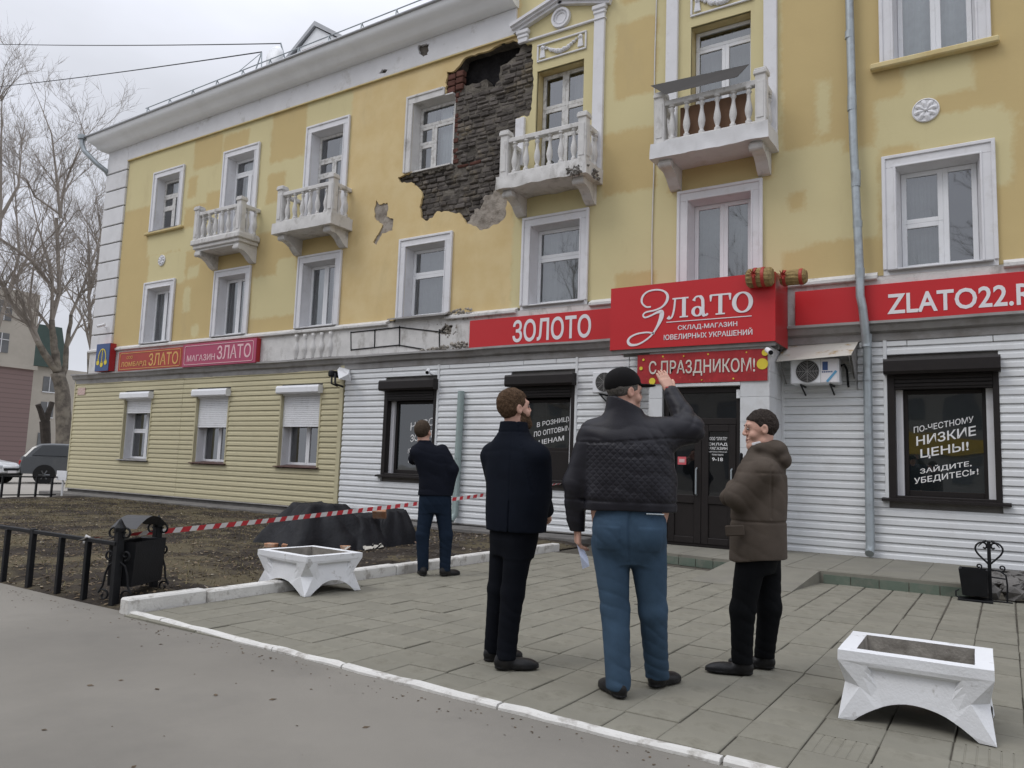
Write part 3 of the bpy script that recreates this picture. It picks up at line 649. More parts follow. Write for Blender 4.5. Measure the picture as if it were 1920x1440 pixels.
mb = MB(); mb.sweep_x([(.0, 3.64), (-.17, 3.645), (-.175, 3.605), (-.13, 3.585), (-.10, 3.50), (-.035, 3.47), (-.03, 3.36), (.0, 3.35)], -24.1, 3.6, seg=30)
mb.v = [(p[0], p[1]+.006*math.sin(p[0]*1.7), p[2]+.006*math.sin(p[0]*2.3+1)) for p in mb.v]
build('flashing', mb, m_greytin, BLD)
for k in range(5):                                                   # relief balusters on the band
    x = -14.22+k*.285
    pr = [(.035, 3.66), (.05, 3.70), (.055, 3.78), (.085, 3.86), (.09, 3.95), (.05, 4.06), (.045, 4.14), (.07, 4.20), (.07, 4.26)]
    build('relief_baluster', MB().lathe(pr, (x, -.045, 0), 10), m_whitedirty, BLD, smooth=True)
mb = MB()
for a, b_ in (((-12.45, 4.20), (-11.0, 4.22)), ((-11.0, 4.22), (-9.72, 4.02)), ((-12.41, 3.80), (-11.0, 3.83)), ((-11.0, 3.83), (-10.3, 3.70)), ((-12.45, 4.22), (-12.41, 3.78)), ((-11.72, 4.22), (-11.70, 3.80)), ((-11.0, 4.25), (-10.98, 3.80)), ((-9.9, 4.1), (-9.88, 3.72))):
    mb.tube([(a[0], -.066, a[1]), (b_[0], -.066, b_[1])], .013, 5)
build('panel_groove_rods', mb, m_black, BLD)  # added black rods stand in for the dark grooves around the recessed panels
# rotten edge and lumps of broken plaster near the panel grooves
lump = MB(); r3 = random.Random(3)
for k in range(240):
    t = r3.random()
    if k % 3 == 0: x, z, y = r3.uniform(-9.75, -8.9), 4.33+r3.uniform(-.05, .16), -.06+r3.uniform(-.05, .03)
    elif k % 3 == 1: x = r3.uniform(-10.4, -9.15); z, y = 3.66+r3.uniform(0, .12)*(x+10.5), -.065+r3.uniform(-.03, .03)
    else: x, z, y = r3.uniform(-10.0, -9.4), 4.0+r3.uniform(-.1, .22), -.03+r3.uniform(-.02, .02)
    s = r3.uniform(.015, .05)
    o_ = [(x+s*math.cos(a*1.257)*r3.uniform(.6, 1.3), y+r3.uniform(-.01, .01), z+s*math.sin(a*1.257)*r3.uniform(.6, 1.2)) for a in range(5)]+[(x, y-s*.7, z)]
    lump.add(o_, [(a, (a+1) % 5, 5) for a in range(5)])
tag(build('broken_plaster', lump, M('broken_plaster', (.30, .275, .24), .97, .45, 6, .6, 40, dirt=(.1, .09, .08), ds=5, da=.8), BLD), kind='stuff')

# ---- ground floor siding
GW = {0: (-21.33, -19.95), 1: (-17.99, -16.61), 2: (-14.70, -13.30), 3: (-11.36, -9.92), 4: (-8.10, -6.68), 6: (-1.45, -.05), 7: (1.8, 3.2)}
def plank(u0, u1, z, h, m, nm):
    e = random.random()*.002
    pr = [(.03, z+h), (-.006, z+h), (-.010, z+h*.72), (-.022-e, z+h*.60), (-.026-e, z+h*.10), (-.020, z+.004), (-.002, z+.002), (.03, z+.002)]
    build(nm, MB().sweep_x(pr, u0, u1), m, BLD)
def siding(u0, u1, z0, z1, m, nm, joints):
    z = z0; row = 0; n = int((z1-z0)/.125)
    for row in range(n):
        z = z0+row*.125; segs = [(u0, u1)]
        for k, (a, b) in GW.items():
            if z+.125 > (1.08 if k < 3 else 1.0) and z < 3.06:
                segs = [s for t in segs for s in ((t[0], min(t[1], a)), (max(t[0], b), t[1])) if s[1]-s[0] > .03]
        if z+.1 > .1 and nm == 'white_plank': segs = [s for t in segs for s in ((t[0], min(t[1], -4.98)), (max(t[0], -2.97), t[1])) if s[1]-s[0] > .03]
        for j in joints: segs = [s for t in segs for s in (((t[0], j-.004), (j+.004, t[1])) if t[0] < j-.1 and t[1] > j+.1 else (t,))]
        if row >= n-1:                                               # patched together from offcuts near the top
            new = []
            for a, b in segs:
                x = a
                while x < b-.05:
                    w = random.uniform(.5, 1.6); e = min(b, x+w); e = b if b-e < .15 else e; new.append((x, e-.006)); x = e
            segs = new
        for a, b in segs: plank(a+.002, b-.002, z+random.uniform(-.002, .002), .1245, m, nm)
siding(-24.02, -12.72, .205, 3.46, m_beige, 'beige_plank', [-18.59])
siding(-12.58, 3.6, .135, 3.46, m_wsid, 'white_plank', [-5.6])
build('beige_corner_trim', MB().bbox(-12.73, -12.61, -.04, .02, .18, 3.46, .006), m_beige, BLD)
build('beige_corner_trim', MB().bbox(-24.06, -24.0, -.035, .05, .18, 3.46, .006), m_beige, BLD)
for (a, b) in ((-2.985, -2.93), (-1.50, -1.45), (-9.92, -9.87), (-6.68, -6.63)): build('white_edge_trim', MB().bbox(a, b, -.036, .02, .14 if a < -2.9 else 1.0, 3.36, .004), m_wsid, BLD)
# the side of the ground floor and masonry behind the siding
sh = []
for k, (a, b) in GW.items(): sh.append([(a, 1.06), (b, 1.06), (b, 3.04), (a, 3.04)])
sh.append([(-4.90, .10), (-3.05, .10), (-3.05, 3.2), (-4.90, 3.2)])
sheet('siding_backing', [(-24.0, .1), (3.6, .1), (3.6, 3.5), (-24.0, 3.5)], sh, .022, .03, m_plinth, BLD)
build('ground_side_wall', MB().box(-24.0, -23.85, .06, 11.5, .2, 3.5), m_beige, BLD)
build('plinth', MB().box(-23.95, 3.6, -.012, .1, -.05, .2), m_plinth, BLD)
build('plinth_flashing', MB().sweep_x([(-.01, .215), (-.06, .195), (-.06, .185), (-.01, .19)], -24.05, -12.6), m_greytin, BLD)
build('plinth_flashing', MB().sweep_x([(-.01, .145), (-.05, .13), (-.05, .12), (-.01, .125)], -12.6, 3.6), m_plinth, BLD)
build('floor_slab', MB().box(-23.9, 3.5, .5, 11, 3.5, 3.8), m_room, BLD)
build('floor_slab', MB().box(-22.9, 3.5, .5, 11, 6.5, 6.8), m_room, BLD)

# ------------------------------------------------------------------ windows
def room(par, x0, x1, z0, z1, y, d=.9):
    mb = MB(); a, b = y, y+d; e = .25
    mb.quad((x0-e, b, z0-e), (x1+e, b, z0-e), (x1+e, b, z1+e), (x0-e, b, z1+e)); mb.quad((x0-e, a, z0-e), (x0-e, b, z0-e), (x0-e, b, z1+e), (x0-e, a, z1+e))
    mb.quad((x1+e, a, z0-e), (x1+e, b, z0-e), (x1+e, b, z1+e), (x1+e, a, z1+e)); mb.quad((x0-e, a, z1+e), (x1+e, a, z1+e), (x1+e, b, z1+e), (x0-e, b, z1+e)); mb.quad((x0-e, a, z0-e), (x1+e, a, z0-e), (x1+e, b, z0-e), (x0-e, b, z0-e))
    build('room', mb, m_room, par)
def curtain(par, x0, x1, z0, z1, y, m, n=26):
    mb = MB(); ph = random.uniform(0, 6); xs = np.linspace(x0, x1, n); ys = [y+.018*math.sin(i*1.9+ph)+.01*math.sin(i*.7) for i in range(n)]
    for i in range(n-1): mb.quad((xs[i], ys[i], z0), (xs[i+1], ys[i+1], z0), (xs[i+1], ys[i+1], z1), (xs[i], ys[i], z1))
    build('curtain', mb, m, par, smooth=True)
def glaze(par, x0, x1, z0, z1, y, cells, mfr, mgl, bar=.055, dep=.05):
    fr = MB(); w, h = x1-x0, z1-z0
    for (a, b, c, d) in cells:
        X0, X1, Z0, Z1 = x0+a*w, x0+b*w, z0+c*h, z0+d*h; bb = bar
        fr.bbox(X0, X0+bb, y, y+dep, Z0, Z1, .006); fr.bbox(X1-bb, X1, y, y+dep, Z0, Z1, .006)
        fr.bbox(X0+bb-.002, X1-bb+.002, y+.001, y+dep-.001, Z0, Z0+bb, .006); fr.bbox(X0+bb-.002, X1-bb+.002, y+.001, y+dep-.001, Z1-bb, Z1, .006)
    build('sash', fr, mfr, par)
    for (a, b, c, d) in cells:
        X0, X1, Z0, Z1 = x0+a*w+bar-.006, x0+b*w-bar+.006, z0+c*h+bar-.006, z0+d*h-bar+.006; yy = y+dep*.5; t = random.uniform(-.002, .002)
        build('pane', MB().quad((X0, yy, Z0), (X1, yy+t, Z0), (X1, yy+t*.5, Z1), (X0, yy-t*.4, Z1)), mgl, par, norm=False)
TWO = [(0, .52, 0, 1), (.52, 1, 0, 1)]; HOR = [(0, 1, .62, 1), (0, 1, 0, .62)]; LEFTBAR = [(0, .56, 0, .47), (0, .56, .47, 1), (.56, 1, 0, 1)]
TSH = [(0, 1, .68, 1), (0, .5, .45, .68), (0, .5, 0, .45), (.5, 1, 0, .68)]; TS4 = [(0, 1, .70, 1), (0, .42, .42, .70), (0, .42, 0, .42), (.42, 1, 0, .70)]
DR2 = [(0, 1, .82, 1), (0, .62, 0, .82), (.62, 1, 0, .82)]; DR3 = [(0, 1, .72, 1), (0, .55, .56, .72), (0, .55, 0, .56), (.55, 1, 0, .72)]
DR5 = [(0, .5, .68, 1), (.5, 1, .68, 1), (0, .5, .43, .68), (.5, 1, .43, .68), (0, .5, 0, .43), (.5, 1, 0, .43)]; DR6 = [(0, 1, .85, 1), (0, .52, 0, .85), (.52, 1, 0, .85)]
def window(cu, z0, z1, cells, mfr=m_frame, rec=.20, surround='full', w=1.47, cur=None, sill=True, mt=m_trim, mrev=m_trim, bar=.072):
    a, b, c, d = opening(cu, z0, z1, w); X0, X1 = cu-w/2, cu+w/2
    tr = MB()
    def jamb(s):
        e0, e1 = (X0, a) if s < 0 else (b, X1); oz = z0
        tr.bbox(e0, e1, -.040, .0, oz, d if True else z1, .006); o0, o1 = (X0-.004, X0+.05) if s < 0 else (X1-.05, X1+.004)
        tr.bbox(o0, o1, -.062, -.038, oz, z1+.004, .008); i0, i1 = (a-.03, a) if s < 0 else (b, b+.03); tr.bbox(i0, i1, -.052, -.038, oz, d+.03, .006)
    if surround != 'none':
        jamb(-1)
        if surround == 'full': jamb(1); tr.bbox(X0, X1, -.0395, .0, d+.0005, z1, .006); tr.bbox(X0, X1, -.0615, -.038, z1-.05, z1+.004, .008); tr.bbox(a, b, -.052, -.038, d, d+.03, .006)
        else: tr.bbox(X0, -10.09, -.0395, .0, d+.0005, z1, .006); tr.bbox(X0, -10.12, -.0615, -.038, z1-.05, z1+.004, .008)
        if z0 < 7 and z0 > 4: tr.bbox(X0, X1, -.035, .0, z0-.09, z0+.018, .006)
        win = build('window', tr, mt, BLD)
    else:
        win = build('window', MB().box(a, b, rec, rec+.01, c, c+.02), mt, BLD)
    sp_ = .05 if surround != 'none' else 0; yb = rec+.06; yr = .0 if surround != 'left' else .10
    build('reveal', MB().prism([(a-.03, .0), (a, .0), (a+sp_, yb), (a-.03, yb)], c-.03, d+.03, 'z'), mrev, win); build('reveal', MB().prism([(b+.03, yr), (b, yr), (b-sp_, yb), (b+.03, yb)], c-.03, d+.03, 'z'), mrev, win)
    build('reveal', MB().prism([(.0, d), (.0, d+.03), (yb, d+.03), (yb, d-sp_)], a+.001, b-.001, 'x'), mrev, win); build('reveal', MB().box(a+.001, b-.001, .0, yb, c-.03, c+.001), mrev, win)
    glaze(win, a+sp_-.005, b-sp_+.005, c+.005, d-sp_+.005, rec, cells, mfr, m_glass, bar)
    room(win, a, b, c, d, rec+.07)
    if cur: 
        for (p, q, mm) in cur: curtain(win, a+p*(b-a), a+q*(b-a), c, d, rec+.2, mm)
    if sill:
        sl = MB(); sl.prism([(rec+.01, c+.02), (-.10, c-.035), (-.10, c-.05), (rec+.01, c-.0)], X0+.06 if True else a, X1-.06, 'x'); build('sill', sl, m_greytin, win)
    return win
C, C2 = m_curtain, m_curtain2
w2lay = [TWO, TWO, TWO, HOR, HOR, TWO, LEFTBAR, TWO]
w2cur = [[(0, .35, C), (.7, 1, C)], [(0, 1, C2)], [(0, .4, C), (.5, 1, C)], [(0, 1, C2)], [(.0, .9, C2)], [(0, 1, C2)], [(.0, .5, C2)], None]
for i in range(8): window(CU[i], 4.43, 6.20, w2lay[i], cur=w2cur[i], sill=i not in (3,))
w4s = MB().prism([(.16, 4.50), (-.20, 4.40), (-.205, 4.37), (.16, 4.47)], -11.25, -9.62, 'x'); build('bent_sill', w4s, m_greytin, BLD)
window(CU[0], 7.72, 9.50, TSH, m_oldframe, cur=[(.2, 1, C)])
window(CU[1], 6.93, 9.50, DR2, cur=[(.25, .8, C)], sill=False)
window(CU[2], 6.93, 9.50, DR3, m_oldframe, cur=[(.5, .9, C)], sill=False)
window(CU[3], 7.72, 9.50, TS4, m_oldframe, surround='left', cur=[(.45, .95, C), (0, .3, C2)], mt=m_whitedirty, mrev=m_whitedirty, sill=False)
ej = MB(); r5 = random.Random(5)
for k in range(16): ej.bbox(-11.15+k*.082, -11.15+(k+1)*.082+.01, .03+r5.uniform(-.015, .02), .10, 7.62+r5.uniform(-.03, .03), 7.725+r5.uniform(-.015, .01), .015)
tag(build('exposed_joint', ej, m_mort, BLD), kind='stuff')
window(CU[6], 7.72, 9.50, TWO, cur=[(0, 1, C)], w=1.47, sill=True)
window(CU[7], 7.72, 9.50, TWO, cur=None)
build('stone_sill', MB().bbox(-1.60, .10, -.14, .0, 7.60, 7.70, .02), m_yel, BLD)
build('stone_sill', MB().bbox(-20.98, -19.2, -.10, .0, 7.62, 7.70, .02), m_yel, BLD)
for i in (4, 5):                                                     # balcony doors with ochre reveals
    cu = CU[i]; a, b, c, d = cu-.53, cu+.53, 6.93, 9.24
    win = build('window', MB().box(a, b, .26, .27, c, c+.03), m_oldframe, BLD)
    [build('reveal', MB().box(*q), m_yel, win) for q in ((a-.03, a, .03, .32, c-.03, d+.03), (a, b, .03, .32, d, d+.03), (b, b+.03, .03, .32, c-.03, d+.03))]
    glaze(win, a+.01, b-.01, c+.02, d-.01, .24, DR5 if i == 4 else DR6, m_oldframe if i == 4 else m_frame, m_glass, .075 if i == 4 else .066); room(win, a, b, c, d, .31)
    if i == 5: curtain(win, a+.05, b-.05, c, d, .5, m_curtain2)
    else: curtain(win, a+.6, b-.05, c, d, .5, m_curtain2)

# ------------------------------------------------------------------ balconies
balu = None
def baluster_prof(h):
    return [(r, z*h) for r, z in ((.052, 0), (.052, .08), (.036, .10), (.030, .14), (.052, .26), (.062, .36), (.056, .46), (.036, .62), (.027, .74), (.030, .80), (.046, .84), (.046, .88), (.030, .90), (.030, .93), (.052, .95), (.052, 1.0))]
def rough(mb, amp, sc, y_only=False):
    P = np.array(mb.v); n = np.stack([pn(P+7, sc), pn(P+31, sc), pn(P-19, sc)], 1)*amp; P = P+n
    mb.v = [tuple(p) for p in P]; return mb
def slab_grid(x0, x1, y0, y1, z0, z1, n=22, k=7):
    mb = MB()
    def face(fn, a, b):
        o = len(mb.v); mb.v += [fn(i/a, j/b) for j in range(b+1) for i in range(a+1)]
        mb.f += [(o+j*(a+1)+i, o+j*(a+1)+i+1, o+(j+1)*(a+1)+i+1, o+(j+1)*(a+1)+i) for j in range(b) for i in range(a)]
    X = lambda s: x0+(x1-x0)*s; Y = lambda s: y0+(y1-y0)*s; Z = lambda s: z0+(z1-z0)*s
    face(lambda s, t: (X(s), y0, Z(t)), n, k); face(lambda s, t: (x1, Y(s), Z(t)), 9, k); face(lambda s, t: (x0, Y(1-s), Z(t)), 9, k)
    face(lambda s, t: (X(s), Y(t), z1), n, 9); face(lambda s, t: (X(s), Y(1-t), z0), n, 9); return mb
def balcony(cu, style, slab_m, amp):
    hw = .93; y0 = -.62; zs = 6.87
    if style == 'moulded':
        mb = MB().bbox(cu-hw-.05, cu+hw+.05, y0-.05, .0, 6.76, 6.90, .02); mb.bbox(cu-hw-.0, cu+hw+.0, y0, -.0, 6.66, 6.77, .02); mb.bbox(cu-hw+.05, cu+hw-.05, y0+.05, -.0, 6.60, 6.665, .01); mb = rough(mb, .006, 3)
    else:
        mb = rough(slab_grid(cu-hw-.06, cu+hw+.06, y0-.07, .0, 6.615, 6.885), amp, 4.5)
    bal = build('balcony', mb, slab_m, BLD, smooth=False)
    for s in (-1, 1):
        x = cu+s*(hw-.075)
        p = MB().bbox(x-.085, x+.085, y0-.01, y0+.16, 6.87, 7.72, .01); p.bbox(x-.055, x+.055, y0-.022, y0-.008, 6.98, 7.60, .006); p.bbox(x-.11, x+.11, y0-.035, y0+.185, 7.71, 7.79, .015)
        p.bbox(x-.099, x+.099, y0-.022, y0+.172, 7.785, 7.82, .012)
        if s > 0: p.bbox(x+.083, x+.095, y0+.02, y0+.13, 6.98, 7.60, .005)
        else: p.bbox(x-.095, x-.083, y0+.02, y0+.13, 6.98, 7.60, .005)
        build('post', rough(p, .004, 5), m_whitedirty, bal)
        cs = MB(); X = cu+s*(hw-.16); pr = [(.0, 6.62), (-.56, 6.62), (-.585, 6.58), (-.58, 6.51), (-.53, 6.475), (-.46, 6.485), (-.36, 6.46), (-.25, 6.40), (-.15, 6.30), (-.07, 6.245), (.0, 6.235)]
        cs.prism(pr, X-.10, X+.10, 'x'); cs.lathe([(.0, -.115), (.062, -.115), (.062, .115), (.0, .115)], (X, -.525, 6.535), 12, 'x')
        build('console', rough(cs, .007, 6), m_whitedirty, bal)
    rails = MB().bbox(cu-hw+.15, cu+hw-.15, y0+.015, y0+.135, 7.56, 7.655, .012); build('rail', rough(rails, .004, 4), m_whitedirty, bal)
    build('bottom_rail', rough(MB().bbox(cu-hw+.15, cu+hw-.15, y0+.02, y0+.13, 6.87, 6.95, .012), .005, 5), m_whitedirty, bal)
    for s in (-1, 1):
        x = cu+s*(hw-.075); build('side_rail', MB().bbox(x-.055, x+.055, y0+.15, -.0, 7.56, 7.655, .012), m_whitedirty, bal); build('side_bottom_rail', MB().bbox(x-.055, x+.055, y0+.15, -.0, 6.87, 6.95, .012), m_whitedirty, bal)
    global balu
    if balu is None:
        b0 = MB().lathe(baluster_prof(.62), (0, 0, 0), 14); me = bpy.data.meshes.new('baluster'); me.from_pydata(b0.v, [], b0.f); fixn(me); me.polygons.foreach_set('use_smooth', [True]*len(me.polygons)); me.set_sharp_from_angle(angle=.7); me.materials.append(m_whitedirty); balu = me
    off = WL[BLD.name]
    pts = [(cu-hw+.15+(2*hw-.30)*(k+.5)/6, y0+.075) for k in range(6)]+[(cu+s*(hw-.075), y0+.16+.46*(k+.5)/2) for s in (-1, 1) for k in range(2)]
    for x, y in pts:
        o = bpy.data.objects.new('baluster', balu); COL.objects.link(o); o.parent = bal; o.location = Vector((x+random.uniform(-.006, .006), y, 6.945))-off; o.rotation_euler = (random.uniform(-.03, .03), random.uniform(-.03, .03), random.uniform(0, 3))
    return bal
b1 = balcony(CU[1], 'moulded', m_whitedirty, .01); b2 = balcony(CU[2], 'rough', m_whitedirty, .012); b3 = balcony(CU[4], 'rough', m_whitedirty, .024); b4 = balcony(CU[5], 'rough', m_white, .018)
# crumbled corner of the third balcony and clutter on the fourth
cr = MB(); r3 = random.Random(8)
for k in range(60):
    x = CU[4]+.93+r3.uniform(-.30, .05); y = -.62+r3.uniform(-.07, .5); z = 6.66+r3.uniform(-.05, .10); s = r3.uniform(.02, .06)
    if x < CU[4]+.9: y = -.70+r3.uniform(-.02, .04)
    else: x = CU[4]+1.0+r3.uniform(-.02, .02)
    o_ = [(x+s*math.cos(a*1.257)*r3.uniform(.6, 1.2), y+s*math.sin(a*1.257)*r3.uniform(.5, 1.), z+r3.uniform(-.04, .04)) for a in range(5)]+[(x, y-.02, z+s*.6), (x, y, z-s*.6)]
    cr.add(o_, [(a, (a+1) % 5, 5) for a in range(5)]+[((a+1) % 5, a, 6) for a in range(5)])
tag(build('crumbled_concrete', cr, M('crumbled_concrete', (.17, .16, .145), .97, .6, 8, .5, 40), BLD), kind='stuff')
brd = MB().add([(-4.70, -.76, 7.68), (-3.48, -.76, 7.68), (-3.30, -.70, 7.88), (-5.0, -.70, 7.94), (-4.70, -.745, 7.685), (-3.48, -.745, 7.685), (-3.30, -.685, 7.885), (-5.0, -.685, 7.945)], [(0, 1, 2, 3), (4, 5, 6, 7), (0, 1, 5, 4), (1, 2, 6, 5), (2, 3, 7, 6), (3, 0, 4, 7)])
tag(build('roofing_sheet', brd, m_brown, loc=(-4.1, -.6, 7.75)), 'dark brown metal sheet lying across the balcony rail', 'metal sheet')
tag(build('board', MB().bbox(-4.55, -3.42, -.44, -.41, 6.93, 7.54, .004), M('brown_plywood', (.185, .105, .062), .8, .15, 3, dirt=(.1, .06, .04), ds=2), loc=(-4.0, -.42, 6.9)), 'brown plywood board standing behind the balusters of the balcony nearest the drainpipe', 'board')

# ---- pilasters and pediments over the two right balconies
def pilaster(x, z0, z1, w=.22, m=m_trim):
    mb = MB().bbox(x-w/2, x+w/2, -.075, .0, z0, z1, .008); return mb
def pediment(cu, left_ok):
    x0, x1 = cu-.87, cu+.87
    mb = pilaster(x1, 6.9, 10.03); pr = build('pilaster', mb, m_trim, BLD)
    cp = MB().bbox(x1-.15, x1+.15, -.115, .0, 10.10, 10.20, .02); cp.bbox(x1-.13, x1+.13, -.095, .0, 10.02, 10.105, .02); cp.bbox(x1-.13, x1+.13, -.095, .0, 9.90, 9.93, .008); build('capital', cp, m_trim, pr)
    if left_ok: pl_ = build('pilaster', pilaster(x0, 6.9, 10.03), m_trim, BLD)
    else:
        pl_ = build('pilaster', rough(pilaster(x0, 9.93, 10.03), .004, 9), m_trim, BLD); build('pilaster_stump', rough(pilaster(x0, 7.3, 8.32, .20), .006, 9), m_trim, BLD)
    cp = MB().bbox(x0-.15, x0+.15, -.115, .0, 10.10, 10.20, .02); cp.bbox(x0-.13, x0+.13, -.095, .0, 10.02, 10.105, .02); build('capital', cp, m_trim, pl_)
    pd = MB(); ap = (cu, 10.66); el, er = (cu-1.13, 10.33), (cu+1.13, 10.33); t = .17
    def rake(a, b):
        n = Vector((-(b[1]-a[1]), b[0]-a[0])).normalized(); n = n if n.y > 0 else -n
        for (o0, o1, y) in ((0, .06, -.10), (.06, .11, -.15), (.11, .17, -.20)):
            pd.prism([(a[0]+n.x*(o0-t), a[1]+n.y*(o0-t)), (b[0]+n.x*(o0-t), b[1]+n.y*(o0-t)), (b[0]+n.x*(o1-t), b[1]+n.y*(o1-t)), (a[0]+n.x*(o1-t), a[1]+n.y*(o1-t))], y, .0)
    rake(el, (ap[0]-.001, ap[1])); rake((ap[0]+.001, ap[1]), er)
    ped = build('pediment', pd, m_trim, BLD)
    build('moulding', MB().bbox(x0+.13, x1-.11, -.05, .0, 9.93, 9.98, .012), m_trim, ped)
    build('medallion', MB().lathe([(.0, -.03), (.10, -.03), (.105, -.05), (.12, -.055), (.125, -.03), (.15, -.03), (.16, -.07), (.205, -.07), (.215, .0)][::-1], (cu, 0, 10.22), 28, 'y'), m_trim, ped)
    pf = MB(); a, b, c, d = cu-.54, cu+.58, 9.42, 9.80
    for q in ((a, b, c, c+.035), (a, b, d-.035, d), (a, a+.035, c+.035, d-.035), (b-.035, b, c+.035, d-.035)): pf.bbox(q[0], q[1], -.035, .0, q[2], q[3], .008)
    gp = build('garland_panel', pf, m_trim, BLD)
    ga_ = MB(); n = 15
    for k in range(n):
        s = k/(n-1); x = a+.17+(b-a-.34)*s; z = 9.71-.17*math.sin(PI*s); r = .020+.030*math.sin(PI*s)
        for q in range(2):
            cx, cz = x+random.uniform(-.015, .015), z+random.uniform(-.015, .015)
            ga_.lathe([(.0, -r), (r*.8, -r*.5), (r, 0), (r*.8, r*.5), (.0, r)], (cx, -.02, cz), 8, 'z')
    for x in (a+.13, b-.13): ga_.prism([(x-.035, 9.68), (x+.035, 9.68), (x+.06, 9.50), (x-.06, 9.50)], -.035, .0); ga_.lathe([(.0, -.05), (.045, -.02), (.045, .02), (0, .04)], (x, -.02, 9.70), 8, 'y')
    build('garland', ga_, m_trim, gp)
pediment(CU[4], False); pediment(CU[5], True)
def rosette(x, z, r):
    mb = MB().lathe([(r, .0), (r, -.022), (r*.92, -.032), (r*.86, -.02), (.0, -.02)], (x, 0, z), 28, 'y'); ro = build('rosette', mb, m_trim, BLD)
    for k in range(8):
        a = k*PI/4+.2; p = MB(); ca, sa = math.cos(a), math.sin(a)
        P_ = lambda l, w, y: (x+ca*l*r-sa*w*r, y, z+sa*l*r+ca*w*r)
        p.add([P_(.08, 0, -.028), P_(.45, .20, -.03), P_(.82, .16, -.026), P_(.88, 0, -.03), P_(.82, -.16, -.026), P_(.45, -.20, -.03), P_(.55, 0, -.052)], [(i, (i+1) % 6, 6) for i in range(6)]); build('petal', p, m_trim, ro)
    build('rosette_boss', MB().lathe([(r*.14, -.02), (r*.12, -.05), (0, -.06)], (x, 0, z), 10, 'y'), m_trim, ro)
rosette(-.86, 6.83, .185); rosette(-20.1, 6.80, .16)
# thin cable down the facade
tag(build('cable', MB().tube([(-5.2+.01*math.sin(z*2), -.02, z) for z in np.arange(4.5, 12, .5)], .012, 5), m_whitedirty, BLD))
# ================================================================== LETTERING
DGP = None
def text(name, body, x0, x1, z0, z1, y, m, parent, bold=0.0, slant=0.0, ext=.004, keep=False):
    """letters cut from sheet, fitted into the given rectangle of the facade plane y"""
    cu = bpy.data.curves.new('lettering', 'FONT'); cu.body = body; cu.size = 1; cu.offset = bold; cu.resolution_u = 3
    o = bpy.data.objects.new('lettering_tmp', cu); COL.objects.link(o)
    dg = bpy.context.evaluated_depsgraph_get(); me = bpy.data.meshes.new_from_object(o.evaluated_get(dg)); bpy.data.objects.remove(o); bpy.data.curves.remove(cu)
    n = len(me.vertices); P = np.empty(n*3); me.vertices.foreach_get('co', P); P = P.reshape(-1, 3)
    a, b = P.min(0), P.max(0); sx_ = (x1-x0)/(b[0]-a[0]); sz_ = (z1-z0)/(b[1]-a[1])
    X = x0+(P[:, 0]-a[0])*sx_; Z = z0+(P[:, 1]-a[1])*sz_+slant*(X-x0)
    Fs = [tuple(p.vertices) for p in me.polygons]; bpy.data.meshes.remove(me)
    mb = MB(); mb.v = [(px, y, pz) for px, pz in zip(X, Z)]; mb.f = Fs
    if ext:                                        # give the letters thickness
        cnt = {}
        for f in Fs:
            for i in range(len(f)):
                e = (f[i], f[(i+1) % len(f)]); k = (min(e), max(e)); cnt.setdefault(k, []).append(e)
        mb.v += [(p[0], y+ext, p[2]) for p in mb.v[:n]]
        mb.f = mb.f+[(e[0][1], e[0][0], e[0][0]+n, e[0][1]+n) for e in cnt.values() if len(e) == 1]
    return build(name, mb, m, parent)
RIB = [0]
def ribbon(mb, pts, wd, y, ext=.006, closed=False):
    RIB[0] = (RIB[0]+1) % 7; y = y-.0005*RIB[0]
    n = len(pts); P = [Vector(p) for p in pts]; W_ = wd if isinstance(wd, (list, tuple)) else [wd]*n; L_, R_ = [], []
    for i in range(n):
        a = P[(i-1) % n] if closed or i > 0 else P[i]; b = P[(i+1) % n] if closed or i < n-1 else P[i]
        t = (b-a).normalized(); nn = Vector((-t.y, t.x)); L_.append(P[i]+nn*W_[i]/2); R_.append(P[i]-nn*W_[i]/2)
    o = len(mb.v); mb.v += [(p.x, y, p.y) for p in L_]+[(p.x, y, p.y) for p in R_]+[(p.x, y+ext, p.y) for p in L_]+[(p.x, y+ext, p.y) for p in R_]
    for i in range(n if closed else n-1):
        j = (i+1) % n
        mb.f += [(o+i, o+j, o+n+j, o+n+i), (o+i, o+2*n+i, o+2*n+j, o+j), (o+n+i, o+n+j, o+3*n+j, o+3*n+i)]
    return mb
def smooth_path(pts, sub=6):
    o = []; n = len(pts)
    for i in range(n-1):
        p0, p1, p2, p3 = [Vector(pts[max(0, min(n-1, k))]) for k in (i-1, i, i+1, i+2)]
        for s in range(sub):
            t = s/sub; o.append(.5*((2*p1)+(-p0+p2)*t+(2*p0-5*p1+4*p2-p3)*t*t+(-p0+3*p1-3*p2+p3)*t**3))
    o.append(Vector(pts[-1])); return o
def ring(mb, cx, cz, rx, rz, thin, thick, y, n=40):
    ps = [(cx+rx*math.cos(2*PI*i/n), cz+rz*math.sin(2*PI*i/n)) for i in range(n)]; ribbon(mb, ps, [thin+(thick-thin)*abs(math.cos(2*PI*i/n))**1.3 for i in range(n)], y, closed=True)

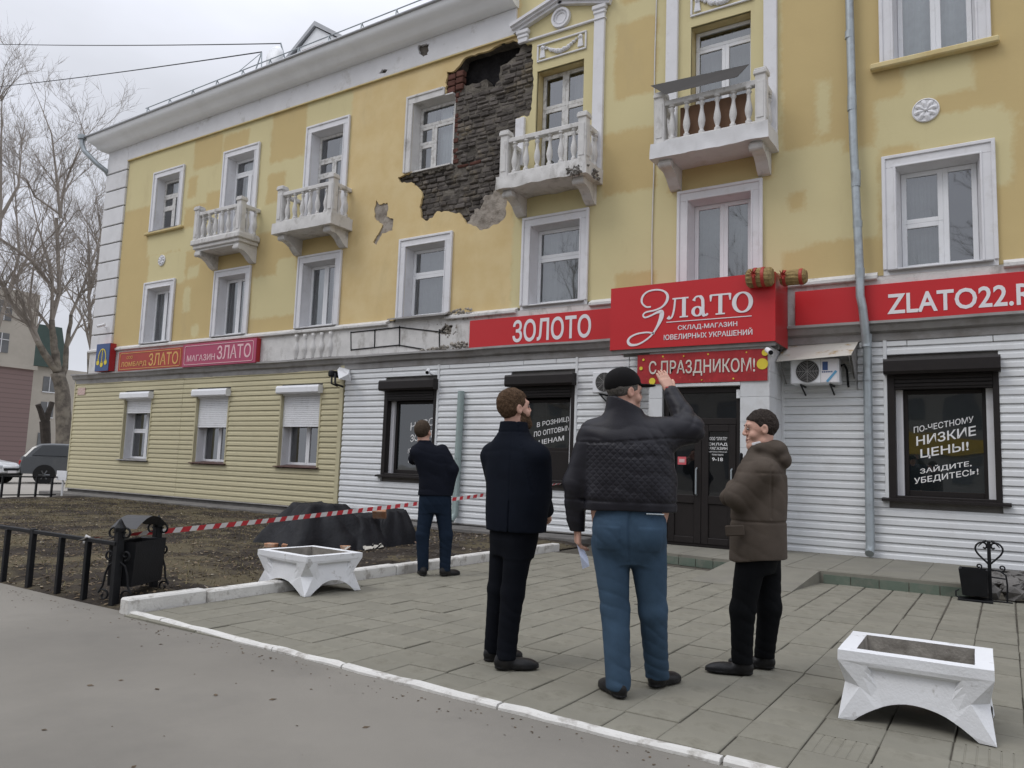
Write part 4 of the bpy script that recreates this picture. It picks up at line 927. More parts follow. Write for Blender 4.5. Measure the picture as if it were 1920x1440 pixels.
# ================================================================== SIGNS
def sign_box(name, x0, x1, y0, z0, z1, m, label, y1=-.062, cat='sign'):
    t = thing(name, ((x0+x1)/2, y1, z0), label, cat); build('panel', MB().bbox(x0, x1, y0, y1, z0, z1, .006), m, t); return t
s = sign_box('shop_sign', -9.09, -5.60, -.11, 3.616, 4.212, m_red, 'long red sign board with white letters left of the big red box'); text('lettering', 'ЗОЛОТО', -8.04, -6.335, 3.70, 4.14, -.116, m_letter, s, .018)
for x in (-8.0, -6.8): build('seam', MB().box(x-.003, x+.003, -.1115, -.109, 3.63, 4.20), m_redside, s)
s = sign_box('shop_sign', -2.74, 3.4, -.11, 3.60, 4.205, m_red, 'red sign board with white web address right of the big red box'); text('lettering', 'ZLATO22.RU', -1.42, .62, 3.735, 4.04, -.116, m_letter, s, .018)
s = thing('shop_sign', (-4.2, -.5, 3.29), 'big red box sign over the shop entrance with white lettering', 'sign')
build('panel', MB().box(-5.57, -2.85, -.90, -.885, 3.30, 4.36), m_red, s)
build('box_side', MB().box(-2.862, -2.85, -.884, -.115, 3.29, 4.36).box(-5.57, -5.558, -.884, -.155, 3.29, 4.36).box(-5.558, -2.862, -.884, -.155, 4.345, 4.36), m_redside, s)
build('soffit', MB().box(-5.555, -2.865, -.884, -.18, 3.30, 3.315), m_greytin, s)
build('frame_tube', MB().box(-5.555, -2.865, -.86, -.80, 3.24, 3.30).box(-5.5, -2.9, -.50, -.45, 3.24, 3.30), m_greytin, s)
zp = [(-4.839, 3.984), (-4.924, 3.991), (-4.991, 4.051), (-5.005, 4.121), (-4.968, 4.199), (-4.881, 4.25), (-4.741, 4.261), (-4.618, 4.225), (-4.556, 4.148), (-4.57, 4.052), (-4.654, 3.962), (-4.782, 3.92), (-4.922, 3.901), (-4.975, 3.858), (-4.943, 3.814), (-4.843, 3.836), (-4.735, 3.88), (-4.653, 3.885), (-4.663, 3.78), (-4.723, 3.652), (-4.822, 3.512), (-4.945, 3.422), (-5.07, 3.37), (-5.187, 3.371), (-5.237, 3.427), (-5.2, 3.497), (-5.073, 3.549), (-4.901, 3.561), (-4.77, 3.535)]
zs_ = smooth_path(zp, 6); wz = []
for i in range(len(zs_)):
    k = i/6
    w = .026
    for c0, amp, sg in ((8.5, .020, 1.2), (17.6, .050, 1.3), (3.2, .010, 1.2), (23.5, .022, 1.3)): w += amp*math.exp(-((k-c0)/sg)**2)
    wz.append(w)
lt = MB(); ribbon(lt, zs_, wz, -.908)
YL = -.908; zb, zt = 3.765, 4.095
# л
ribbon(lt, smooth_path([(-4.545, 3.79), (-4.51, 3.765), (-4.47, 3.80), (-4.44, 3.92), (-4.425, 4.075)], 5), [.06, .06, .06, .05, .045]+[.03]*16, YL)
ribbon(lt, [(-4.47, 4.082), (-4.20, 4.082)], .024, YL); ribbon(lt, [(-4.275, zt), (-4.275, zb)], .062, YL); ribbon(lt, [(-4.345, zb+.011), (-4.205, zb+.011)], .022, YL)
# а
ring(lt, -4.055, 3.845, .068, .072, .022, .055, YL, 26); ribbon(lt, smooth_path([(-4.115, 4.02), (-4.085, 4.075), (-4.02, 4.085), (-3.975, 4.04), (-3.965, 3.95), (-3.965, 3.84), (-3.955, 3.785), (-3.91, 3.775), (-3.885, 3.80)], 5), [.055, .05, .04, .03, .028]+[.026]*6+[.05]*14+[.055]*8+[.03]*8, YL)
# т
ribbon(lt, [(-3.845, 4.082), (-3.525, 4.082)], .026, YL); ribbon(lt, [(-3.685, zt), (-3.685, zb)], .062, YL); ribbon(lt, [(-3.76, zb+.011), (-3.61, zb+.011)], .022, YL); ribbon(lt, [(-3.835, 4.085), (-3.84, 3.985)], [.045, .018], YL); ribbon(lt, [(-3.535, 4.085), (-3.53, 3.985)], [.045, .018], YL)
# о
ring(lt, -3.34, 3.93, .128, .152, .024, .066, YL)
ribbon(lt, [(-4.57, 3.705), (-3.20, 3.705)], .013, YL)
build('lettering', lt, m_letter, s)
text('lettering', 'СКЛАД-МАГАЗИН', -4.375, -3.42, 3.55, 3.64, -.906, m_letter, s, .012); text('lettering', 'ЮВЕЛИРНЫХ УКРАШЕНИЙ', -4.61, -3.19, 3.415, 3.525, -.906, m_letter, s, .012)

# three small light boxes at the left corner
s = thing('pawn_sign', (-22.7, -.2, 3.72), 'small blue sign box with yellow scales emblem and red side at the house corner', 'sign')
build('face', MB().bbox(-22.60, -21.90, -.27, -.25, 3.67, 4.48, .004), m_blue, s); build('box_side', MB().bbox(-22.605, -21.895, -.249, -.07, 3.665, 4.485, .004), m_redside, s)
em = MB(); ex = -22.25; ribbon(em, smooth_path([(ex+q, r) for q, r in ((-.2, 3.97), (-.18, 4.15), (-.1, 4.28), (0, 4.32), (.1, 4.28), (.18, 4.15), (.2, 3.97))], 5), .030, -.278); ribbon(em, [(ex, 4.31), (ex, 3.95)], .026, -.278)
for x, z in ((ex-.2, 3.92), (ex, 3.86), (ex+.2, 3.92)):
    em.lathe([(0, -.004), (.075, -.004), (.075, 0), (0, 0)], (x, -.275, z), 14, 'y'); em.box(x-.03, x+.03, -.279, -.272, z+.06, z+.10)
build('scales_emblem', em, m_yellow, s)
def framed(s, x0, x1, z0, z1, y, m):
    mb = MB(); r = .06; ps = []
    for cx, cz, a0 in ((x1-r, z1-r, 0), (x0+r, z1-r, 90), (x0+r, z0+r, 180), (x1-r, z0+r, 270)):
        for k in range(5): a = math.radians(a0+k*22.5); ps.append((cx-r*.0+r*math.cos(a)*.9, cz+r*math.sin(a)*.9))
    ribbon(mb, ps, .016, y, closed=True); build('border', mb, m, s)
s = thing('pawn_shop_sign', (-20.3, -.2, 3.68), 'rust red sign box with gold letters between the blue and pink signs', 'sign')
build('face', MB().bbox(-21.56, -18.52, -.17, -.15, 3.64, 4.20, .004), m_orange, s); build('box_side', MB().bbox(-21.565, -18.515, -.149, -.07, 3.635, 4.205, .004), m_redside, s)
framed(s, -21.48, -18.60, 3.685, 4.155, -.177, m_gold); text('lettering', 'ООО', -21.15, -20.85, 3.98, 4.07, -.176, m_gold, s, .005); text('lettering', 'ЛОМБАРД', -21.4, -20.15, 3.74, 3.90, -.176, m_gold, s, .012); text('lettering', 'ЗЛАТО', -20.05, -18.70, 3.74, 4.09, -.176, m_gold, s, .012)
s = thing('shop_sign', (-17.3, -.2, 3.66), 'pink sign box with pale letters below the two left balconies', 'sign')
build('face', MB().bbox(-18.46, -15.50, -.21, -.19, 3.63, 4.24, .004), m_pink, s); build('box_side', MB().bbox(-18.465, -15.495, -.189, -.07, 3.625, 4.245, .004), m_redside, s)
framed(s, -18.37, -15.59, 3.68, 4.19, -.217, m_palepink); text('lettering', 'МАГАЗИН', -18.25, -17.08, 3.77, 3.94, -.216, m_palepink, s, .012); text('lettering', 'ЗЛАТО', -17.0, -15.68, 3.77, 4.13, -.216, m_palepink, s, .012)
tag(build('address_plate', MB().bbox(-23.86, -23.45, -.04, -.022, 3.02, 3.24, .003), M('faded_plate', (.55, .42, .38), .7, .15, 20, dirt=(.35, .12, .1), ds=14, da=.7), loc=(-23.6, -.03, 3.0)), 'small faded house plate on the beige siding below the corner', 'house plate')

# ================================================================== SHOP WINDOWS, DOOR
def text_lines(par, lines, y):
    for body, x0, x1, z0, z1, sl, bo in lines: text('lettering', body, x0, x1, z0, z1, y, m_vinyl, par, bo, sl, ext=.0)
def shop_window(k, left_white, lines, glass_z=(1.15, 2.62)):
    a, b = GW[k]; w = build('shop_window', MB().bbox(a+.10, b-.075, -.03, .14, 2.62, 2.84, .006), m_brown, BLD)
    for q in ((a, a+.10), (b-.075, b)): build('side_rail', MB().bbox(q[0], q[1], -.04, .14, 1.02, 2.84, .006), m_brown, w)
    build('shutter_box', MB().prism([(-.005, 2.83), (-.19, 2.83), (-.215, 2.87), (-.215, 3.02), (-.19, 3.055), (-.005, 3.055)], a-.03, b+.03, 'x'), m_brown, w)
    for i in range(3): build('shutter_slat', MB().bbox(a+.10, b-.075, -.05, -.028, 2.655+i*.055, 2.70+i*.055, .004), m_brown, w)
    [build('reveal', MB().box(q[0], q[1], .10, .30, 1.06, 2.62), m_trim, w) for q in ((a+.10, a+.19), (b-.16, b-.075))]
    g0, g1 = a+.19, b-.15; z0, z1 = glass_z
    fr = MB()
    for q in ((g0, g0+.06, z0-.08, z1), (g1-.06, g1, z0-.08, z1), (g0+.06, g1-.06, z1-.06, z1), (g0+.06, g1-.06, z0-.08, z0)): fr.bbox(q[0], q[1], .16, .22, q[2], q[3], .006)
    build('sash', fr, m_brown, w); build('pane', MB().quad((g0+.055, .19, z0-.005), (g1-.055, .192, z0-.005), (g1-.055, .19, z1-.055), (g0+.055, .188, z1-.055)), m_glassd, w, norm=False)
    room(w, a+.1, b-.1, 1.0, 2.7, .24, 1.4)
    sl = MB().prism([(.17, 1.075), (-.11, 1.02), (-.11, .985), (.02, .985), (.17, 1.04)], a-.09, b+.10, 'x'); build('sill', sl, m_brown, w); build('sill_box', MB().bbox(a, b, -.03, .16, .99, 1.07, .01), m_brown, w)
    text_lines(w, lines, .183); return w
# goods and shelves dimly seen behind the shop glass
w3 = shop_window(3, True, [('НОВОЕ', -10.76, -9.99, 1.99, 2.16, .19, .012), ('ЗОЛОТО', -10.75, -10.0, 1.74, 1.90, .19, .012), ('ЮВЕЛИРНЫЕ', -10.80, -10.02, 1.50, 1.60, .19, .01), ('РЕМОНТ', -10.78, -10.2, 1.30, 1.41, .19, .01)])
w4 = shop_window(4, False, [('В РОЗНИЦУ', -7.60, -6.86, 2.05, 2.16, .17, .012), ('ПО ОПТОВЫМ', -7.66, -6.87, 1.88, 1.98, .17, .01), ('ЦЕНАМ', -7.55, -7.0, 1.71, 1.82, .17, .012)], (1.68, 2.60))
build('lower_panel', MB().bbox(GW[4][0]+.19, GW[4][1]-.15, .15, .20, 1.05, 1.61, .006), m_brown, w4)
w6 = shop_window(6, True, [('ПО-ЧЕСТНОМУ', -1.13, -.37, 1.99, 2.08, .21, .008), ('НИЗКИЕ', -1.10, -.345, 1.80, 1.94, .215, .014), ('ЦЕНЫ!', -1.05, -.44, 1.60, 1.75, .21, .014), ('ЗАЙДИТЕ,', -1.06, -.41, 1.38, 1.485, .21, .012), ('УБЕДИТЕСЬ!', -1.14, -.33, 1.225, 1.33, .21, .012)])
shop_window(7, True, [])
shelf = MB(); shelf.box(-1.3, -.2, 1.0, 1.03, 1.1, 1.55); build('counter', shelf, M('dark_blue_board', (.02, .035, .10), .6), w6)
def clinic_window(k, roll):
    a, b = GW[k]; z1 = 3.04; z0 = 1.12
    w = build('shutter_window', MB().bbox(a+.046, b-.046, .0, .04, 2.80, 2.86, .005), m_frame, BLD)
    for q in ((a, a+.045), (b-.045, b)): build('side_rail', MB().bbox(q[0], q[1], -.035, .16, z0, 2.86, .005), m_beige, w)
    build('shutter_box', MB().prism([(.0, 2.84), (-.15, 2.84), (-.175, 2.87), (-.175, 2.98), (-.15, 3.03), (.0, 3.03)], a-.02, b+.02, 'x'), m_frame, w)
    n = int((2.86-roll)/.048)
    for i in range(n): build('shutter_slat', MB().bbox(a+.045, b-.045, .045, .06, roll+i*.048, roll+i*.048+.045, .006), m_frame, w)
    [build('reveal', MB().box(*q), m_trim, w) for q in ((a+.045, a+.07, .06, .30, z0, 2.9), (b-.07, b-.045, .06, .30, z0, 2.9), (a+.071, b-.071, .06, .30, 2.86, 2.9))]
    glaze(w, a+.07, b-.07, z0+.04, 2.84, .26, LEFTBAR if k == 0 else TWO, m_frame, m_glass, .06); room(w, a+.05, b-.05, z0, 2.9, .34)
    if k != 2: curtain(w, a+.1, a+.5, z0, 2.8, .5, m_curtain2)
    build('sill', MB().prism([(.27, z0+.045), (-.09, z0+.0), (-.09, z0-.02), (.27, z0+.02)], a-.05, b+.04, 'x'), M('brown_sill', (.10, .055, .045), .5, .1) if k else m_greytin, w)
clinic_window(0, 2.44); clinic_window(1, 2.04); clinic_window(2, 2.06)

m_wtile = M('white_wall_tile', (.60, .61, .62), .45, .03, 3, spec=.4, rnd=.03, dirt=(.45, .45, .44), ds=4, da=.5)
m_frame_in = M('vestibule_grey', (.30, .30, .30), .8)
vb = thing('entrance_vestibule', (-3.95, -.4, .15), 'white tiled shop entrance bay with dark double door under the big red sign', 'entrance')
build('core', MB().box(-4.885, -4.67, -.775, -.02, .15, 3.26).box(-3.40, -2.985, -.775, -.02, .15, 3.26).box(-4.67, -3.40, -.775, -.02, 2.70, 3.26), m_frame_in, vb)
def wtiles(x0, x1, y, z0, z1, nx, nz, side=None):
    for i in range(nx):
        for j in range(nz):
            za, zb_ = z0+(z1-z0)*j/nz+.0015, z0+(z1-z0)*(j+1)/nz-.0015
            if side is None: b = MB().bbox(x0+(x1-x0)*i/nx+.0015, x0+(x1-x0)*(i+1)/nx-.0015, y, y+.022, za, zb_, .002)
            else: b = MB().bbox(side, side+.022 if side > -4 else side-.022, x0+(x1-x0)*i/nx+.0015, x0+(x1-x0)*(i+1)/nx-.0015, za, zb_, .002)
            build('wall_tile', b, m_wtile, vb)
wtiles(-4.885, -4.665, -.80, .16, 3.25, 1, 8); wtiles(-3.405, -2.962, -.80, .16, 3.25, 1, 8); wtiles(-.776, -.02, 0, .16, 3.25, 2, 8, side=-2.983); wtiles(-.776, -.02, 0, .16, 3.25, 2, 8, side=-4.887)
wtiles(-4.66, -3.41, -.80, 2.70, 3.25, 4, 2)
build('lintel', MB().bbox(-4.67, -3.40, -.815, -.70, 2.655, 2.705, .006), m_wtile, vb)
dr = MB()
for q in ((-4.66, -4.585, .155, 2.655), (-3.485, -3.41, .155, 2.655), (-4.585, -3.485, 2.56, 2.655), (-4.585, -3.485, 2.06, 2.16)): dr.bbox(q[0], q[1], -.72, -.64, q[2], q[3], .006)
dr.bbox(-4.66, -3.41, -.71, -.65, .155, .20, .005); door_f = build('door_frame', dr, m_brown, vb)
build('transom_pane', MB().quad((-4.59, -.68, 2.155), (-3.48, -.68, 2.155), (-3.48, -.68, 2.565), (-4.59, -.68, 2.565)), m_glassdoor, vb, norm=False)
def leaf_door(x0, x1, hx):
    d = MB()
    for q in ((x0, x0+.11, .20, 2.055), (x1-.11, x1, .20, 2.055), (x0+.11, x1-.11, 1.95, 2.055), (x0+.11, x1-.11, .82, .95), (x0+.11, x1-.11, .20, .30)): d.bbox(q[0], q[1], -.725, -.66, q[2], q[3], .006)
    d.bbox(x0+.11, x1-.11, -.70, -.675, .30, .82, .004); lf_ = build('door_leaf', d, m_brown, vb)
    build('pane', MB().quad((x0+.10, -.69, .945), (x1-.10, -.69, .945), (x1-.10, -.69, 1.955), (x0+.10, -.69, 1.955)), m_glassdoor, lf_, norm=False)
    build('handle', MB().tube([(hx, -.735, .95), (hx, -.775, .97), (hx, -.775, 1.35), (hx, -.735, 1.37)], .014, 8), m_galv, lf_); return lf_
l1 = leaf_door(-4.58, -4.035, -4.10); l2 = leaf_door(-4.03, -3.49, -3.545)
for body, x0, x1, z0, z1, bo in (('ООО "ЗЛАТО"', -3.915, -3.635, 1.815, 1.865, .01), ('СКЛАД', -3.93, -3.63, 1.725, 1.775, .01), ('МАГАЗИН', -3.93, -3.63, 1.665, 1.71, .01), ('ЮВЕЛИРНЫХ УКРАШЕНИЙ', -3.92, -3.635, 1.625, 1.645, .01), ('РЕЖИМ РАБОТЫ', -3.87, -3.69, 1.575, 1.60, .01), ('9-18', -3.87, -3.70, 1.49, 1.545, .012)):
    text('lettering', body, x0, x1, z0, z1, -.694, m_vinyl, l2, bo, 0, ext=0)
build('sticker', MB().box(-4.43, -4.29, -.696, -.692, 1.42, 1.545), M('pink_sticker', (.55, .10, .12), .6), l1); build('sticker_mark', MB().box(-4.405, -4.315, -.699, -.6965, 1.455, 1.51), M('pale_sticker', (.6, .4, .4), .6), l1)
text('lettering', 'ОТКРЫТО', -4.44, -4.28, 1.735, 1.76, -.694, m_vinyl, l1, .012, 0, ext=0)
build('room', MB().box(-4.66, -3.41, -.05, -.03, .15, 2.65), m_room, vb)
build('door_closer_box', MB().bbox(-3.475, -3.415, -.76, -.722, 2.46, 2.60, .006), m_frame, vb)

bn = thing('banner', (-4.05, -.82, 2.72), 'red holiday banner with cream letters and yellow dots above the shop door', 'banner')
m_ban = M('banner_cloth', (.33, .018, .022), .55, .2, 6, spec=.4, dirt=(.50, .08, .05), ds=18, da=.8, dlo=.62, dhi=.66)
P_, F_ = grid_sheet(-5.10, -2.985, 2.715, 3.205, 40, 10, lambda p: 0*p[:, 0]); P_ = np.stack([P_[:, 0], -.822+.004*np.sin(P_[:, 0]*9+P_[:, 1]*5), P_[:, 1]], 1); np_obj('cloth', P_, F_[:, ::-1], m_ban, bn)
text('lettering', 'С ПРАЗДНИКОМ!', -4.89, -3.17, 2.835, 3.095, -.832, M('cream_letter', (.62, .58, .52), .5), bn, .01, -.012, ext=.003)
dots = MB()
for x, z, r in ((-3.06, 2.97, .085), (-5.03, 2.98, .03), (-4.83, 2.76, .055), (-3.02, 3.14, .05), (-4.99, 3.12, .02), (-3.9, 3.16, .014), (-4.3, 3.15, .012), (-3.5, 2.76, .014), (-4.5, 2.77, .012), (-4.0, 2.755, .01), (-3.3, 3.16, .012), (-4.65, 3.16, .015)): build('yellow_dot', MB().lathe([(0, -.003), (r, -.003), (r, 0), (0, 0)], (x, -.829, z), 16, 'y'), m_yellow, bn)
# straw crackers tied with red ribbon on the corner of the big sign
m_straw = M('straw', (.28, .20, .085), .9, .35, 14, .9, 60, dirt=(.14, .09, .04), ds=20, da=.8, streak=(1, 6, 6)); m_rib = M('red_ribbon', (.36, .04, .03), .5, .1)
for (x0, x1, y, z, r, lab, rib) in ((-3.25, -2.86, -.98, 4.27, .145, 'fat straw roll with red ribbon hanging on the front corner of the big red sign', (-3.12, -3.0)), (-2.80, -2.42, -.78, 4.27, .115, 'thinner straw roll with red ribbon on the side of the big red sign', (-2.74, -2.50))):
    t = thing('straw_roll', ((x0+x1)/2, y, z-r), lab, 'decoration', 'straw rolls on the big red sign')
    pr = [(0, x0-.0), (r*.75, x0), (r*.98, x0+.03), (r, (x0+x1)/2), (r*.98, x1-.03), (r*.75, x1), (0, x1)]
    mb = MB(); n = 26
    for k, (q, xx) in enumerate(pr):
        mb.v += [(xx, y+q*math.cos(2*PI*i/n)*(1+.05*math.sin(i*3.1+k)), z+q*math.sin(2*PI*i/n)*(1+.05*math.cos(i*2.3+k))) for i in range(n)]
    for k in range(len(pr)-1):
        for i in range(n): mb.f.append((k*n+i, k*n+(i+1) % n, (k+1)*n+(i+1) % n, (k+1)*n+i))
    build('straw', mb, m_straw, t)
    for rx in rib: build('ribbon', MB().lathe([(r*1.03, rx-x0-.02), (r*1.08, rx-x0-.015), (r*1.08, rx-x0+.025), (r*1.03, rx-x0+.03)], (x0, y, z), 26, 'x'), m_rib, t)
    bw = MB()
    for k in range(9): a = k*.7; bw.tube([(rib[0], y-r, z+r*.2), (rib[0]+.07*math.cos(a), y-r-.05, z+r*.2+.07*math.sin(a)), (rib[0]+.02*math.cos(a+.4), y-r-.01, z+r*.2+.02*math.sin(a+.4))], .008, 5, flat=.4)
    build('bow', bw, m_rib, t)

# ================================================================== AIR CONDITIONERS, AWNINGS, LAMPS, CAMERAS, PIPES
def aircon(x0, z0, w, label, sticker=True):
    t = thing('air_conditioner', (x0+w/2, -.2, z0), label, 'air conditioner', 'outdoor air conditioner units'); h = .385; y0, y1 = -.36, -.07
    m_ac = m_frame; build('case', MB().bbox(x0, x0+w, y0, y1, z0, z0+h, .018), m_ac, t)
    cx, cz = x0+w*.36, z0+h/2; g_ = MB().lathe([(.0, .0), (.163, .0), (.17, -.006), (.17, .008)][::-1], (cx, y0-.002, cz), 30, 'y'); build('fan_grille', g_, m_black, t)
    gr_ = MB()
    for r in np.arange(.03, .165, .022): ribbon(gr_, [(cx+r*math.cos(2*PI*i/26), cz+r*math.sin(2*PI*i/26)) for i in range(26)], .006, y0-.014, .004, closed=True)
    for k in range(8): a = k*PI/4; ribbon(gr_, [(cx, cz), (cx+.165*math.cos(a), cz+.165*math.sin(a))], .007, y0-.016, .004)
    build('grille_wires', gr_, m_greytin, t); build('side_panel_seam', MB().box(x0+w*.63, x0+w*.635, y0-.002, y0+.01, z0+.01, z0+h-.01), m_greytin, t)
    if sticker:
        build('label_panel', MB().box(x0+w*.645, x0+w*.965, y0-.003, y0+.001, z0+.02, z0+h-.03), m_letter, t); build('blue_label', MB().box(x0+w*.67, x0+w*.78, y0-.006, y0-.0035, z0+.20, z0+.33), m_blue, t)
        sw = MB(); ribbon(sw, [(x0+w*.76, z0+.025), (x0+w*.95, z0+.185)], .035, y0-.006, .003); build('blue_swoosh', sw, M('sky_blue', (.12, .33, .52), .5), t)
        tx = MB()
        for k in range(6): tx.box(x0+w*.66+k*.026, x0+w*.66+k*.026+.018, y0-.006, y0-.0035, z0+.165, z0+.185)
        build('small_print', tx, m_blue, t)
    br = MB().tube([(x0+w*.22, -.02, z0-.14), (x0+w*.22, -.34, z0-.02)], .014, 6).tube([(x0+w*.82, -.02, z0-.14), (x0+w*.82, -.34, z0-.02)], .014, 6).box(x0+w*.22-.012, x0+w*.22+.012, -.36, -.02, z0-.025, z0-.002).box(x0+w*.82-.012, x0+w*.82+.012, -.36, -.02, z0-.025, z0-.002); build('bracket', br, m_black, t)
    build('hose', MB().tube([(x0+w+.0, -.2, z0+.28), (x0+w+.05, -.2, z0+.30), (x0+w+.08, -.16, z0+.22), (x0+w+.085, -.10, z0+.0), (x0+w+.08, -.05, z0-.02)], .018, 7), m_black, t); return t
aircon(-2.76, 2.70, .70, 'white air conditioner unit with blue sticker under the rusty awning')
aircon(-6.16, 2.64, .66, 'air conditioner unit left of the entrance behind the man in the cap', False)
m_awn = M('rusty_white_sheet', (.50, .48, .43), .6, .06, 3, dirt=(.30, .185, .055), ds=5, da=.85, dlo=.56, dhi=.66)
aw = thing('awning', (-2.4, -.2, 3.1), 'small white rust stained awning sheet over the air conditioner by the drainpipe', 'awning')
build('sheet', MB().add([(-2.93, -.50, 3.06), (-1.86, -.50, 3.11), (-1.83, -.0, 3.38), (-2.93, -.0, 3.36), (-2.93, -.51, 3.04), (-1.86, -.51, 3.09)], [(0, 1, 2, 3), (0, 4, 5, 1)]), m_awn, aw)
build('awning_bracket', MB().add([(-1.865, -.48, 3.09), (-1.85, -.005, 3.35), (-1.85, -.005, 2.62), (-1.855, -.05, 2.62)], [(0, 1, 2, 3)]), m_greytin, aw)
build('awning_bracket', MB().tube([(-2.9, -.48, 3.05), (-2.9, -.01, 2.75)], .01, 5), m_greytin, aw)
build('awning_bracket', MB().tube([(-1.9, -.48, 3.09), (-1.9, -.01, 2.80)], .01, 5), m_greytin, aw)
ct = thing('tin_canopy', (-12.5, -.3, 3.2), 'torn tin canopy and black lamp where beige and white siding meet', 'canopy')
build('tin', MB().add([(-12.78, -.02, 3.44), (-12.42, -.44, 3.30), (-12.18, -.34, 3.20), (-12.46, -.02, 3.36), (-12.3, -.50, 3.08), (-12.2, -.22, 3.06)], [(0, 1, 2, 3), (1, 4, 2), (2, 4, 5), (2, 5, 3)]), m_frame, ct)
build('lamp', MB().bbox(-12.75, -12.60, -.42, -.10, 3.16, 3.30, .03).tube([(-12.66, -.36, 3.2), (-12.60, -.42, 3.0), (-12.52, -.30, 2.95)], .022, 6).tube([(-12.5, -.42, 3.22), (-12.42, -.48, 2.98), (-12.35, -.3, 2.93)], .025, 6), m_black, ct)
def cctv(x, y, z, dx, lab):
    t = thing('security_camera', (x, y, z), lab, 'camera', 'security cameras'); build('bracket', MB().tube([(x, .0 if y > -.3 else -.78, z-.05), (x, y, z-.03)], .018, 7), m_frame, t)
    build('camera_body', MB().tube([(x-dx, y-.02, z+.03), (x+dx, y-.13, z-.03)], .042, 10), m_frame, t); build('lens', MB().tube([(x+dx, y-.13, z-.03), (x+dx*1.12, y-.145, z-.036)], .034, 10), m_black, t)
cctv(-22.55, -.14, 5.06, -.1, 'small camera on the white corner blocks above the blue sign')
cctv(-2.93, -.88, 3.14, .04, 'small white camera under the right corner of the big red sign')
cctv(-10.05, -.12, 3.20, .03, 'small white camera on the white siding above the left shop window')
def pipe_thing(name, label, cat, segs, m, r, sleeves):
    p0 = segs[-1]; t = thing(name, (p0[0], p0[1], p0[2]), label, cat)
    build('pipe', MB().tube(segs, r, 12), m, t, smooth=True, ang=.6)
    for (a, b, rr_) in sleeves: build('sleeve', MB().tube([a, b], rr_, 12), m, t, smooth=True, ang=.6)
    return t
segs = [(-1.93, -.13, 12.6), (-1.85, -.14, 6.5), (-1.775, -.215, 4.4), (-1.77, -.24, 4.02), (-1.74, -.24, 3.85), (-1.715, -.22, 3.55), (-1.70, -.13, 3.2), (-1.70, -.13, 2.9), (-1.70, -.13, .34), (-1.70, -.15, .27), (-1.70, -.22, .22)]
pipe_thing('drainpipe', 'tall galvanised drainpipe crossing the right red sign down to the porch', 'drainpipe', segs, m_galv, .062,
    [((-1.885, -.135, 8.2), (-1.882, -.135, 8.32), .070), ((-1.863, -.138, 7.0), (-1.861, -.138, 7.25), .069), ((-1.82, -.165, 5.75), (-1.815, -.168, 6.0), .070), ((-1.80, -.185, 5.1), (-1.798, -.19, 5.2), .069), ((-1.775, -.215, 4.3), (-1.773, -.22, 4.45), .070), ((-1.705, -.15, 3.25), (-1.70, -.13, 3.45), .072), ((-1.70, -.13, 2.75), (-1.70, -.13, 2.83), .069), ((-1.70, -.13, 1.65), (-1.70, -.13, 1.72), .067)])
pipe_thing('downpipe', 'pale green pipe on the white siding between the two left shop windows', 'drainpipe', [(-9.24, -.10, 2.78), (-9.25, -.10, 1.6), (-9.27, -.10, .32), (-9.29, -.2, .20)], m_teal, .068, [((-9.25, -.10, 1.5), (-9.252, -.10, 1.42), .074)])
pipe_thing('eave_pipe', 'grey gutter outlet pipe bending from the roof corner to the wall', 'drainpipe', [(-24.02, -.56, 11.08), (-24.0, -.56, 10.85), (-23.9, -.52, 10.62), (-23.5, -.30, 10.2), (-23.34, -.10, 10.02), (-23.40, .06, 9.9)], m_galv, .075, [((-24.02, -.56, 11.0), (-24.02, -.56, 11.13), .13)])
for z0_, lab in ((20.9, 'upper thin wire from the roof to the left across the sky'), (18.75, 'lower thin wire from the roof to the left across the sky')):
    a = Vector((-17.15, 1.2, 13.12)) if z0_ > 20 else Vector((-16.0, -.30, 11.80)); b = Vector((-40, 3.3, z0_)); e = b+(b-a)*1.2; pts = []
    for i in range(25): s_ = i/24; p = a.lerp(e, s_); p.z -= .8*4*s_*(1-s_)*.35; pts.append(p)
    tag(build('overhead_wire', MB().tube(pts, .016, 5), m_black, loc=tuple(a)), lab, 'wire')

# ================================================================== FENCES, BINS, PLANTERS
def scroll(c, r0, turns, d0, y, flip=1, n=22, plane='x'):
    pts = []
    for i in range(n):
        t = i/(n-1); a = d0+flip*turns*2*PI*t; r = r0*(1-.82*t); pts.append((c[0]+r*math.cos(a), c[1]+r*math.sin(a)))
    return pts
fe = thing('low_fence', (-9, -8.74, 0), 'low black metal railing along the edge of the garden in front', 'fence')
xs_ = [-6.84, -7.28, -7.80, -8.29, -8.78, -9.27, -9.76, -10.25, -10.74, -11.23, -11.72, -12.21]
for i, x in enumerate(xs_):
    big = i in (2, 6, 10); build('post', MB().bbox(x-(.030 if big else .022), x+(.030 if big else .022), -8.765, -8.72, -.05, .545 if big else .505, .004), m_black, fe)
build('rail', MB().bbox(-12.6, -6.40, -8.762, -8.722, .50, .535, .005), m_black, fe)
fe = thing('low_fence', (-22.1, -4, 0), 'far low black railing at the left end of the garden', 'fence')
for y in (-1.42, -1.85, -2.29, -2.73, -3.17, -3.61, -4.05, -4.5, -4.95): build('post', MB().box(-22.09+(-1.42-y)*.1-.02, -22.05+(-1.42-y)*.1, y-.02, y+.02, -.02, .60), m_black, fe)
build('rail', MB().tube([(-22.07, -1.3, .58), (-22.42, -5.0, .58)], .022, 6), m_black, fe); build('rail', MB().tube([(-22.07, -1.3, .10), (-22.42, -5.0, .10)], .018, 6), m_black, fe)
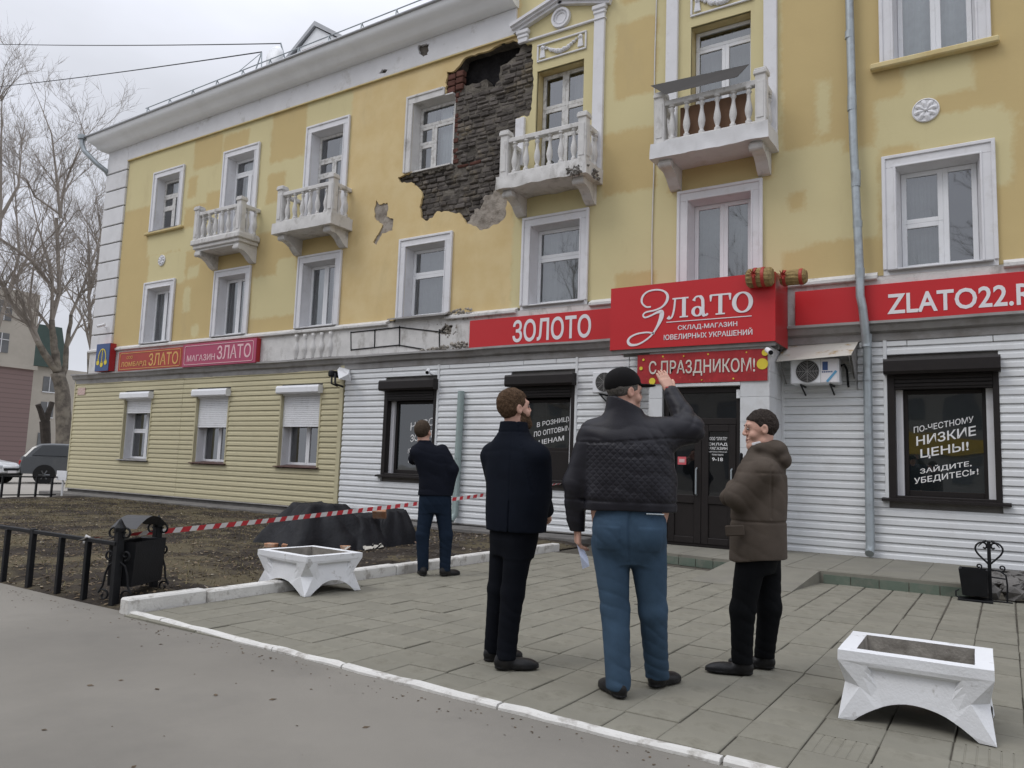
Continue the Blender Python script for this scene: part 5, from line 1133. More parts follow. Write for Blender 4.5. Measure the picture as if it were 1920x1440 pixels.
sp = thing('sign_post', (-21.85, -1.25, 0), 'small white plate on a thin post at the far end of the garden', 'sign'); build('post', MB().tube([(-21.85, -1.25, -.02), (-21.85, -1.25, .76)], .028, 7), m_frame, sp); build('plate', MB().bbox(-22.13, -21.62, -1.30, -1.275, .50, .76, .004), m_frame, sp)

def iron(mb, pts2, y, r=.010, ax=None):
    return mb.tube([ax(p[0], p[1]) for p in pts2] if ax else [(p[0], y, p[1]) for p in pts2], r, 6)
bt = thing('litter_bin', (-6.53, -8.47, 0), 'black iron litter bin hung between two scrolled posts beside the low railing', 'litter bin')
pa, pb = Vector((-6.41, -8.72, 0)), Vector((-6.655, -8.21, 0)); dv = (pb-pa).normalized(); nv_ = Vector((dv.y, -dv.x, 0))
for p in (pa, pb):
    q = MB().bbox(p.x-.032, p.x+.032, p.y-.032, p.y+.032, -.03, .62, .005); q.lathe([(.0, .62), (.045, .62), (.05, .65), (.03, .68), (.015, .71), (0, .73)], (p.x, p.y, 0), 10); build('post', q, m_black, bt)
    for sgn in (-1, 1):
        sc_ = MB()
        for (c0, c1, r0_, tr_, d0, fl) in ((.055, .60, .05, 1.0, PI/2, -1), (.07, .42, .045, 1.1, -PI/2, 1), (.10, .08, .055, 1.1, 0.4, 1)):
            pts2 = scroll((c0, c1), r0_, tr_, d0, 0, fl); sc_.tube([(p.x+nv_.x*sgn*a, p.y+nv_.y*sgn*a, b) for a, b in pts2], .009, 6)
        sc_.tube([(p.x+nv_.x*sgn*a, p.y+nv_.y*sgn*a, b) for a, b in ((.03, .36), (.075, .33), (.10, .26), (.115, .16), (.15, .10))], .009, 6)
        build('scroll', sc_, m_black, bt)
bk = MB(); mid_ = (pa+pb)/2; hl = (pb-pa).length/2-.055
def bp_(l, w, z): return (mid_.x+dv.x*l+nv_.x*w, mid_.y+dv.y*l+nv_.y*w, z)
bk.add([bp_(-hl, -.11, .15), bp_(hl, -.11, .15), bp_(hl, .11, .15), bp_(-hl, .11, .15), bp_(-hl, -.125, .53), bp_(hl, -.125, .53), bp_(hl, .125, .53), bp_(-hl, .125, .53), bp_(-hl+.02, -.11, .52), bp_(hl-.02, -.11, .52), bp_(hl-.02, .11, .52), bp_(-hl+.02, .11, .52), bp_(-hl+.03, -.09, .18), bp_(hl-.03, -.09, .18), bp_(hl-.03, .09, .18), bp_(-hl+.03, .09, .18)],
       [(0, 3, 2, 1), (0, 1, 5, 4), (1, 2, 6, 5), (2, 3, 7, 6), (3, 0, 4, 7), (4, 5, 9, 8), (5, 6, 10, 9), (6, 7, 11, 10), (7, 4, 8, 11), (8, 9, 13, 12), (9, 10, 14, 13), (10, 11, 15, 14), (11, 8, 12, 15), (12, 13, 14, 15)])
build('bucket', bk, m_black, bt)
ld = MB(); pts_ = [(-.24+.48*i/10, .64+.10*math.sin(PI*i/10)) for i in range(11)]
for i in range(10):
    a, b = pts_[i], pts_[i+1]; ld.quad(bp_(a[0], -.12, a[1]), bp_(b[0], -.12, b[1]), bp_(b[0], .12, b[1]), bp_(a[0], .12, a[1]))
build('lid', ld, M('dark_tin', (.05, .05, .052), .6, .15, 5), bt)

b2 = thing('litter_bin', (-.25, -2.45, 0), 'square black bin with heart shaped wrought iron stand at the end of the porch', 'litter bin')
bk = MB(); x0, x1, y0, y1 = -.475, -.20, -2.60, -2.32
bk.add([(x0+.03, y0+.03, .06), (x1-.01, y0+.03, .06), (x1-.01, y1-.03, .06), (x0+.03, y1-.03, .06), (x0, y0, .345), (x1, y0, .345), (x1, y1, .345), (x0, y1, .345), (x0+.02, y0+.02, .34), (x1-.02, y0+.02, .34), (x1-.02, y1-.02, .34), (x0+.02, y1-.02, .34), (x0+.04, y0+.05, .1), (x1-.03, y0+.05, .1), (x1-.03, y1-.05, .1), (x0+.04, y1-.05, .1)],
       [(0, 3, 2, 1), (0, 1, 5, 4), (1, 2, 6, 5), (2, 3, 7, 6), (3, 0, 4, 7), (4, 5, 9, 8), (5, 6, 10, 9), (6, 7, 11, 10), (7, 4, 8, 11), (8, 9, 13, 12), (9, 10, 14, 13), (10, 11, 15, 14), (11, 8, 12, 15), (12, 13, 14, 15)]); build('bucket', bk, m_black, b2)
X, Y = -.185, -2.46
build('post', MB().bbox(X-.018, X+.018, Y-.018, Y+.018, 0, .655, .003), m_black, b2); build('base', MB().bbox(-.49, -.16, -2.62, -2.30, .0, .022, .004).bbox(-.18, .02, -2.48, -2.44, .0, .02, .003), m_black, b2)
for sg in (-1, 1):
    hs = MB()
    path = smooth_path([(0, .40), (.05, .45), (.105, .51), (.128, .56), (.118, .605), (.08, .635), (.035, .63), (.02, .60), (.035, .575), (.055, .585)], 4); hs.tube([(X+sg*p.x, Y, p.y) for p in path], .011, 6)
    hs.tube([(X+sg*(.02+.08*i/5), Y, .655-.022*(i/5)**2*3) for i in range(6)], [.026, .026, .024, .02, .014, .008], 6, flat=.5)
    pts2 = scroll((.115 if sg > 0 else .10, .375), .032, 1.2, -PI/2, 0, sg); hs.tube([(X+sg*abs(a) if sg > 0 else X-abs(a), Y, b) for a, b in pts2], .009, 6); build('scroll', hs, m_black, b2)
hs = MB()
hs.tube([(X, Y, .35), (X+.10, Y, .34), (X+.15, Y, .30), (X+.16, Y, .2), (X+.155, Y, .02)], .010, 6); hs.tube([(X, Y, .27), (X+.16, Y, .26)], .009, 6); hs.tube([(x0, y0, .12), (x0-.03, y0-.0, .10), (x0-.03, y0, .05), (x0, y0, .03)], .009, 6)
build('scroll', hs, m_black, b2)

m_plant = M('whitewashed_concrete', (.69, .70, .715), .88, .03, 5, .4, 70, spec=.25, dirt=(.40, .39, .375), ds=9, da=.8, dlo=.61, dhi=.68, bdist=.006)
m_psoil = M('planter_soil', (.10, .085, .065), .97, .4, 14, .8, 60, spec=.1, dirt=(.20, .17, .13), ds=10, da=.7)
def planter(c, rz, label, L_=.72, W_=.61, H=.36):
    import bmesh
    t = thing('concrete_planter', (c[0], c[1], .006), label, 'planter', 'white concrete planters', rz)
    bm = bmesh.new(); hx, hy = L_/2, W_/2; vc = {}
    def V(p):
        k = tuple(round(q, 4) for q in p)
        if k not in vc: vc[k] = bm.verts.new(p)
        return vc[k]
    def face(ps):
        vs_ = []
        for p in ps:
            v = V(p)
            if v not in vs_: vs_.append(v)
        if len(vs_) > 2: bm.faces.new(vs_)
    zr_, zw, cx, cy = H-.05, .175, .105, .105                        # rim bottom, waist, corner cut
    arch = lambda s, a, h: h*(1-(abs(s)/a)**2.0)
    for side in range(4):
        h, d = (hx, hy) if side % 2 == 0 else (hy, hx)
        def P(s, o, z):                                             # s along the side, o inwards
            x, y = s, -(d-o)
            for _ in range(side): x, y = -y, x
            return (x, y, z)
        a = h-.075; ah = .125
        ss = [a*(-1+2*i/16) for i in range(17)]; ap = [(s, max(0, arch(s, a, ah))) for s in ss]
        ts = h*.60; bs_ = h*.40; inner = [q for q in ap if abs(q[0]) <= bs_+1e-6]; bl, br = inner[0][0], inner[-1][0]
        face([P(-h, 0, H), P(-h, 0, zr_), P(h, 0, zr_), P(h, 0, H)])
        face([P(-h, 0, zr_), P(-ts, .006, zr_-.022), P(ts, .006, zr_-.022), P(h, 0, zr_)])
        face([P(-ts, .006, zr_-.022), P(-ts+.02, .040, zr_-.045), P(ts-.02, .040, zr_-.045), P(ts, .006, zr_-.022)])
        rec = [P(-ts+.02, .040, zr_-.045)]+[P(q[0], .018, q[1]) for q in inner]+[P(ts-.02, .040, zr_-.045)]; face(rec)
        A, B_ = P(-(h-cx), .022, zw), P(h-cx, .022, zw)
        lft = [q for q in ap if q[0] <= bl+1e-6]; rgt = [q for q in ap if q[0] >= br-1e-6]
        face([P(-h, 0, zr_), A, P(-ts, .006, zr_-.022)]); face([P(h, 0, zr_), P(ts, .006, zr_-.022), B_])
        face([P(-ts, .006, zr_-.022), A, P(bl, .018, lft[-1][1]), P(-ts+.02, .040, zr_-.045)]); face([P(ts, .006, zr_-.022), P(ts-.02, .040, zr_-.045), P(br, .018, rgt[0][1]), B_])
        lo_ = [P(-h, 0, 0)]+[P(q[0], .018*(1-0) if q[0] == bl else .010, q[1]) for q in lft]; face([A]+lo_)
        lo_ = [P(q[0], .018 if q[0] == br else .010, q[1]) for q in rgt]+[P(h, 0, 0)]; face([B_]+lo_)
        # corner facets shared with the next side: this side's right end
        h2, d2 = (hy, hx) if side % 2 == 0 else (hx, hy)
        def P2(s, o, z):
            x, y = s, -(d2-o)
            for _ in range(side+1): x, y = -y, x
            return (x, y, z)
        Bn = P2(-(h2-cx), .022, zw)
        face([P(h, 0, zr_), B_, Bn]); face([B_, P(h, 0, 0), Bn])
        # inner side of the skirt
        face([P(q[0], .018 if bl-1e-6 <= q[0] <= br+1e-6 else .010, q[1]) for q in ap][::-1]+[P(-a, .09, 0), P(0, .09, ah+.03), P(a, .09, 0)]) if False else None
    wl = .085
    for i in range(4):
        c4 = [(-hx, -hy), (hx, -hy), (hx, hy), (-hx, hy)]; i4 = [(-hx+wl, -hy+wl), (hx-wl, -hy+wl), (hx-wl, hy-wl), (-hx+wl, hy-wl)]; k = (i+1) % 4
        face([(*c4[i], H), (*c4[k], H), (*i4[k], H), (*i4[i], H)])
    bmesh.ops.remove_doubles(bm, verts=bm.verts, dist=.0008); bmesh.ops.recalc_face_normals(bm, faces=bm.faces)
    bmesh.ops.triangulate(bm, faces=[f for f in bm.faces if len(f.verts) > 4]); 
    bmesh.ops.subdivide_edges(bm, edges=[e for e in bm.edges if e.calc_length() > .10], cuts=3, use_grid_fill=True)
    me = bpy.data.meshes.new('shell'); bm.to_mesh(me); bm.free(); P_ = np.empty(len(me.vertices)*3); me.vertices.foreach_get('co', P_); P_ = P_.reshape(-1, 3); P_ = P_+np.stack([pn(P_+c[0], 9), pn(P_+5, 9), pn(P_-5, 9)], 1)*.0022; me.vertices.foreach_set('co', P_.ravel())
    mesh_obj('shell', me, m_plant, t)
    inn = MB(); e = .02; i4 = [(-hx+wl, -hy+wl), (hx-wl, -hy+wl), (hx-wl, hy-wl), (-hx+wl, hy-wl)]; j4 = [(x*(1-.05), y*(1-.06)) for x, y in i4]; inn.v = [(*q, H) for q in i4]+[(*q, .2) for q in j4]; inn.f = [(i, (i+1) % 4, 4+(i+1) % 4, 4+i) for i in range(4)]
    build('inner_wall', inn, m_stain, t, local=True)
    Ps, Fs = grid_sheet(-hx+wl, hx-wl, -hy+wl, hy-wl, 30, 22, lambda p: .255+.012*pn(p, 7)+.006*pn(p, 30)); o = np_obj('planter_soil', Ps, Fs, m_psoil, t, loc=(0, 0, 0))
    build('underside', MB().box(-hx+.10, hx-.10, -hy+.10, hy-.10, .135, .21), m_rawc, t, local=True)
    return t
m_stain = M('stained_concrete', (.24, .225, .20), .95, .3, 9, .4, 60, dirt=(.07, .06, .05), ds=6, da=.7); m_rawc = M('raw_concrete', (.14, .13, .115), .95, .2, 6)
planter((-.445, -7.655), math.radians(1.5), 'whitewashed concrete planter with bare soil in the right foreground')
planter((-5.93, -6.99), math.radians(-6), 'whitewashed concrete planter standing by the garden kerb', .80, .68, .37)
planter((.60, -3.55), math.radians(3), 'whitewashed concrete planter cut by the right picture edge')

# ================================================================== BARRIER TAPE, TARPAULIN HEAP, BRICKS
m_tr = M('tape_red', (.50, .035, .045), .5, .05, 3); m_tw = M('tape_white', (.66, .65, .64), .5, .04, 3)
tp = thing('barrier_tape', (-6.86, -8.75, .5), 'red and white striped barrier tape stretched from the railing to the shop', 'tape')
n = 430; tv = []; tf = {0: [], 1: []}
for i in range(n+1):
    t = i/n; y = -8.80+8.72*t; z = .525+.50*t-.05*4*t*(1-t); tw = 1.25*math.exp(-((t-.02)/.05)**2)+.22*math.sin(t*9)+.9*math.exp(-((t-.985)/.03)**2); w = .027
    for s_ in (-1, 1): tv.append((-6.86+s_*w*math.sin(tw)+.01*math.sin(t*12), y, z+s_*w*math.cos(tw)*.98))
for i in range(n): tf[int(i*8.72/n/.088) % 2].append((2*i, 2*i+2, 2*i+3, 2*i+1))
mb = MB(); mb.v = [(p[0], p[1]+(.012 if i % 2 else -.012), p[2]) for i, p in enumerate(tv)]; mb.f = tf[0]+tf[1]     # stripes are cut on the slant
rbn = build('ribbon', mb, m_tw, tp, norm=False); rbn.data.materials.append(m_tr); rbn.data.polygons.foreach_set('material_index', [0]*len(tf[0])+[1]*len(tf[1]))
build('knot', MB().tube([(-6.88, -8.77, .49), (-6.84, -8.70, .52), (-6.86, -8.76, .55), (-6.9, -8.74, .51)], .012, 6), m_tw, tp)
m_tarp = M('black_tarpaulin', (.0105, .011, .0135), .6, .3, 5, .4, 24, spec=.2, bdist=.02)
def tarp_z(p):
    x, y = p[:, 0], p[:, 1]; z = 0
    def lump(cx, cy, rx, ry, h, pw=2.0, a=0):
        ca, sa = math.cos(a), math.sin(a); u = ((x-cx)*ca+(y-cy)*sa)/rx; v = (-(x-cx)*sa+(y-cy)*ca)/ry
        th = np.arctan2(v, u); rr2 = np.sqrt(u*u+v*v); rr2 = rr2*(1+.10*np.sin(5*th+cx*9)+.06*np.sin(9*th+cy*7)); z_ = h*np.clip((1-rr2)/.55, 0, 1)**.75; return z_-.07*np.abs(np.sin(4.5*th+2*rr2+cx*5))*np.clip(rr2-.25, 0, 1)*np.clip((1-rr2)*4, 0, 1)
    z = np.maximum(lump(-8.62, -4.30, .78, .85, .60), lump(-8.30, -3.80, .60, .75, .46)); z = np.maximum(z, lump(-8.02, -3.42, .40, .48, .53, 3))
    return z
P, F = grid_sheet(-9.7, -7.2, -5.6, -2.6, 150, 180, tarp_z); keep = P[:, 2] > .02
fold = .030*(1-np.abs(pn(P, 2.6)))+.022*(1-np.abs(pn(P+4, 6)))+.035*np.abs(np.sin(P[:, 0]*5-P[:, 1]*7+2.5*pn(P, 1.6)))-.045; P[:, 2] += fold*np.clip(P[:, 2]/.22, 0, 1); P[:, 2] = np.maximum(P[:, 2]+.03, soilz(P)*0+.02)
P[:, 0] += .03*pn(P+3, 3)*np.clip(P[:, 2]/.3, 0, 1); P[:, 1] += .03*pn(P-8, 3)*np.clip(P[:, 2]/.3, 0, 1)
F = F[keep[F].any(1)]; us, inv = np.unique(F, return_inverse=True); tarp = np_obj('tarpaulin_heap', P[us], inv.reshape(F.shape), m_tarp, loc=(-8, -4.4, .03)); tag(tarp, 'black tarpaulin thrown over a heap in the garden below the shop', 'tarpaulin')
m_rb2 = M('orange_brick', (.42, .22, .13), .9, .2, 9, .4, 40, dirt=(.45, .36, .28), ds=7, da=.7, dlo=.52, dhi=.62)
def brick_thing(x, y, z, rz, lab, s=(.25, .12, .065), tilt=0):
    b = MB().bbox(-s[0]/2, s[0]/2, -s[1]/2, s[1]/2, -s[2]/2, s[2]/2, .008); b = rough(b, .004, 14); b.xf(Matrix.Rotation(rz, 4, 'Z') @ Matrix.Rotation(tilt, 4, 'X')); o = build('loose_brick', b, m_rb2, local=True); o.location = (x, y, z); WL[o.name] = Vector((x, y, z)); tag(o, lab, 'brick', 'loose bricks around the tarpaulin')
brick_thing(-8.66, -5.16, .085, .3, 'orange brick weighing down the left end of the black tarpaulin', (.16, .12, .065))
brick_thing(-8.40, -5.02, .085, .75, 'whole orange brick lying flat on the tarpaulin edge, second from the left', (.27, .12, .065))
brick_thing(-8.20, -4.78, .085, .7, 'smaller orange brick on the tarpaulin edge behind the planter', (.15, .12, .06))
brick_thing(-7.88, -4.52, .08, .2, 'half brick with pale mortar at the front of the tarpaulin beside white scraps', (.13, .10, .06))
brick_thing(-7.62, -3.25, .085, 1.0, 'brick at the right end of the tarpaulin by the man in the suit', (.22, .10, .06))
brick_thing(-7.86, -3.86, .53, .6, 'tilted orange brick on top of the tarpaulin heap', (.20, .06, .15), .7)
pz = MB()
for k in range(10):
    x, y = -7.72+rr.uniform(-.22, .2), -4.2+rr.uniform(-.35, .35); s_ = rr.uniform(.03, .08); pz.add([(x-s_, y, .06+rr.uniform(0, .05)), (x, y-s_*.6, .05), (x+s_, y+.01, .07+rr.uniform(0, .06)), (x, y+s_*.6, .10)], [(0, 1, 2, 3)])
tag(build('plaster_scraps', pz, M('pale_scraps', (.45, .43, .38), .9, .3, 9), norm=False), kind='stuff')
# ================================================================== PEOPLE (implicit surfaces meshed with surface nets)
class Field:
    def __init__(s, lo, hi, res):
        s.lo = np.array(lo, float); s.res = res; s.n = np.maximum(4, np.ceil((np.array(hi)-s.lo)/res).astype(int)+1)
        s.D = np.full(tuple(s.n), 1.0, np.float32); s.ax = [s.lo[i]+res*np.arange(s.n[i]) for i in range(3)]
    def _win(s, lo, hi, pad):
        i0 = np.clip(((np.array(lo)-pad-s.lo)/s.res).astype(int), 0, s.n-1); i1 = np.clip(((np.array(hi)+pad-s.lo)/s.res).astype(int)+2, 1, s.n); return tuple(slice(a, b) for a, b in zip(i0, i1))
    def _xyz(s, w): return s.ax[0][w[0]][:, None, None], s.ax[1][w[1]][None, :, None], s.ax[2][w[2]][None, None, :]
    def put(s, w, d, k, op='u'):
        A = s.D[w]; d = d.astype(np.float32)
        if op == 'u':
            if k > 0: h = np.clip(.5+.5*(A-d)/k, 0, 1); s.D[w] = A*(1-h)+d*h-k*h*(1-h)
            else: s.D[w] = np.minimum(A, d)
        elif op == 's':
            if k > 0: h = np.clip(.5-.5*(A+d)/k, 0, 1); s.D[w] = A*(1-h)-d*h+k*h*(1-h)
            else: s.D[w] = np.maximum(A, -d)
        else: s.D[w] = np.maximum(A, d)
    def cone(s, a, b, ra, rb, k=.02, op='u'):
        a = np.array(a, float); b = np.array(b, float); m = max(ra, rb); w = s._win(np.minimum(a, b)-m, np.maximum(a, b)+m, .03+k*1.5); x, y, z = s._xyz(w)
        ba = b-a; L2 = max(ba @ ba, 1e-9); t = np.clip(((x-a[0])*ba[0]+(y-a[1])*ba[1]+(z-a[2])*ba[2])/L2, 0, 1)
        d = np.sqrt((x-a[0]-ba[0]*t)**2+(y-a[1]-ba[1]*t)**2+(z-a[2]-ba[2]*t)**2)-(ra+(rb-ra)*t); s.put(w, d, k, op); return s
    def ell(s, c, r, k=.02, op='u', R=None):
        c = np.array(c, float); m = max(r); w = s._win(c-m, c+m, .03+k*1.5); x, y, z = s._xyz(w); X, Y, Z = x-c[0], y-c[1], z-c[2]
        if R is not None: X, Y, Z = X*R[0][0]+Y*R[1][0]+Z*R[2][0], X*R[0][1]+Y*R[1][1]+Z*R[2][1], X*R[0][2]+Y*R[1][2]+Z*R[2][2]
        q = np.sqrt((X/r[0])**2+(Y/r[1])**2+(Z/r[2])**2); q2 = np.sqrt((X/r[0]**2)**2+(Y/r[1]**2)**2+(Z/r[2]**2)**2)+1e-6
        s.put(w, q*(q-1)/q2, k, op); return s
    def loft(s, rows, yaw=0, k=.03, n=2.4, op='u'):
        rows = np.array(rows, float); zs = rows[:, 0]; m = rows[:, 3:5].max(); lo = (rows[:, 1].min()-m, rows[:, 2].min()-m, zs[0]); hi = (rows[:, 1].max()+m, rows[:, 2].max()+m, zs[-1]); w = s._win(lo, hi, .05); x, y, z = s._xyz(w)
        zz = s.ax[2][w[2]]; zf = np.linspace(zs[0], zs[-1], 80)
        def it(c):
            v = np.interp(zf, zs, rows[:, c]); kk = np.ones(7)/7; v = np.convolve(np.pad(v, 3, 'edge'), kk, 'valid'); return np.interp(zz, zf, v)[None, None, :]
        cx, cy, rx, ry = it(1), it(2), it(3), it(4); ca, sa = math.cos(yaw), math.sin(yaw)
        X = (x-cx)*ca-(y-cy)*sa; Y = (x-cx)*sa+(y-cy)*ca      # yaw: clockwise seen from above
        q = (np.abs(X/rx)**n+np.abs(Y/ry)**n)**(1/n); d = (q-1)*np.minimum(rx, ry); d = np.maximum(d, np.maximum(zs[0]-z, z-zs[-1])); s.put(w, d, k, op); return s
    def disp(s, fn, band=.05):
        idx = np.argwhere(np.abs(s.D) < band)
        P = s.lo+idx*s.res; s.D[idx[:, 0], idx[:, 1], idx[:, 2]] += fn(P).astype(np.float32); return s
    def cut(s, fn):                                                # intersect with fn<0 (fn of broadcast x,y,z)
        w = tuple(slice(0, a) for a in s.n); x, y, z = s._xyz(w); s.D = np.maximum(s.D, (fn(x, y, z)+0*s.D).astype(np.float32)); return s
    def mesh(s):
        D = s.D; D[0], D[-1] = .1, .1; D[:, 0], D[:, -1] = .1, .1; D[:, :, 0], D[:, :, -1] = .1, .1
        I = D < 0; n = s.n-1; cnt = np.zeros(tuple(n), np.int8)
        cs = [(i, j, k) for i in (0, 1) for j in (0, 1) for k in (0, 1)]
        sl = lambda A, c: A[c[0]:c[0]+n[0], c[1]:c[1]+n[1], c[2]:c[2]+n[2]]
        for c in cs: cnt += sl(I, c)
        act = np.argwhere((cnt > 0) & (cnt < 8)); vid = np.full(tuple(n), -1, np.int32); vid[act[:, 0], act[:, 1], act[:, 2]] = np.arange(len(act))
        acc = np.zeros((len(act), 3)); num = np.zeros(len(act))
        for c in cs:
            for a in range(3):
                if c[a]: continue
                e = list(c); e[a] = 1; v0 = D[act[:, 0]+c[0], act[:, 1]+c[1], act[:, 2]+c[2]]; v1 = D[act[:, 0]+e[0], act[:, 1]+e[1], act[:, 2]+e[2]]; m = (v0 < 0) != (v1 < 0)
                t = np.where(m, v0/np.where(m, v0-v1, 1), 0); p = np.repeat(np.array([c], float), len(act), 0); p[:, a] += t; acc[m] += p[m]; num[m] += 1
        V = s.lo+(act+acc/np.maximum(num, 1)[:, None])*s.res; F = []
        for a in range(3):
            b, c = (a+1) % 3, (a+2) % 3; sh = [slice(None)]*3; lo_ = [slice(0, None)]*3
            A0 = np.take(I, range(0, s.n[a]-1), a); A1 = np.take(I, range(1, s.n[a]), a); q = np.argwhere(A0 != A1)
            q = q[(q[:, b] > 0) & (q[:, c] > 0) & (q[:, b] < n[b]) & (q[:, c] < n[c])]
            if not len(q): continue
            ins = A0[q[:, 0], q[:, 1], q[:, 2]]
            def vv(db, dc): r = q.copy(); r[:, b] -= db; r[:, c] -= dc; return vid[r[:, 0], r[:, 1], r[:, 2]]
            f = np.stack([vv(1, 1), vv(0, 1), vv(0, 0), vv(1, 0)], 1); f[~ins] = f[~ins][:, ::-1]; F.append(f)
        F = np.concatenate(F); F = F[(F >= 0).all(1)]; return V, F
def fold(P, amp, sc, d=(0, 0, 1), warp=2.0):
    # sparse creases: narrow ridges that come and go
    d = np.array(d, float); ph = (P @ d)*sc*.75+warp*1.3*pn(P, 3.2)+.8*pn(P, 9); r = 1-np.abs(np.sin(ph)); return amp*1.5*(r**1.6-.35)*np.clip(.25+.75*pn(P+3, 4.5), 0, 1)
def part(name, fld, m, par): V, F = fld.mesh(); return np_obj(name, V, F, m, par, loc=(0, 0, 0)) if False else _part(name, V, F, m, par)
def _part(name, V, F, m, par):
    keep = WL.pop(par.name); WL[par.name] = Vector((0, 0, 0)); o = np_obj(name, V, F, m, par); WL[par.name] = keep; WL[o.name] = keep; return o
def rotm(yaw, pitch, tilt=0):
    # head frame -> person frame; yaw clockwise from +Y (away), pitch up positive
    return np.array((Matrix.Rotation(-yaw, 3, 'Z') @ Matrix.Rotation(pitch, 3, 'X') @ Matrix.Rotation(tilt, 3, 'Y')))
class Head:
    def __init__(s, c, yaw, pitch, tilt=0, sc=1.0): s.c = np.array(c, float); s.R = rotm(yaw, pitch, tilt); s.s = sc
    def p(s, v): return s.c+s.R @ (np.array(v, float)*s.s)
    def e(s, f, c, r, k=.012, op='u'): f.ell(s.p(c), [a*s.s for a in r], k, op, R=s.R)
    def k(s, f, a, b, ra, rb, k=.012, op='u'): f.cone(s.p(a), s.p(b), ra*s.s, rb*s.s, k, op)
    def skull(s, f, smile=0):
        s.e(f, (0, -.012, .04), (.076, .098, .088), .02); s.k(f, (0, .018, -.005), (0, .052, -.088), .067, .038, .03); s.e(f, (0, .070, -.103), (.024, .018, .018), .02)
        s.k(f, (-.045, -.0, -.07), (-.015, .055, -.098), .022, .02, .02); s.k(f, (.045, -.0, -.07), (.015, .055, -.098), .022, .02, .02)
        s.k(f, (-.034, .077, .034), (.034, .077, .034), .015, .015, .012); s.e(f, (-.042, .058, -.03), (.024, .024, .026), .015); s.e(f, (.042, .058, -.03), (.024, .024, .026), .015)
        for q in (-1, 1): s.e(f, (q*.031, .098, .010), (.016, .014, .011), .008, 's')
        s.k(f, (0, .087, .022), (0, .104, -.017), .009, .0125, .009); s.e(f, (.012, .096, -.023), (.010, .012, .009), .006); s.e(f, (-.012, .096, -.023), (.010, .012, .009), .006)
        s.k(f, (-.020, .083, -.054), (.020, .083, -.054), .009, .009, .006); s.k(f, (-.017, .083, -.068), (.017, .083, -.068), .010, .010, .006); s.k(f, (-.026, .088, -.061), (.026, .088, -.061), .0035, .0035, .004, 's')
        for q in (-1, 1):
            s.e(f, (q*.079, -.008, .004), (.011, .021, .033), .008); s.e(f, (q*.088, -.002, .006), (.007, .010, .018), .005, 's')
    def neck(s, f, to, r0=.056, r1=.068): f.cone(s.p((0, -.022, -.055)), to, r0*s.s, r1, .03)
    def region(s, fl, fn):
        w = tuple(slice(0, a) for a in fl.n); x, y, z = fl._xyz(w); X, Y, Z = x-s.c[0], y-s.c[1], z-s.c[2]; R = s.R
        fl.D = np.maximum(fl.D, fn((X*R[0][0]+Y*R[1][0]+Z*R[2][0])/s.s, (X*R[0][1]+Y*R[1][1]+Z*R[2][1])/s.s, (X*R[0][2]+Y*R[1][2]+Z*R[2][2])/s.s).astype(np.float32))
    def box(s, r=.17, res=.005): return Field(s.c-r, s.c+r, res)
    def hair(s, m, par, th=.012, top=.006, low=-.06, front=.062, side=.0, amp=.003):
        f = s.box(); s.e(f, (0, -.014, .043), (.076+th, .098+th, .088+th+top), .0)
        ys = [-.14, -.06, -.018, .0, .028, .05, front, .14]; hs = [low, low+.004, -.018, side-.03, side+.004, side+.035, .066, .085]
        s.region(f, lambda x, y, z: (np.interp(y, ys, hs)-z)*.8)
        f.disp(lambda P: amp*pn(P, 60)+amp*.8*pn(P, 22)); return part('hair', f, m, par)
    def eyes(s, m, par):
        for q in (-1, 1):
            mb = MB().lathe([(0, -.0095), (.006, -.0075), (.0092, -.002), (.0092, .002), (.006, .0075), (0, .0095)], (0, 0, 0), 10); mb.v = [tuple(np.array(p)+s.p((q*.031, .0845, .010))) for p in mb.v]; build('eye', mb, m, par, smooth=True, local=True)
def hand(f, w, d, n, th, curl=.25, L_=.185, spread=.05):
    """w wrist, d finger direction, n palm normal, th +1/-1 thumb side"""
    w = np.array(w, float); d = np.array(d, float); d /= np.linalg.norm(d); n = np.array(n, float); n -= d*(n @ d); n /= np.linalg.norm(n); l = np.cross(d, n)*th; q = L_/.185
    for i, o in enumerate((-.030, -.010, .010, .030)):                # thumb side is +l
        kn = w+d*.088*q+l*o*q*1.05; f.cone(w+d*.012+l*o*.62*q, kn, .0165*q, .0125*q, .012)
        ln = (.062, .078, .082, .074)[i]*q; a = kn; dd = d+l*o*spread*30*.12; dd /= np.linalg.norm(dd)
        for seg, fr in enumerate((.44, .31, .25)):
            c_ = curl*(1+.25*seg); dd = dd*math.cos(c_)+n*math.sin(c_); dd /= np.linalg.norm(dd); b = a+dd*ln*fr; f.cone(a, b, (.0105-.0012*seg)*q, (.0095-.0014*seg)*q, .004); a = b
    t0 = w+d*.022*q+l*.026*q; dd = d*.72+l*.62+n*.3; dd /= np.linalg.norm(dd); a = t0
    for seg, (ln, r0_, r1_) in enumerate(((.042, .016, .013), (.032, .0125, .011), (.026, .011, .0085))):
        b = a+dd*ln*q; f.cone(a, b, r0_*q, r1_*q, .006); a = b; dd = dd+d*.25+n*.12; dd /= np.linalg.norm(dd)
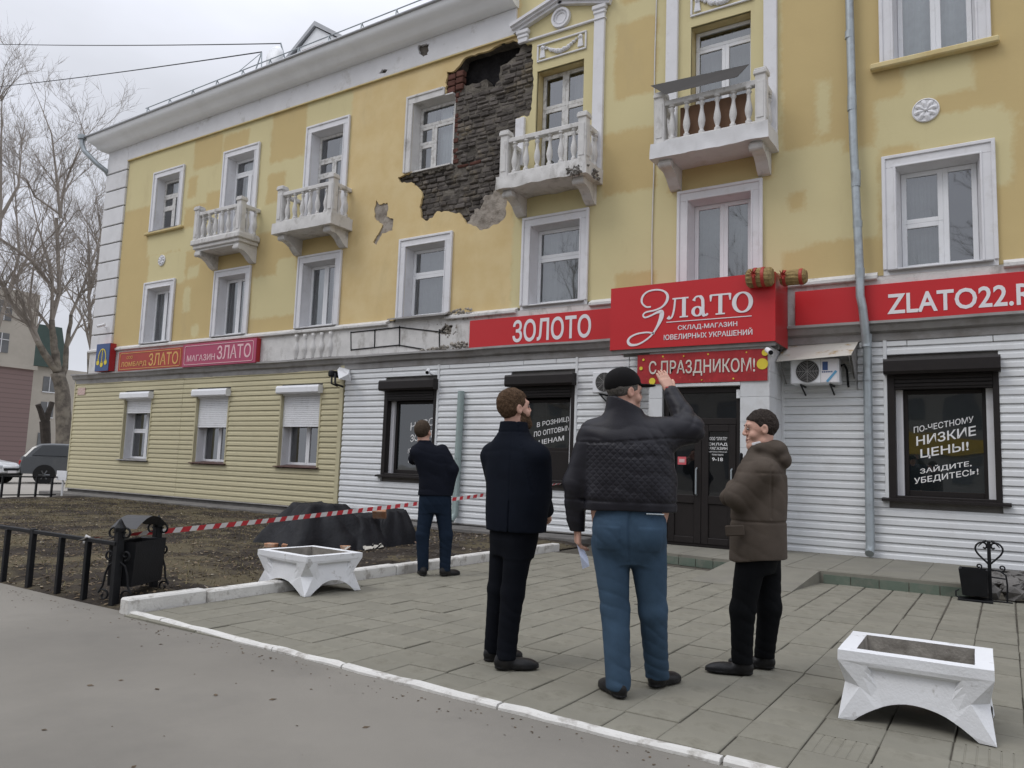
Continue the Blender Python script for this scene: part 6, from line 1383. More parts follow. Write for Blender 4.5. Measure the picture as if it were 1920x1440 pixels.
def shoe(heel, ang, m, par, L_=.285, W_=.05, hgt=.085, msole=None):
    """heel ground point, ang direction of the toe (clockwise from +Y)"""
    h = np.array((heel[0], heel[1], heel[2] if len(heel) > 2 else 0.0)); d = np.array((math.sin(ang), math.cos(ang), 0)); f = Field(np.minimum(h, h+d*L_)-(.1, .1, .03), np.maximum(h, h+d*L_)+(.1, .1, .17), .006); R = rotm(ang, 0)
    f.ell(h+d*.055+(0, 0, .045), (.043, .060, .055), .02, R=R); f.ell(h+d*.15+(0, 0, .030), (.043, .11, .038), .03, R=R); f.ell(h+d*(L_-.085)+(0, 0, .024), (.047, .085, .028), .03, R=R); f.cone(h+d*.07+(0, 0, .05), h+d*.06+(0, 0, .12), .044, .046, .03)
    f.ell(h+d*.06+(0, 0, .012), (.045, .062, .016), .0, R=R); f.ell(h+d*(L_-.095)+(0, 0, .010), (.053, .098, .014), .004, R=R); f.ell(h+d*.14+(0, 0, .010), (.044, .12, .012), .004, R=R)
    f.cut(lambda x, y, z: h[2]+.001-z+0*x+0*y); return part('shoe', f, m, par)
def shoe_at(ank, ang, m, par, L_=.29): shoe((ank[0]-math.sin(ang)*.068, ank[1]-math.cos(ang)*.068, 0), ang, m, par, L_)
m_skin = M('skin', (.54, .325, .25), .55, .08, 14, .15, 90, spec=.25, dirt=(.52, .25, .195), ds=9, da=.5)
m_eye = M('eye', (.20, .15, .13), .25, .1, 20, spec=.6)
m_hairb = M('brown_hair', (.080, .050, .031), .8, .55, 85, .8, 140, spec=.08)
m_hairg = M('greying_hair', (.12, .11, .10), .8, .35, 70, .8, 140, spec=.1)
m_hairk = M('dark_hair', (.034, .027, .023), .75, .6, 85, .8, 140, spec=.1)
m_shoe = M('black_leather', (.008, .008, .009), .42, .2, 9, .2, 80, spec=.3, dirt=(.03, .028, .025), ds=10, da=.5)
def cloth(nm, col, rough=.85, b=.3, bs=140, spec=.08, var=.18): return M(nm, col, rough, var, 5, b, bs, spec=spec, dirt=[c*1.35+.002 for c in col], ds=3, da=.4, bdist=.003)

# ---------------------------------------------------------------- man in the cap
def rows_scaled(rows, k): return [(r[0], r[1], r[2], r[3]*k, r[4]*k) for r in rows]
def person(loc, label): 
    a = math.atan2(loc[0], loc[1]+12.55); t = thing('person', (loc[0], loc[1], .008), label, 'person', None, -a); return t
pm = person((-1.83, -8.25), 'man in black cap, quilted dark jacket and blue jeans pointing up at the damaged wall')
h = Head((-.108, .03, 1.742), math.radians(58), math.radians(2), 0, 1.04)
TL = [(.96, -.07, 0, .215, .135), (1.06, -.067, 0, .235, .145), (1.24, -.072, 0, .24, .15), (1.40, -.085, 0, .225, .14), (1.49, -.10, 0, .20, .12), (1.55, -.108, 0, .13, .10), (1.60, -.112, .0, .07, .07)]
LW, RW = (-.372, .06, .935), (.178, .20, 1.762)
LS, LE = (-.285, .0, 1.485), (-.390, .01, 1.19); RS, RE = (.085, .02, 1.50), (.285, .07, 1.535)
legs_cap = [((-.165, 0, .90), (-.145, .0, .46), (-.112, -.085, .06)), ((.035, .02, .91), (.078, .06, .46), (.112, .19, .06))]
f = Field((-.50, -.30, .0), (.42, .36, 1.96), .006)
f.loft(TL, 0, .03); f.cone(LS, LE, .06, .05, .03); f.cone(LE, LW, .045, .032, .02); f.cone(RS, RE, .065, .05, .03); f.cone(RE, RW, .05, .033, .02)
for a, b, c_ in legs_cap: f.cone(a, b, .085, .06, .03); f.cone(b, c_, .055, .04, .02)
h.skull(f); h.neck(f, (-.112, -.0, 1.56), .062, .075)
hand(f, np.array(LW)+(-.006, .0, -.005), (.02, .10, -1), (.9, .3, 0), -1, .62, .20); hand(f, np.array(RW)+(-.008, .006, .012), (-.42, .30, .95), (-.5, .8, 0), -1, .06, .185, .10)
body = part('body', f, m_skin, pm)
def jacket_disp(P):
    d = fold(P, .0045, 34, (.25, .2, 1), 2.2)+.004*pn(P, 7)
    el = np.exp(-((P-np.array(RE))**2).sum(1)/.03); d = d+el*fold(P, .013, 55, (.7, .1, -.7), 1.6); el = np.exp(-((P-np.array((-.385, .02, 1.12)))**2).sum(1)/.05); d = d+el*fold(P, .006, 52, (.3, .1, 1), 1.8)
    sh = np.exp(-((P-np.array((.06, -.1, 1.46)))**2).sum(1)/.02); d = d+sh*fold(P, .008, 50, (1, .1, .5), 1.5); hem_ = np.exp(-((P[:, 2]-1.14)/.05)**2); return d+hem_*.006*np.sin(P[:, 0]*48+2*pn(P, 3))
JT = [(1.045, -.063, 0, .268, .178), (1.10, -.064, 0, .272, .185), (1.14, -.066, 0, .276, .19), (1.26, -.070, 0, .277, .19), (1.40, -.083, 0, .262, .178), (1.49, -.10, 0, .240, .158), (1.55, -.108, 0, .182, .130), (1.60, -.112, -.005, .130, .110), (1.65, -.112, -.005, .108, .102), (1.74, -.112, .0, .100, .100)]
f = Field((-.50, -.30, .86), (.44, .40, 1.82), .0075)
f.loft(JT, 0, .02); f.cone(LS, LE, .098, .080, .05); f.cone(LE, (-.384, .05, .985), .078, .067, .03); f.cone((-.382, .055, .96), (-.378, .06, .915), .056, .050, .02)
f.cone(RS, RE, .105, .082, .06); f.cone(RE, RW, .078, .050, .03); f.cone(RW, (.1775, .202, 1.768), .052, .050, .0)
f.cut(lambda x, y, z: np.where((x > -.335) & (x < .22), 1.045-z, .90-z)); f.cut(lambda x, y, z: np.where((x > -.26) & (x < .02), z-(1.715-.45*np.clip(x+.16, 0, 1)-.25*np.clip(y, 0, 1)), -1)); f.disp(jacket_disp)
def seams(P): return np.where(np.abs(P[:, 2]-1.455-.02*np.sin(P[:, 0]*6)) < .006, .004, 0)+np.where(np.abs(P[:, 2]-1.095) < .006, .004, 0)
f.disp(seams)
def m_quilt():
    m = cloth('quilted_black_jacket', (.0125, .012, .0165), .48, .25, 90, .24); t = m.node_tree; N = t.nodes; K = t.links.new; b = N['Principled BSDF']; tc = N.new('ShaderNodeTexCoord'); sp = N.new('ShaderNodeSeparateXYZ'); K(tc.outputs['Object'], sp.inputs[0])
    def mth(op, a, c=None):
        x = N.new('ShaderNodeMath'); x.operation = op
        for i, v in enumerate((a, c)):
            if v is None: continue
            if isinstance(v, (int, float)): x.inputs[i].default_value = v
            else: K(v, x.inputs[i])
        return x.outputs[0]
    p = mth('PINGPONG', mth('ADD', sp.outputs[0], sp.outputs[2]), .020); q = mth('PINGPONG', mth('SUBTRACT', sp.outputs[0], sp.outputs[2]), .020); mn = mth('POWER', mth('MULTIPLY', mth('MINIMUM', p, q), 50.0), .6)
    mask = mth('MULTIPLY', mth('LESS_THAN', sp.outputs[2], 1.44), mth('GREATER_THAN', sp.outputs[2], 1.10)); mask = mth('MULTIPLY', mask, mth('GREATER_THAN', sp.outputs[0], -.325))
    bp = N.new('ShaderNodeBump'); bp.inputs['Distance'].default_value = .0055; bp.inputs['Strength'].default_value = .5; K(mth('MULTIPLY', mn, mask), bp.inputs['Height']); old = b.inputs['Normal'].links[0].from_socket; K(old, bp.inputs['Normal']); K(bp.outputs[0], b.inputs['Normal']); return m
m_q = m_quilt(); jk = part('jacket', f, m_q, pm)
m_jean = cloth('blue_jeans', (.036, .066, .105), .85, .3, 160, .2, .22)
def trousers(par, legs, pel, m, rh, rk, ra, zh, ztop, res=.0075, amp=.006, name='trousers', butt=()):
    P = np.array([p for l in legs for p in l]); lo = P.min(0)-.2; hi = P.max(0)+.2; lo[2] = -.01; hi[2] = ztop+.03; f = Field(lo, hi, res); f.loft(pel, pel_yaw, .04)
    for (a, b, c_), z0 in zip(legs, zh):
        f.cone(a, b, rh, rk, .03); f.cone(b, c_, rk, ra, .03)
    for q in butt: f.ell(q, (.105, .085, .11), .05)
    def ds(P):
        z = P[:, 2]; kn = np.exp(-((z-.44)/.13)**2); hm = np.exp(-((z-.10)/.10)**2); hp = np.exp(-((z-.80)/.12)**2); return fold(P, amp, 62, (.35, .1, 1), 2.4)*(kn+hm*1.1+.15)+fold(P, amp*.9, 40, (.8, .2, .7), 2.0)*hp+.003*pn(P, 6)
    f.disp(ds)
    if butt:                                                         # back pockets, seat seam and yoke
        def pk(P):
            d = np.zeros(len(P))
            for cx in (-.190, .055): m = (np.abs(P[:, 0]-cx) < .068-.15*np.clip(.88-P[:, 2], 0, 1)) & (P[:, 2] > .815) & (P[:, 2] < .955) & (P[:, 1] < 0); d = d-np.where(m, .004, 0)
            return d+np.where((np.abs(P[:, 0]+.068) < .006) & (P[:, 1] < 0) & (P[:, 2] > .74), .007, 0)
        f.disp(pk)
    def hemcut(x, y, z):
        out = ztop-ztop+0*x+0*y+0*z
        d = [np.sqrt((x-l[2][0])**2+(y-l[2][1])**2) for l in legs]; zc = np.where(d[0] < d[1], zh[0], zh[1]); return np.maximum(zc-z, z-ztop)
    f.cut(hemcut); return part(name, f, m, par)
pel_yaw = 0
trousers(pm, [((-.178, 0, .845), (-.140, .0, .46), (-.112, -.085, .06)), ((.040, .02, .855), (.078, .06, .46), (.112, .19, .06))], [(.735, -.066, .0, .13, .09), (.79, -.067, .0, .175, .125), (.86, -.07, .0, .205, .150), (.97, -.07, .0, .218, .160), (1.10, -.068, 0, .222, .155)], m_jean, .112, .080, .072, (.035, .045), 1.09, amp=.0085, butt=((-.165, -.085, .915), (.03, -.075, .92)))
build('pocket_zip', MB().tube([(.03, -.168, 1.035), (.13, -.155, 1.035)], .004, 5), m_galv, pm, local=True)
shoe_at((-.112, -.088), math.radians(-27), m_shoe, pm, .30); shoe_at((.112, .185), math.radians(36), m_shoe, pm, .30)
f = h.box(.22); h.e(f, (0, -.016, .060), (.090, .112, .098), .0); h.region(f, lambda x, y, z: np.interp(y, [-.2, -.05, .05, .12], [.0, .03, .052, .055])-z+0*x); h.e(f, (0, .125, .052), (.072, .075, .010), .012); f.disp(lambda P: .0015*pn(P, 18)); part('cap', f, cloth('black_cap', (.010, .0095, .010), .8), pm)
h.hair(m_hairg, pm, .008, 0, -.078, .05, -.01, .002); h.eyes(m_eye, pm)
build('bracelet', MB().lathe([(.036, -.006), (.041, -.004), (.041, .004), (.036, .006)], (0, 0, 0), 16).xf(Matrix.Translation((.168, .209, 1.785)) @ Matrix.Rotation(math.radians(20), 4, 'Y') @ Matrix.Rotation(math.radians(-18), 4, 'X')), M('red_thread', (.35, .03, .03), .6), pm, local=True)
pp = MB(); a0 = pm.matrix_basis
pw = [(-.385, .075, .83), (-.355, .045, .835), (-.30, .03, .70), (-.345, .09, .675), (-.36, .05, .76), (-.31, .055, .745)]
rot = Matrix.Translation(pm.location) @ Matrix.Rotation(pm.rotation_euler.z, 4, 'Z'); pw = [tuple(rot @ Vector(p)) for p in pw]
pp.add(pw, [(0, 1, 5, 4), (4, 5, 2, 3)]); tag(build('folded_paper', pp, M('bluish_paper', (.52, .58, .74), .8, .05, 8), loc=pw[0], norm=False), 'folded pale blue paper held in the left hand of the man in the cap', 'paper')

# ---------------------------------------------------------------- bearded man in the long navy coat
pb_ = person((-2.80, -8.25), 'bearded man in long dark navy coat seen from behind looking up to the right')
BY = math.radians(42); h = Head((.050, .012, 1.655), math.radians(64), math.radians(12), 0, 1.05)
TL = [(.85, .08, 0, .16, .12), (1.1, .08, 0, .17, .12), (1.3, .07, 0, .19, .12), (1.40, .06, 0, .16, .10), (1.47, .05, 0, .09, .08), (1.52, .045, 0, .065, .065)]
RS, RE, RW = (.195, -.105, 1.345), (.225, .0, 1.10), (.29, .20, .99); LS, LE, LW = (-.085, .12, 1.345), (-.04, .24, 1.10), (.17, .31, .99)
legs_b = [((.015, .08, .86), (-.015, .09, .47), (-.035, .11, .06)), ((.115, -.05, .86), (.075, -.05, .47), (.045, -.09, .06))]
f = Field((-.25, -.30, .0), (.46, .46, 1.86), .006); f.loft(TL, BY, .03); f.cone(RS, RE, .06, .05, .03); f.cone(RE, RW, .045, .032); f.cone(LS, LE, .06, .05, .03); f.cone(LE, LW, .045, .032)
for a, b, c_ in legs_b: f.cone(a, b, .075, .055, .03); f.cone(b, c_, .05, .038, .02)
h.skull(f); h.neck(f, (.05, .0, 1.50), .056, .066); hand(f, RW, (.3, .7, -.45), (-.6, .2, -.2), 1, .5, .18); hand(f, LW, (.8, .1, -.45), (.2, -.7, -.2), -1, .5, .18)
part('body', f, m_skin, pb_)
f = Field((-.30, -.36, .80), (.48, .48, 1.62), .0075)
f.loft([(.855, .083, .0, .205, .155), (.95, .082, 0, .210, .16), (1.10, .085, 0, .218, .165), (1.25, .080, 0, .228, .168), (1.36, .070, 0, .222, .155), (1.43, .060, 0, .178, .132), (1.49, .050, 0, .108, .098), (1.575, .046, .0, .084, .084)], BY, .02)
f.cone(RS, RE, .092, .075, .05); f.cone(RE, RW, .072, .052, .03); f.cone(LS, LE, .09, .072, .05); f.cone(LE, LW, .07, .05, .03); f.disp(lambda P: fold(P, .0025, 30, (.8, .3, .5), 2.2)+.005*pn(P, 4)+np.where(np.abs(P[:, 2]-1.505) < .005, .004, 0)); f.cut(lambda x, y, z: .86-z); f.disp(lambda P: np.where((np.abs(P[:, 0]-.03) < .006) & (P[:, 1] < .02) & (P[:, 2] < 1.5), .004+.006*(P[:, 2] < 1.06), 0)+np.where((np.abs(P[:, 0]-.155+.25*(P[:, 2]-1.2)) < .006) & (P[:, 1] < -.05) & (P[:, 2] > 1.12), .004, 0))
part('coat', f, cloth('navy_coat', (.006, .008, .0135), .85, .3, 120), pb_)
pel_yaw = BY
trousers(pb_, legs_b, [(.70, .07, .0, .14, .10), (.80, .07, .0, .165, .125), (.90, .075, .0, .17, .13)], cloth('black_trousers', (.005, .006, .009), .85), .098, .072, .064, (.055, .06), .89, amp=.005)
shoe_at((-.035, .11), math.radians(60), m_shoe, pb_, .29); shoe_at((.042, -.09), math.radians(78), m_shoe, pb_, .29)
h.hair(m_hairb, pb_, .009, .009, -.072, .066, .008, .0035); h.eyes(m_eye, pb_)
f = h.box(.18); h.k(f, (0, .022, -.015), (0, .058, -.094), .071, .044, .03); h.e(f, (0, .074, -.108), (.030, .024, .026), .02); h.k(f, (-.05, .0, -.07), (-.018, .058, -.10), .027, .026, .02); h.k(f, (.05, 0, -.07), (.018, .058, -.10), .027, .026, .02)
h.region(f, lambda x, y, z: np.maximum(z-np.interp(y, [-.02, .01, .04, .07, .09, .12], [.0, -.005, -.030, -.038, -.044, -.046]), -.005-y)+0*x); f.disp(lambda P: .003*pn(P, 50)); part('beard', f, m_hairb, pb_)

# ---------------------------------------------------------------- man in the hooded parka, arms folded
pr_ = person((-1.48, -7.30), 'smiling man in brown hooded parka with folded arms facing left')
RY = math.radians(-78); h = Head((.092, .0, 1.578), math.radians(-104), math.radians(-3), 0, 1.05)
TL = [(.75, .08, 0, .16, .12), (1.0, .08, 0, .17, .12), (1.25, .09, 0, .18, .12), (1.34, .095, 0, .15, .10), (1.41, .10, 0, .085, .08), (1.46, .10, 0, .065, .065)]
LS, LE, LW = (.115, -.180, 1.30), (-.050, -.19, 1.130), (-.075, .04, 1.185); RS, RE, RW = (.105, .185, 1.305), (-.05, .21, 1.11), (-.115, -.02, 1.12)
legs_r = [((.045, -.09, .80), (-.020, -.10, .40), (-.022, -.11, .07)), ((.125, .09, .80), (.152, .10, .40), (.118, .12, .07))]
f = Field((-.38, -.36, .0), (.36, .36, 1.76), .006); f.loft(TL, RY, .03); f.cone(LS, LE, .06, .05, .03); f.cone(LE, LW, .045, .032); f.cone(RS, RE, .06, .05, .03); f.cone(RE, RW, .045, .032)
for a, b, c_ in legs_r: f.cone(a, b, .075, .055, .03); f.cone(b, c_, .05, .038, .02)
h.skull(f); h.neck(f, (.105, .0, 1.43), .056, .066); hand(f, LW, (-.1, .95, .1), (.9, .1, 0), 1, .3, .18); hand(f, RW, (.1, -.9, .25), (.9, 0, 0), 1, .35, .18); part('body', f, m_skin, pr_)
m_park = cloth('brown_parka', (.078, .063, .051), .8, .3, 120)
f = Field((-.26, -.36, .68), (.40, .38, 1.58), .0075)
f.loft([(.715, .078, .0, .215, .176), (.85, .078, 0, .220, .178), (1.0, .082, 0, .215, .172), (1.15, .088, 0, .215, .172), (1.28, .095, 0, .212, .160), (1.36, .102, 0, .168, .13), (1.42, .105, 0, .105, .098), (1.475, .108, .0, .085, .082)], RY, .02)
f.cone(LS, LE, .092, .078, .05); f.cone(LE, LW, .076, .058, .03); f.cone(RS, RE, .09, .075, .05); f.cone(RE, RW, .073, .055, .03)
f.ell((.185, .0, 1.445), (.085, .13, .075), .025); f.ell((.235, 0, 1.385), (.055, .115, .060), .02); f.cone((.09, -.085, 1.46), (.19, -.06, 1.45), .035, .05, .02); f.cone((.09, .085, 1.46), (.19, .06, 1.45), .035, .05, .02)
f.disp(lambda P: fold(P, .0045, 40, (.6, .2, 1), 2.4)+.005*pn(P, 6)+np.where(np.abs(P[:, 2]-.975) < .006, .006, 0)+np.where((np.abs(P[:, 2]-1.29) < .005) & (P[:, 0] > .06), .004, 0)+np.where((np.abs(P[:, 0]-.155) < .006) & (P[:, 1] < -.02) & (P[:, 2] > 1.0) & (P[:, 2] < 1.34), .005, 0)); f.cut(lambda x, y, z: .72-z+.02*np.sin(x*9)); part('parka', f, m_park, pr_)
build('pocket_flap', MB().bbox(-.045, .075, -.232, -.215, .885, .955, .008).xf(Matrix.Rotation(-.09, 4, 'Y')), m_park, pr_, local=True)
pel_yaw = RY
trousers(pr_, legs_r, [(.64, .08, .0, .14, .10), (.72, .08, .0, .16, .12), (.82, .08, .0, .165, .125)], cloth('black_trousers', (.0055, .006, .007), .85), .098, .076, .066, (.07, .07), .80, amp=.006)
shoe_at((-.022, -.11), math.radians(-93), m_shoe, pr_, .30); shoe_at((.118, .12), math.radians(-86), m_shoe, pr_, .30)
h.hair(m_hairk, pr_, .006, .007, -.050, .070, .022, .0035); h.eyes(m_eye, pr_)
f = Field((-.08, -.14, 1.36), (.22, .14, 1.56), .006); f.cone((.095, 0, 1.40), (.08, 0, 1.488), .088, .070, .0); f.cone((.10, 0, 1.36), (.085, 0, 1.55), .055, .056, .0, 's'); f.cut(lambda x, y, z: np.maximum(z-(1.488+.25*(x-.02)), x-.14)); part('shirt_collar', f, M('white_shirt', (.62, .62, .63), .7), pr_)
build('tie', MB().bbox(-.045, -.02, -.03, .03, 1.30, 1.425, .008), m_shoe, pr_, local=True)
build('eyebrow', MB().tube([tuple(h.p(q)) for q in ((-.048, .080, .034), (-.032, .093, .038), (-.014, .092, .034))], .0028, 6).tube([tuple(h.p(q)) for q in ((.048, .080, .034), (.032, .093, .038), (.014, .092, .034))], .0028, 6), m_hairk, pr_, local=True)
build('mouth', MB().tube([tuple(h.p(q)) for q in ((-.030, .076, -.054), (-.014, .090, -.061), (0, .0935, -.062), (.014, .090, -.061), (.030, .076, -.054))], .0032, 6), M('lips', (.20, .055, .05), .5), pr_, local=True)

# ---------------------------------------------------------------- man in the dark suit by the kerb
pf_ = person((-5.60, -5.35), 'man in dark suit jacket and navy trousers at the kerb with hand to chin')
h = Head((-.222, .02, 1.645), math.radians(26), math.radians(14), math.radians(0), 1.07)
TL = [(.90, -.045, 0, .15, .11), (1.1, -.045, 0, .155, .11), (1.3, -.10, 0, .18, .12), (1.42, -.15, 0, .16, .10), (1.49, -.19, 0, .09, .08), (1.54, -.205, 0, .062, .062)]
LS, LE, LW = (-.285, .02, 1.415), (-.315, .17, 1.335), (-.235, .22, 1.50); RS, RE, RW = (.01, .0, 1.44), (.145, -.06, 1.22), (.115, -.03, .985)
legs_f = [((-.125, 0, .86), (-.172, .0, .455), (-.148, .0, .06)), ((.035, 0, .86), (.100, .0, .46), (.105, .0, .06))]
f = Field((-.44, -.24, .0), (.32, .36, 1.80), .006); f.loft(TL, 0, .03); f.cone(LS, LE, .055, .045, .03); f.cone(LE, LW, .042, .03); f.cone(RS, RE, .055, .045, .03); f.cone(RE, RW, .042, .03)
for a, b, c_ in legs_f: f.cone(a, b, .075, .055, .03); f.cone(b, c_, .05, .038, .02)
h.skull(f); h.neck(f, (-.20, .0, 1.51), .054, .064); hand(f, LW, (.35, -.2, .9), (0, -.9, 0), 1, .55, .17); hand(f, RW, (-.15, .05, -1), (-.6, .4, 0), 1, .4, .18); part('body', f, m_skin, pf_)
f = Field((-.46, -.26, .86), (.32, .36, 1.60), .0075)
f.loft([(.905, -.047, .0, .205, .145), (1.0, -.045, 0, .200, .142), (1.12, -.046, 0, .198, .14), (1.28, -.085, 0, .210, .148), (1.40, -.135, 0, .212, .14), (1.47, -.165, 0, .155, .115), (1.52, -.195, 0, .088, .085), (1.555, -.203, 0, .072, .072)], 0, .02)
f.cone(LS, LE, .078, .068, .05); f.cone(LE, LW, .064, .048, .03); f.cone(RS, RE, .078, .066, .05); f.cone(RE, RW, .064, .048, .03); f.disp(lambda P: fold(P, .004, 26, (.5, .2, 1), 2.0)+.003*pn(P, 6)); f.cut(lambda x, y, z: .915-z)
part('suit_jacket', f, cloth('dark_suit', (.0075, .009, .015), .8, .2, 140), pf_)
pel_yaw = 0
trousers(pf_, legs_f, [(.72, -.045, .0, .165, .10), (.82, -.045, .0, .185, .13), (.93, -.045, .0, .185, .135)], cloth('navy_trousers', (.011, .019, .034), .85), .10, .074, .064, (.05, .05), .95, amp=.006)
shoe_at((-.148, -.01), math.radians(-8), m_shoe, pf_, .29); shoe_at((.105, -.01), math.radians(52), m_shoe, pf_, .29)
h.hair(M('short_brown_hair', (.060, .044, .032), .85, .5, 80, .8, 140, spec=.1), pf_, .010, .004, -.062, .06, .0, .002); h.eyes(m_eye, pf_)
# ================================================================== TREES
def on_x(px, py, X):                                                # world point of a photograph direction on the plane x = X (used once to survey the trees)
    d = r_*((px-960)/1440)+u_*((720-py)/1440)+f_; t = X/d.x; return Vector((X, -12.55+d.y*t, 1.28+d.z*t))
def grow(mb, p, d, L_, r, lvl, rn, up=.25):
    n = 3 if lvl > 1 else 2; pts = [p]; q = p.copy(); dd = d.copy()
    for i in range(n):
        dd = (dd+Vector((rn.gauss(0, .16), rn.gauss(0, .16), rn.gauss(0, .10)+up*.25))).normalized(); q = q+dd*L_/n; pts.append(q.copy())
    rs = [r*(1-.78*i/n) for i in range(n+1)]; mb.tube(pts, rs, 5 if lvl > 2 else 3, cap=False)
    if lvl <= 0: return
    k = {3: 7, 2: 7, 1: 6}[lvl]
    for i in range(k):
        t = rn.uniform(.2, 1.0); j = min(n-1, int(t*n)); s = t*n-j; b = pts[j].lerp(pts[j+1], s); ax = Vector((rn.gauss(0, 1), rn.gauss(0, 1), rn.gauss(0, 1))).cross(dd).normalized(); ang = rn.uniform(.45, 1.0)
        nd = (dd*math.cos(ang)+ax*math.sin(ang)+Vector((0, 0, up))).normalized(); grow(mb, b, nd, L_*rn.uniform(.38, .62), max(.009, r*(1-.7*t)*.5), lvl-1, rn, up)
def tree(name, base, trunk, limbs, label, group, seed, tw=1.0, subs=9, lv=2):
    rn = random.Random(seed); t = thing(name, tuple(base), label, 'tree', group)
    tm = MB()
    for pts, rs in trunk:
        pts = [Vector(p) for p in pts]; fine = []; fr = []
        for i in range(len(pts)-1):
            for s_ in range(4): fine.append(pts[i].lerp(pts[i+1], s_/4)+Vector((rn.gauss(0, .02), rn.gauss(0, .02), 0))); fr.append(rs[i]+(rs[i+1]-rs[i])*s_/4)
        fine.append(pts[-1]); fr.append(rs[-1]); tm.tube(fine, [a*rn.uniform(.93, 1.07) for a in fr], 10)
    build('trunk', tm, m_bark, t, smooth=True)
    br = MB()
    for pts, r0_, r1_ in limbs:
        pts = [Vector(p)+Vector((rn.gauss(0, .5) if i > 0 else 0, 0, 0)) for i, p in enumerate(pts)]; n = len(pts); rs = [r0_+(r1_-r0_)*i/(n-1) for i in range(n)]; br.tube(pts, rs, 6)
        for i in range(int(subs*(n-1)/3)+3):
            u = rn.uniform(.12, 1.0)*(n-1); j = min(n-2, int(u)); b = pts[j].lerp(pts[j+1], u-j); dd = (pts[j+1]-pts[j]).normalized(); ax = Vector((rn.gauss(0, 1), rn.gauss(0, 1), rn.gauss(0, .6))).cross(dd).normalized(); a = rn.uniform(.4, 1.05)
            rr_ = rs[j]; grow(br, b, (dd*math.cos(a)+ax*math.sin(a)+Vector((0, 0, .2))).normalized(), rn.uniform(1.5, 3.4)*tw, max(.016, rr_*.45), lv, rn, .22)
    build('crown', br, m_twig, t, norm=False); return t
X = -48
o = lambda *pp_: [on_x(a, b, X) for a, b in pp_]
T1 = tree('bare_tree', on_x(119, 893, X), [(o((119, 893), (119, 800), (118, 732), (108, 699)), (.50, .42, .40, .36)), (o((108, 699), (88, 670), (70, 640)), (.24, .20, .16)), (o((110, 705), (101, 650), (97, 600)), (.26, .2, .16)), (o((114, 712), (122, 690), (126, 650), (133, 590)), (.22, .17, .14, .10))],
     [(o((70, 640), (55, 600), (28, 560), (0, 528), (-40, 490)), .16, .06), (o((97, 600), (112, 547), (113, 470), (113, 407)), .15, .11), (o((113, 407), (105, 330), (97, 250), (83, 183)), .10, .02), (o((113, 407), (126, 360), (140, 327), (148, 260), (152, 200)), .09, .02), (o((110, 400), (75, 365), (43, 340), (10, 320)), .07, .02), (o((107, 550), (60, 490), (0, 440), (-40, 420)), .11, .03), (o((80, 655), (60, 610), (40, 560), (0, 530)), .10, .04), (o((97, 600), (88, 520), (70, 430), (62, 340)), .12, .02), (o((133, 590), (150, 540), (178, 470), (200, 400)), .10, .02), (o((126, 650), (150, 600), (185, 560)), .09, .02), (o((97, 620), (70, 560), (78, 470), (100, 420)), .09, .02)],
     'tall bare tree with forked leaning trunk left of the house corner', 'bare trees beyond the garden', 3)
X = -62
T2 = tree('bare_tree', on_x(60, 880, X), [(o((-18, 885), (-16, 760), (-12, 640)), (.40, .34, .28))], [(o((-12, 640), (-16, 540), (-8, 420), (3, 300), (10, 170)), .22, .03), (o((-12, 640), (10, 560), (28, 480), (38, 380), (30, 280)), .16, .02), (o((-5, 420), (30, 350), (45, 260)), .16, .02), (o((-5, 560), (-50, 440), (-60, 300)), .2, .03), (o((20, 540), (55, 480), (75, 400)), .14, .02), (o((0, 300), (-15, 240), (8, 150)), .12, .02)],
     'bare tree at the left picture edge with its crown cut by the frame', 'bare trees beyond the garden', 9, 1.25, 11)
X = -66
T3 = tree('bare_tree', on_x(170, 880, X), [(o((175, 885), (175, 760), (172, 660)), (.5, .42, .34))], [(o((172, 660), (165, 560), (160, 470), (155, 400)), .2, .02), (o((172, 660), (150, 600), (135, 520), (130, 430)), .14, .02), (o((172, 620), (190, 540), (195, 430), (190, 350)), .14, .02), (o((165, 560), (180, 480), (176, 400)), .16, .02)],
     'bare brownish tree just behind the left edge of the house', 'bare trees beyond the garden', 17, 1.3, 16)
X = -50
T4 = thing('pollarded_tree', tuple(on_x(86, 888, X)), 'cut back dark stump tree with two short arms behind the parked cars', 'tree')
build('trunk', MB().tube(o((86, 888), (86, 830), (84, 790)), [.32, .28, .30], 10).tube(o((85, 795), (76, 770), (71, 758)), [.22, .17, .16], 8).tube(o((85, 792), (92, 770), (98, 754)), [.22, .17, .16], 8), M('dark_bark', (.05, .042, .036), .95, .3, 4, .5, 15), T4)
# street trees behind the viewer, mirrored in the shop and flat windows
bx_ = Vector((2.5, -27, 0))
def street_tree(b, s, lab):
    b = Vector(b); P_ = lambda x, z, y=0: b+Vector((x*s, y*s, z*s))
    return tree('street_tree', tuple(b), [([P_(0, -.1), P_(.1, 2), P_(0, 4)], (.34, .27, .24))], [([P_(0, 4), P_(-.6, 6), P_(-.9, 9), P_(-.7, 12)], .2, .03), ([P_(0, 3.8), P_(.9, 5.6), P_(1.6, 8, .5), P_(1.5, 11, .6)], .18, .03), ([P_(0, 3.5), P_(.3, 6, -1), P_(.2, 9, -1.5)], .16, .03), ([P_(0, 3.2), P_(-1.6, 4.8, .4), P_(-2.6, 7, .8)], .14, .02)], lab, 'bare street trees across the road', int(b.x*7) % 99, 1.0, 12)
street_tree((1.2, -22.5, 0), 1.0, 'bare street tree across the road opposite the right shop window'); street_tree((-9, -26, 0), 1.1, 'bare street tree across the road opposite the middle of the house'); street_tree((-19, -25, 0), 1.05, 'bare street tree across the road opposite the left end')

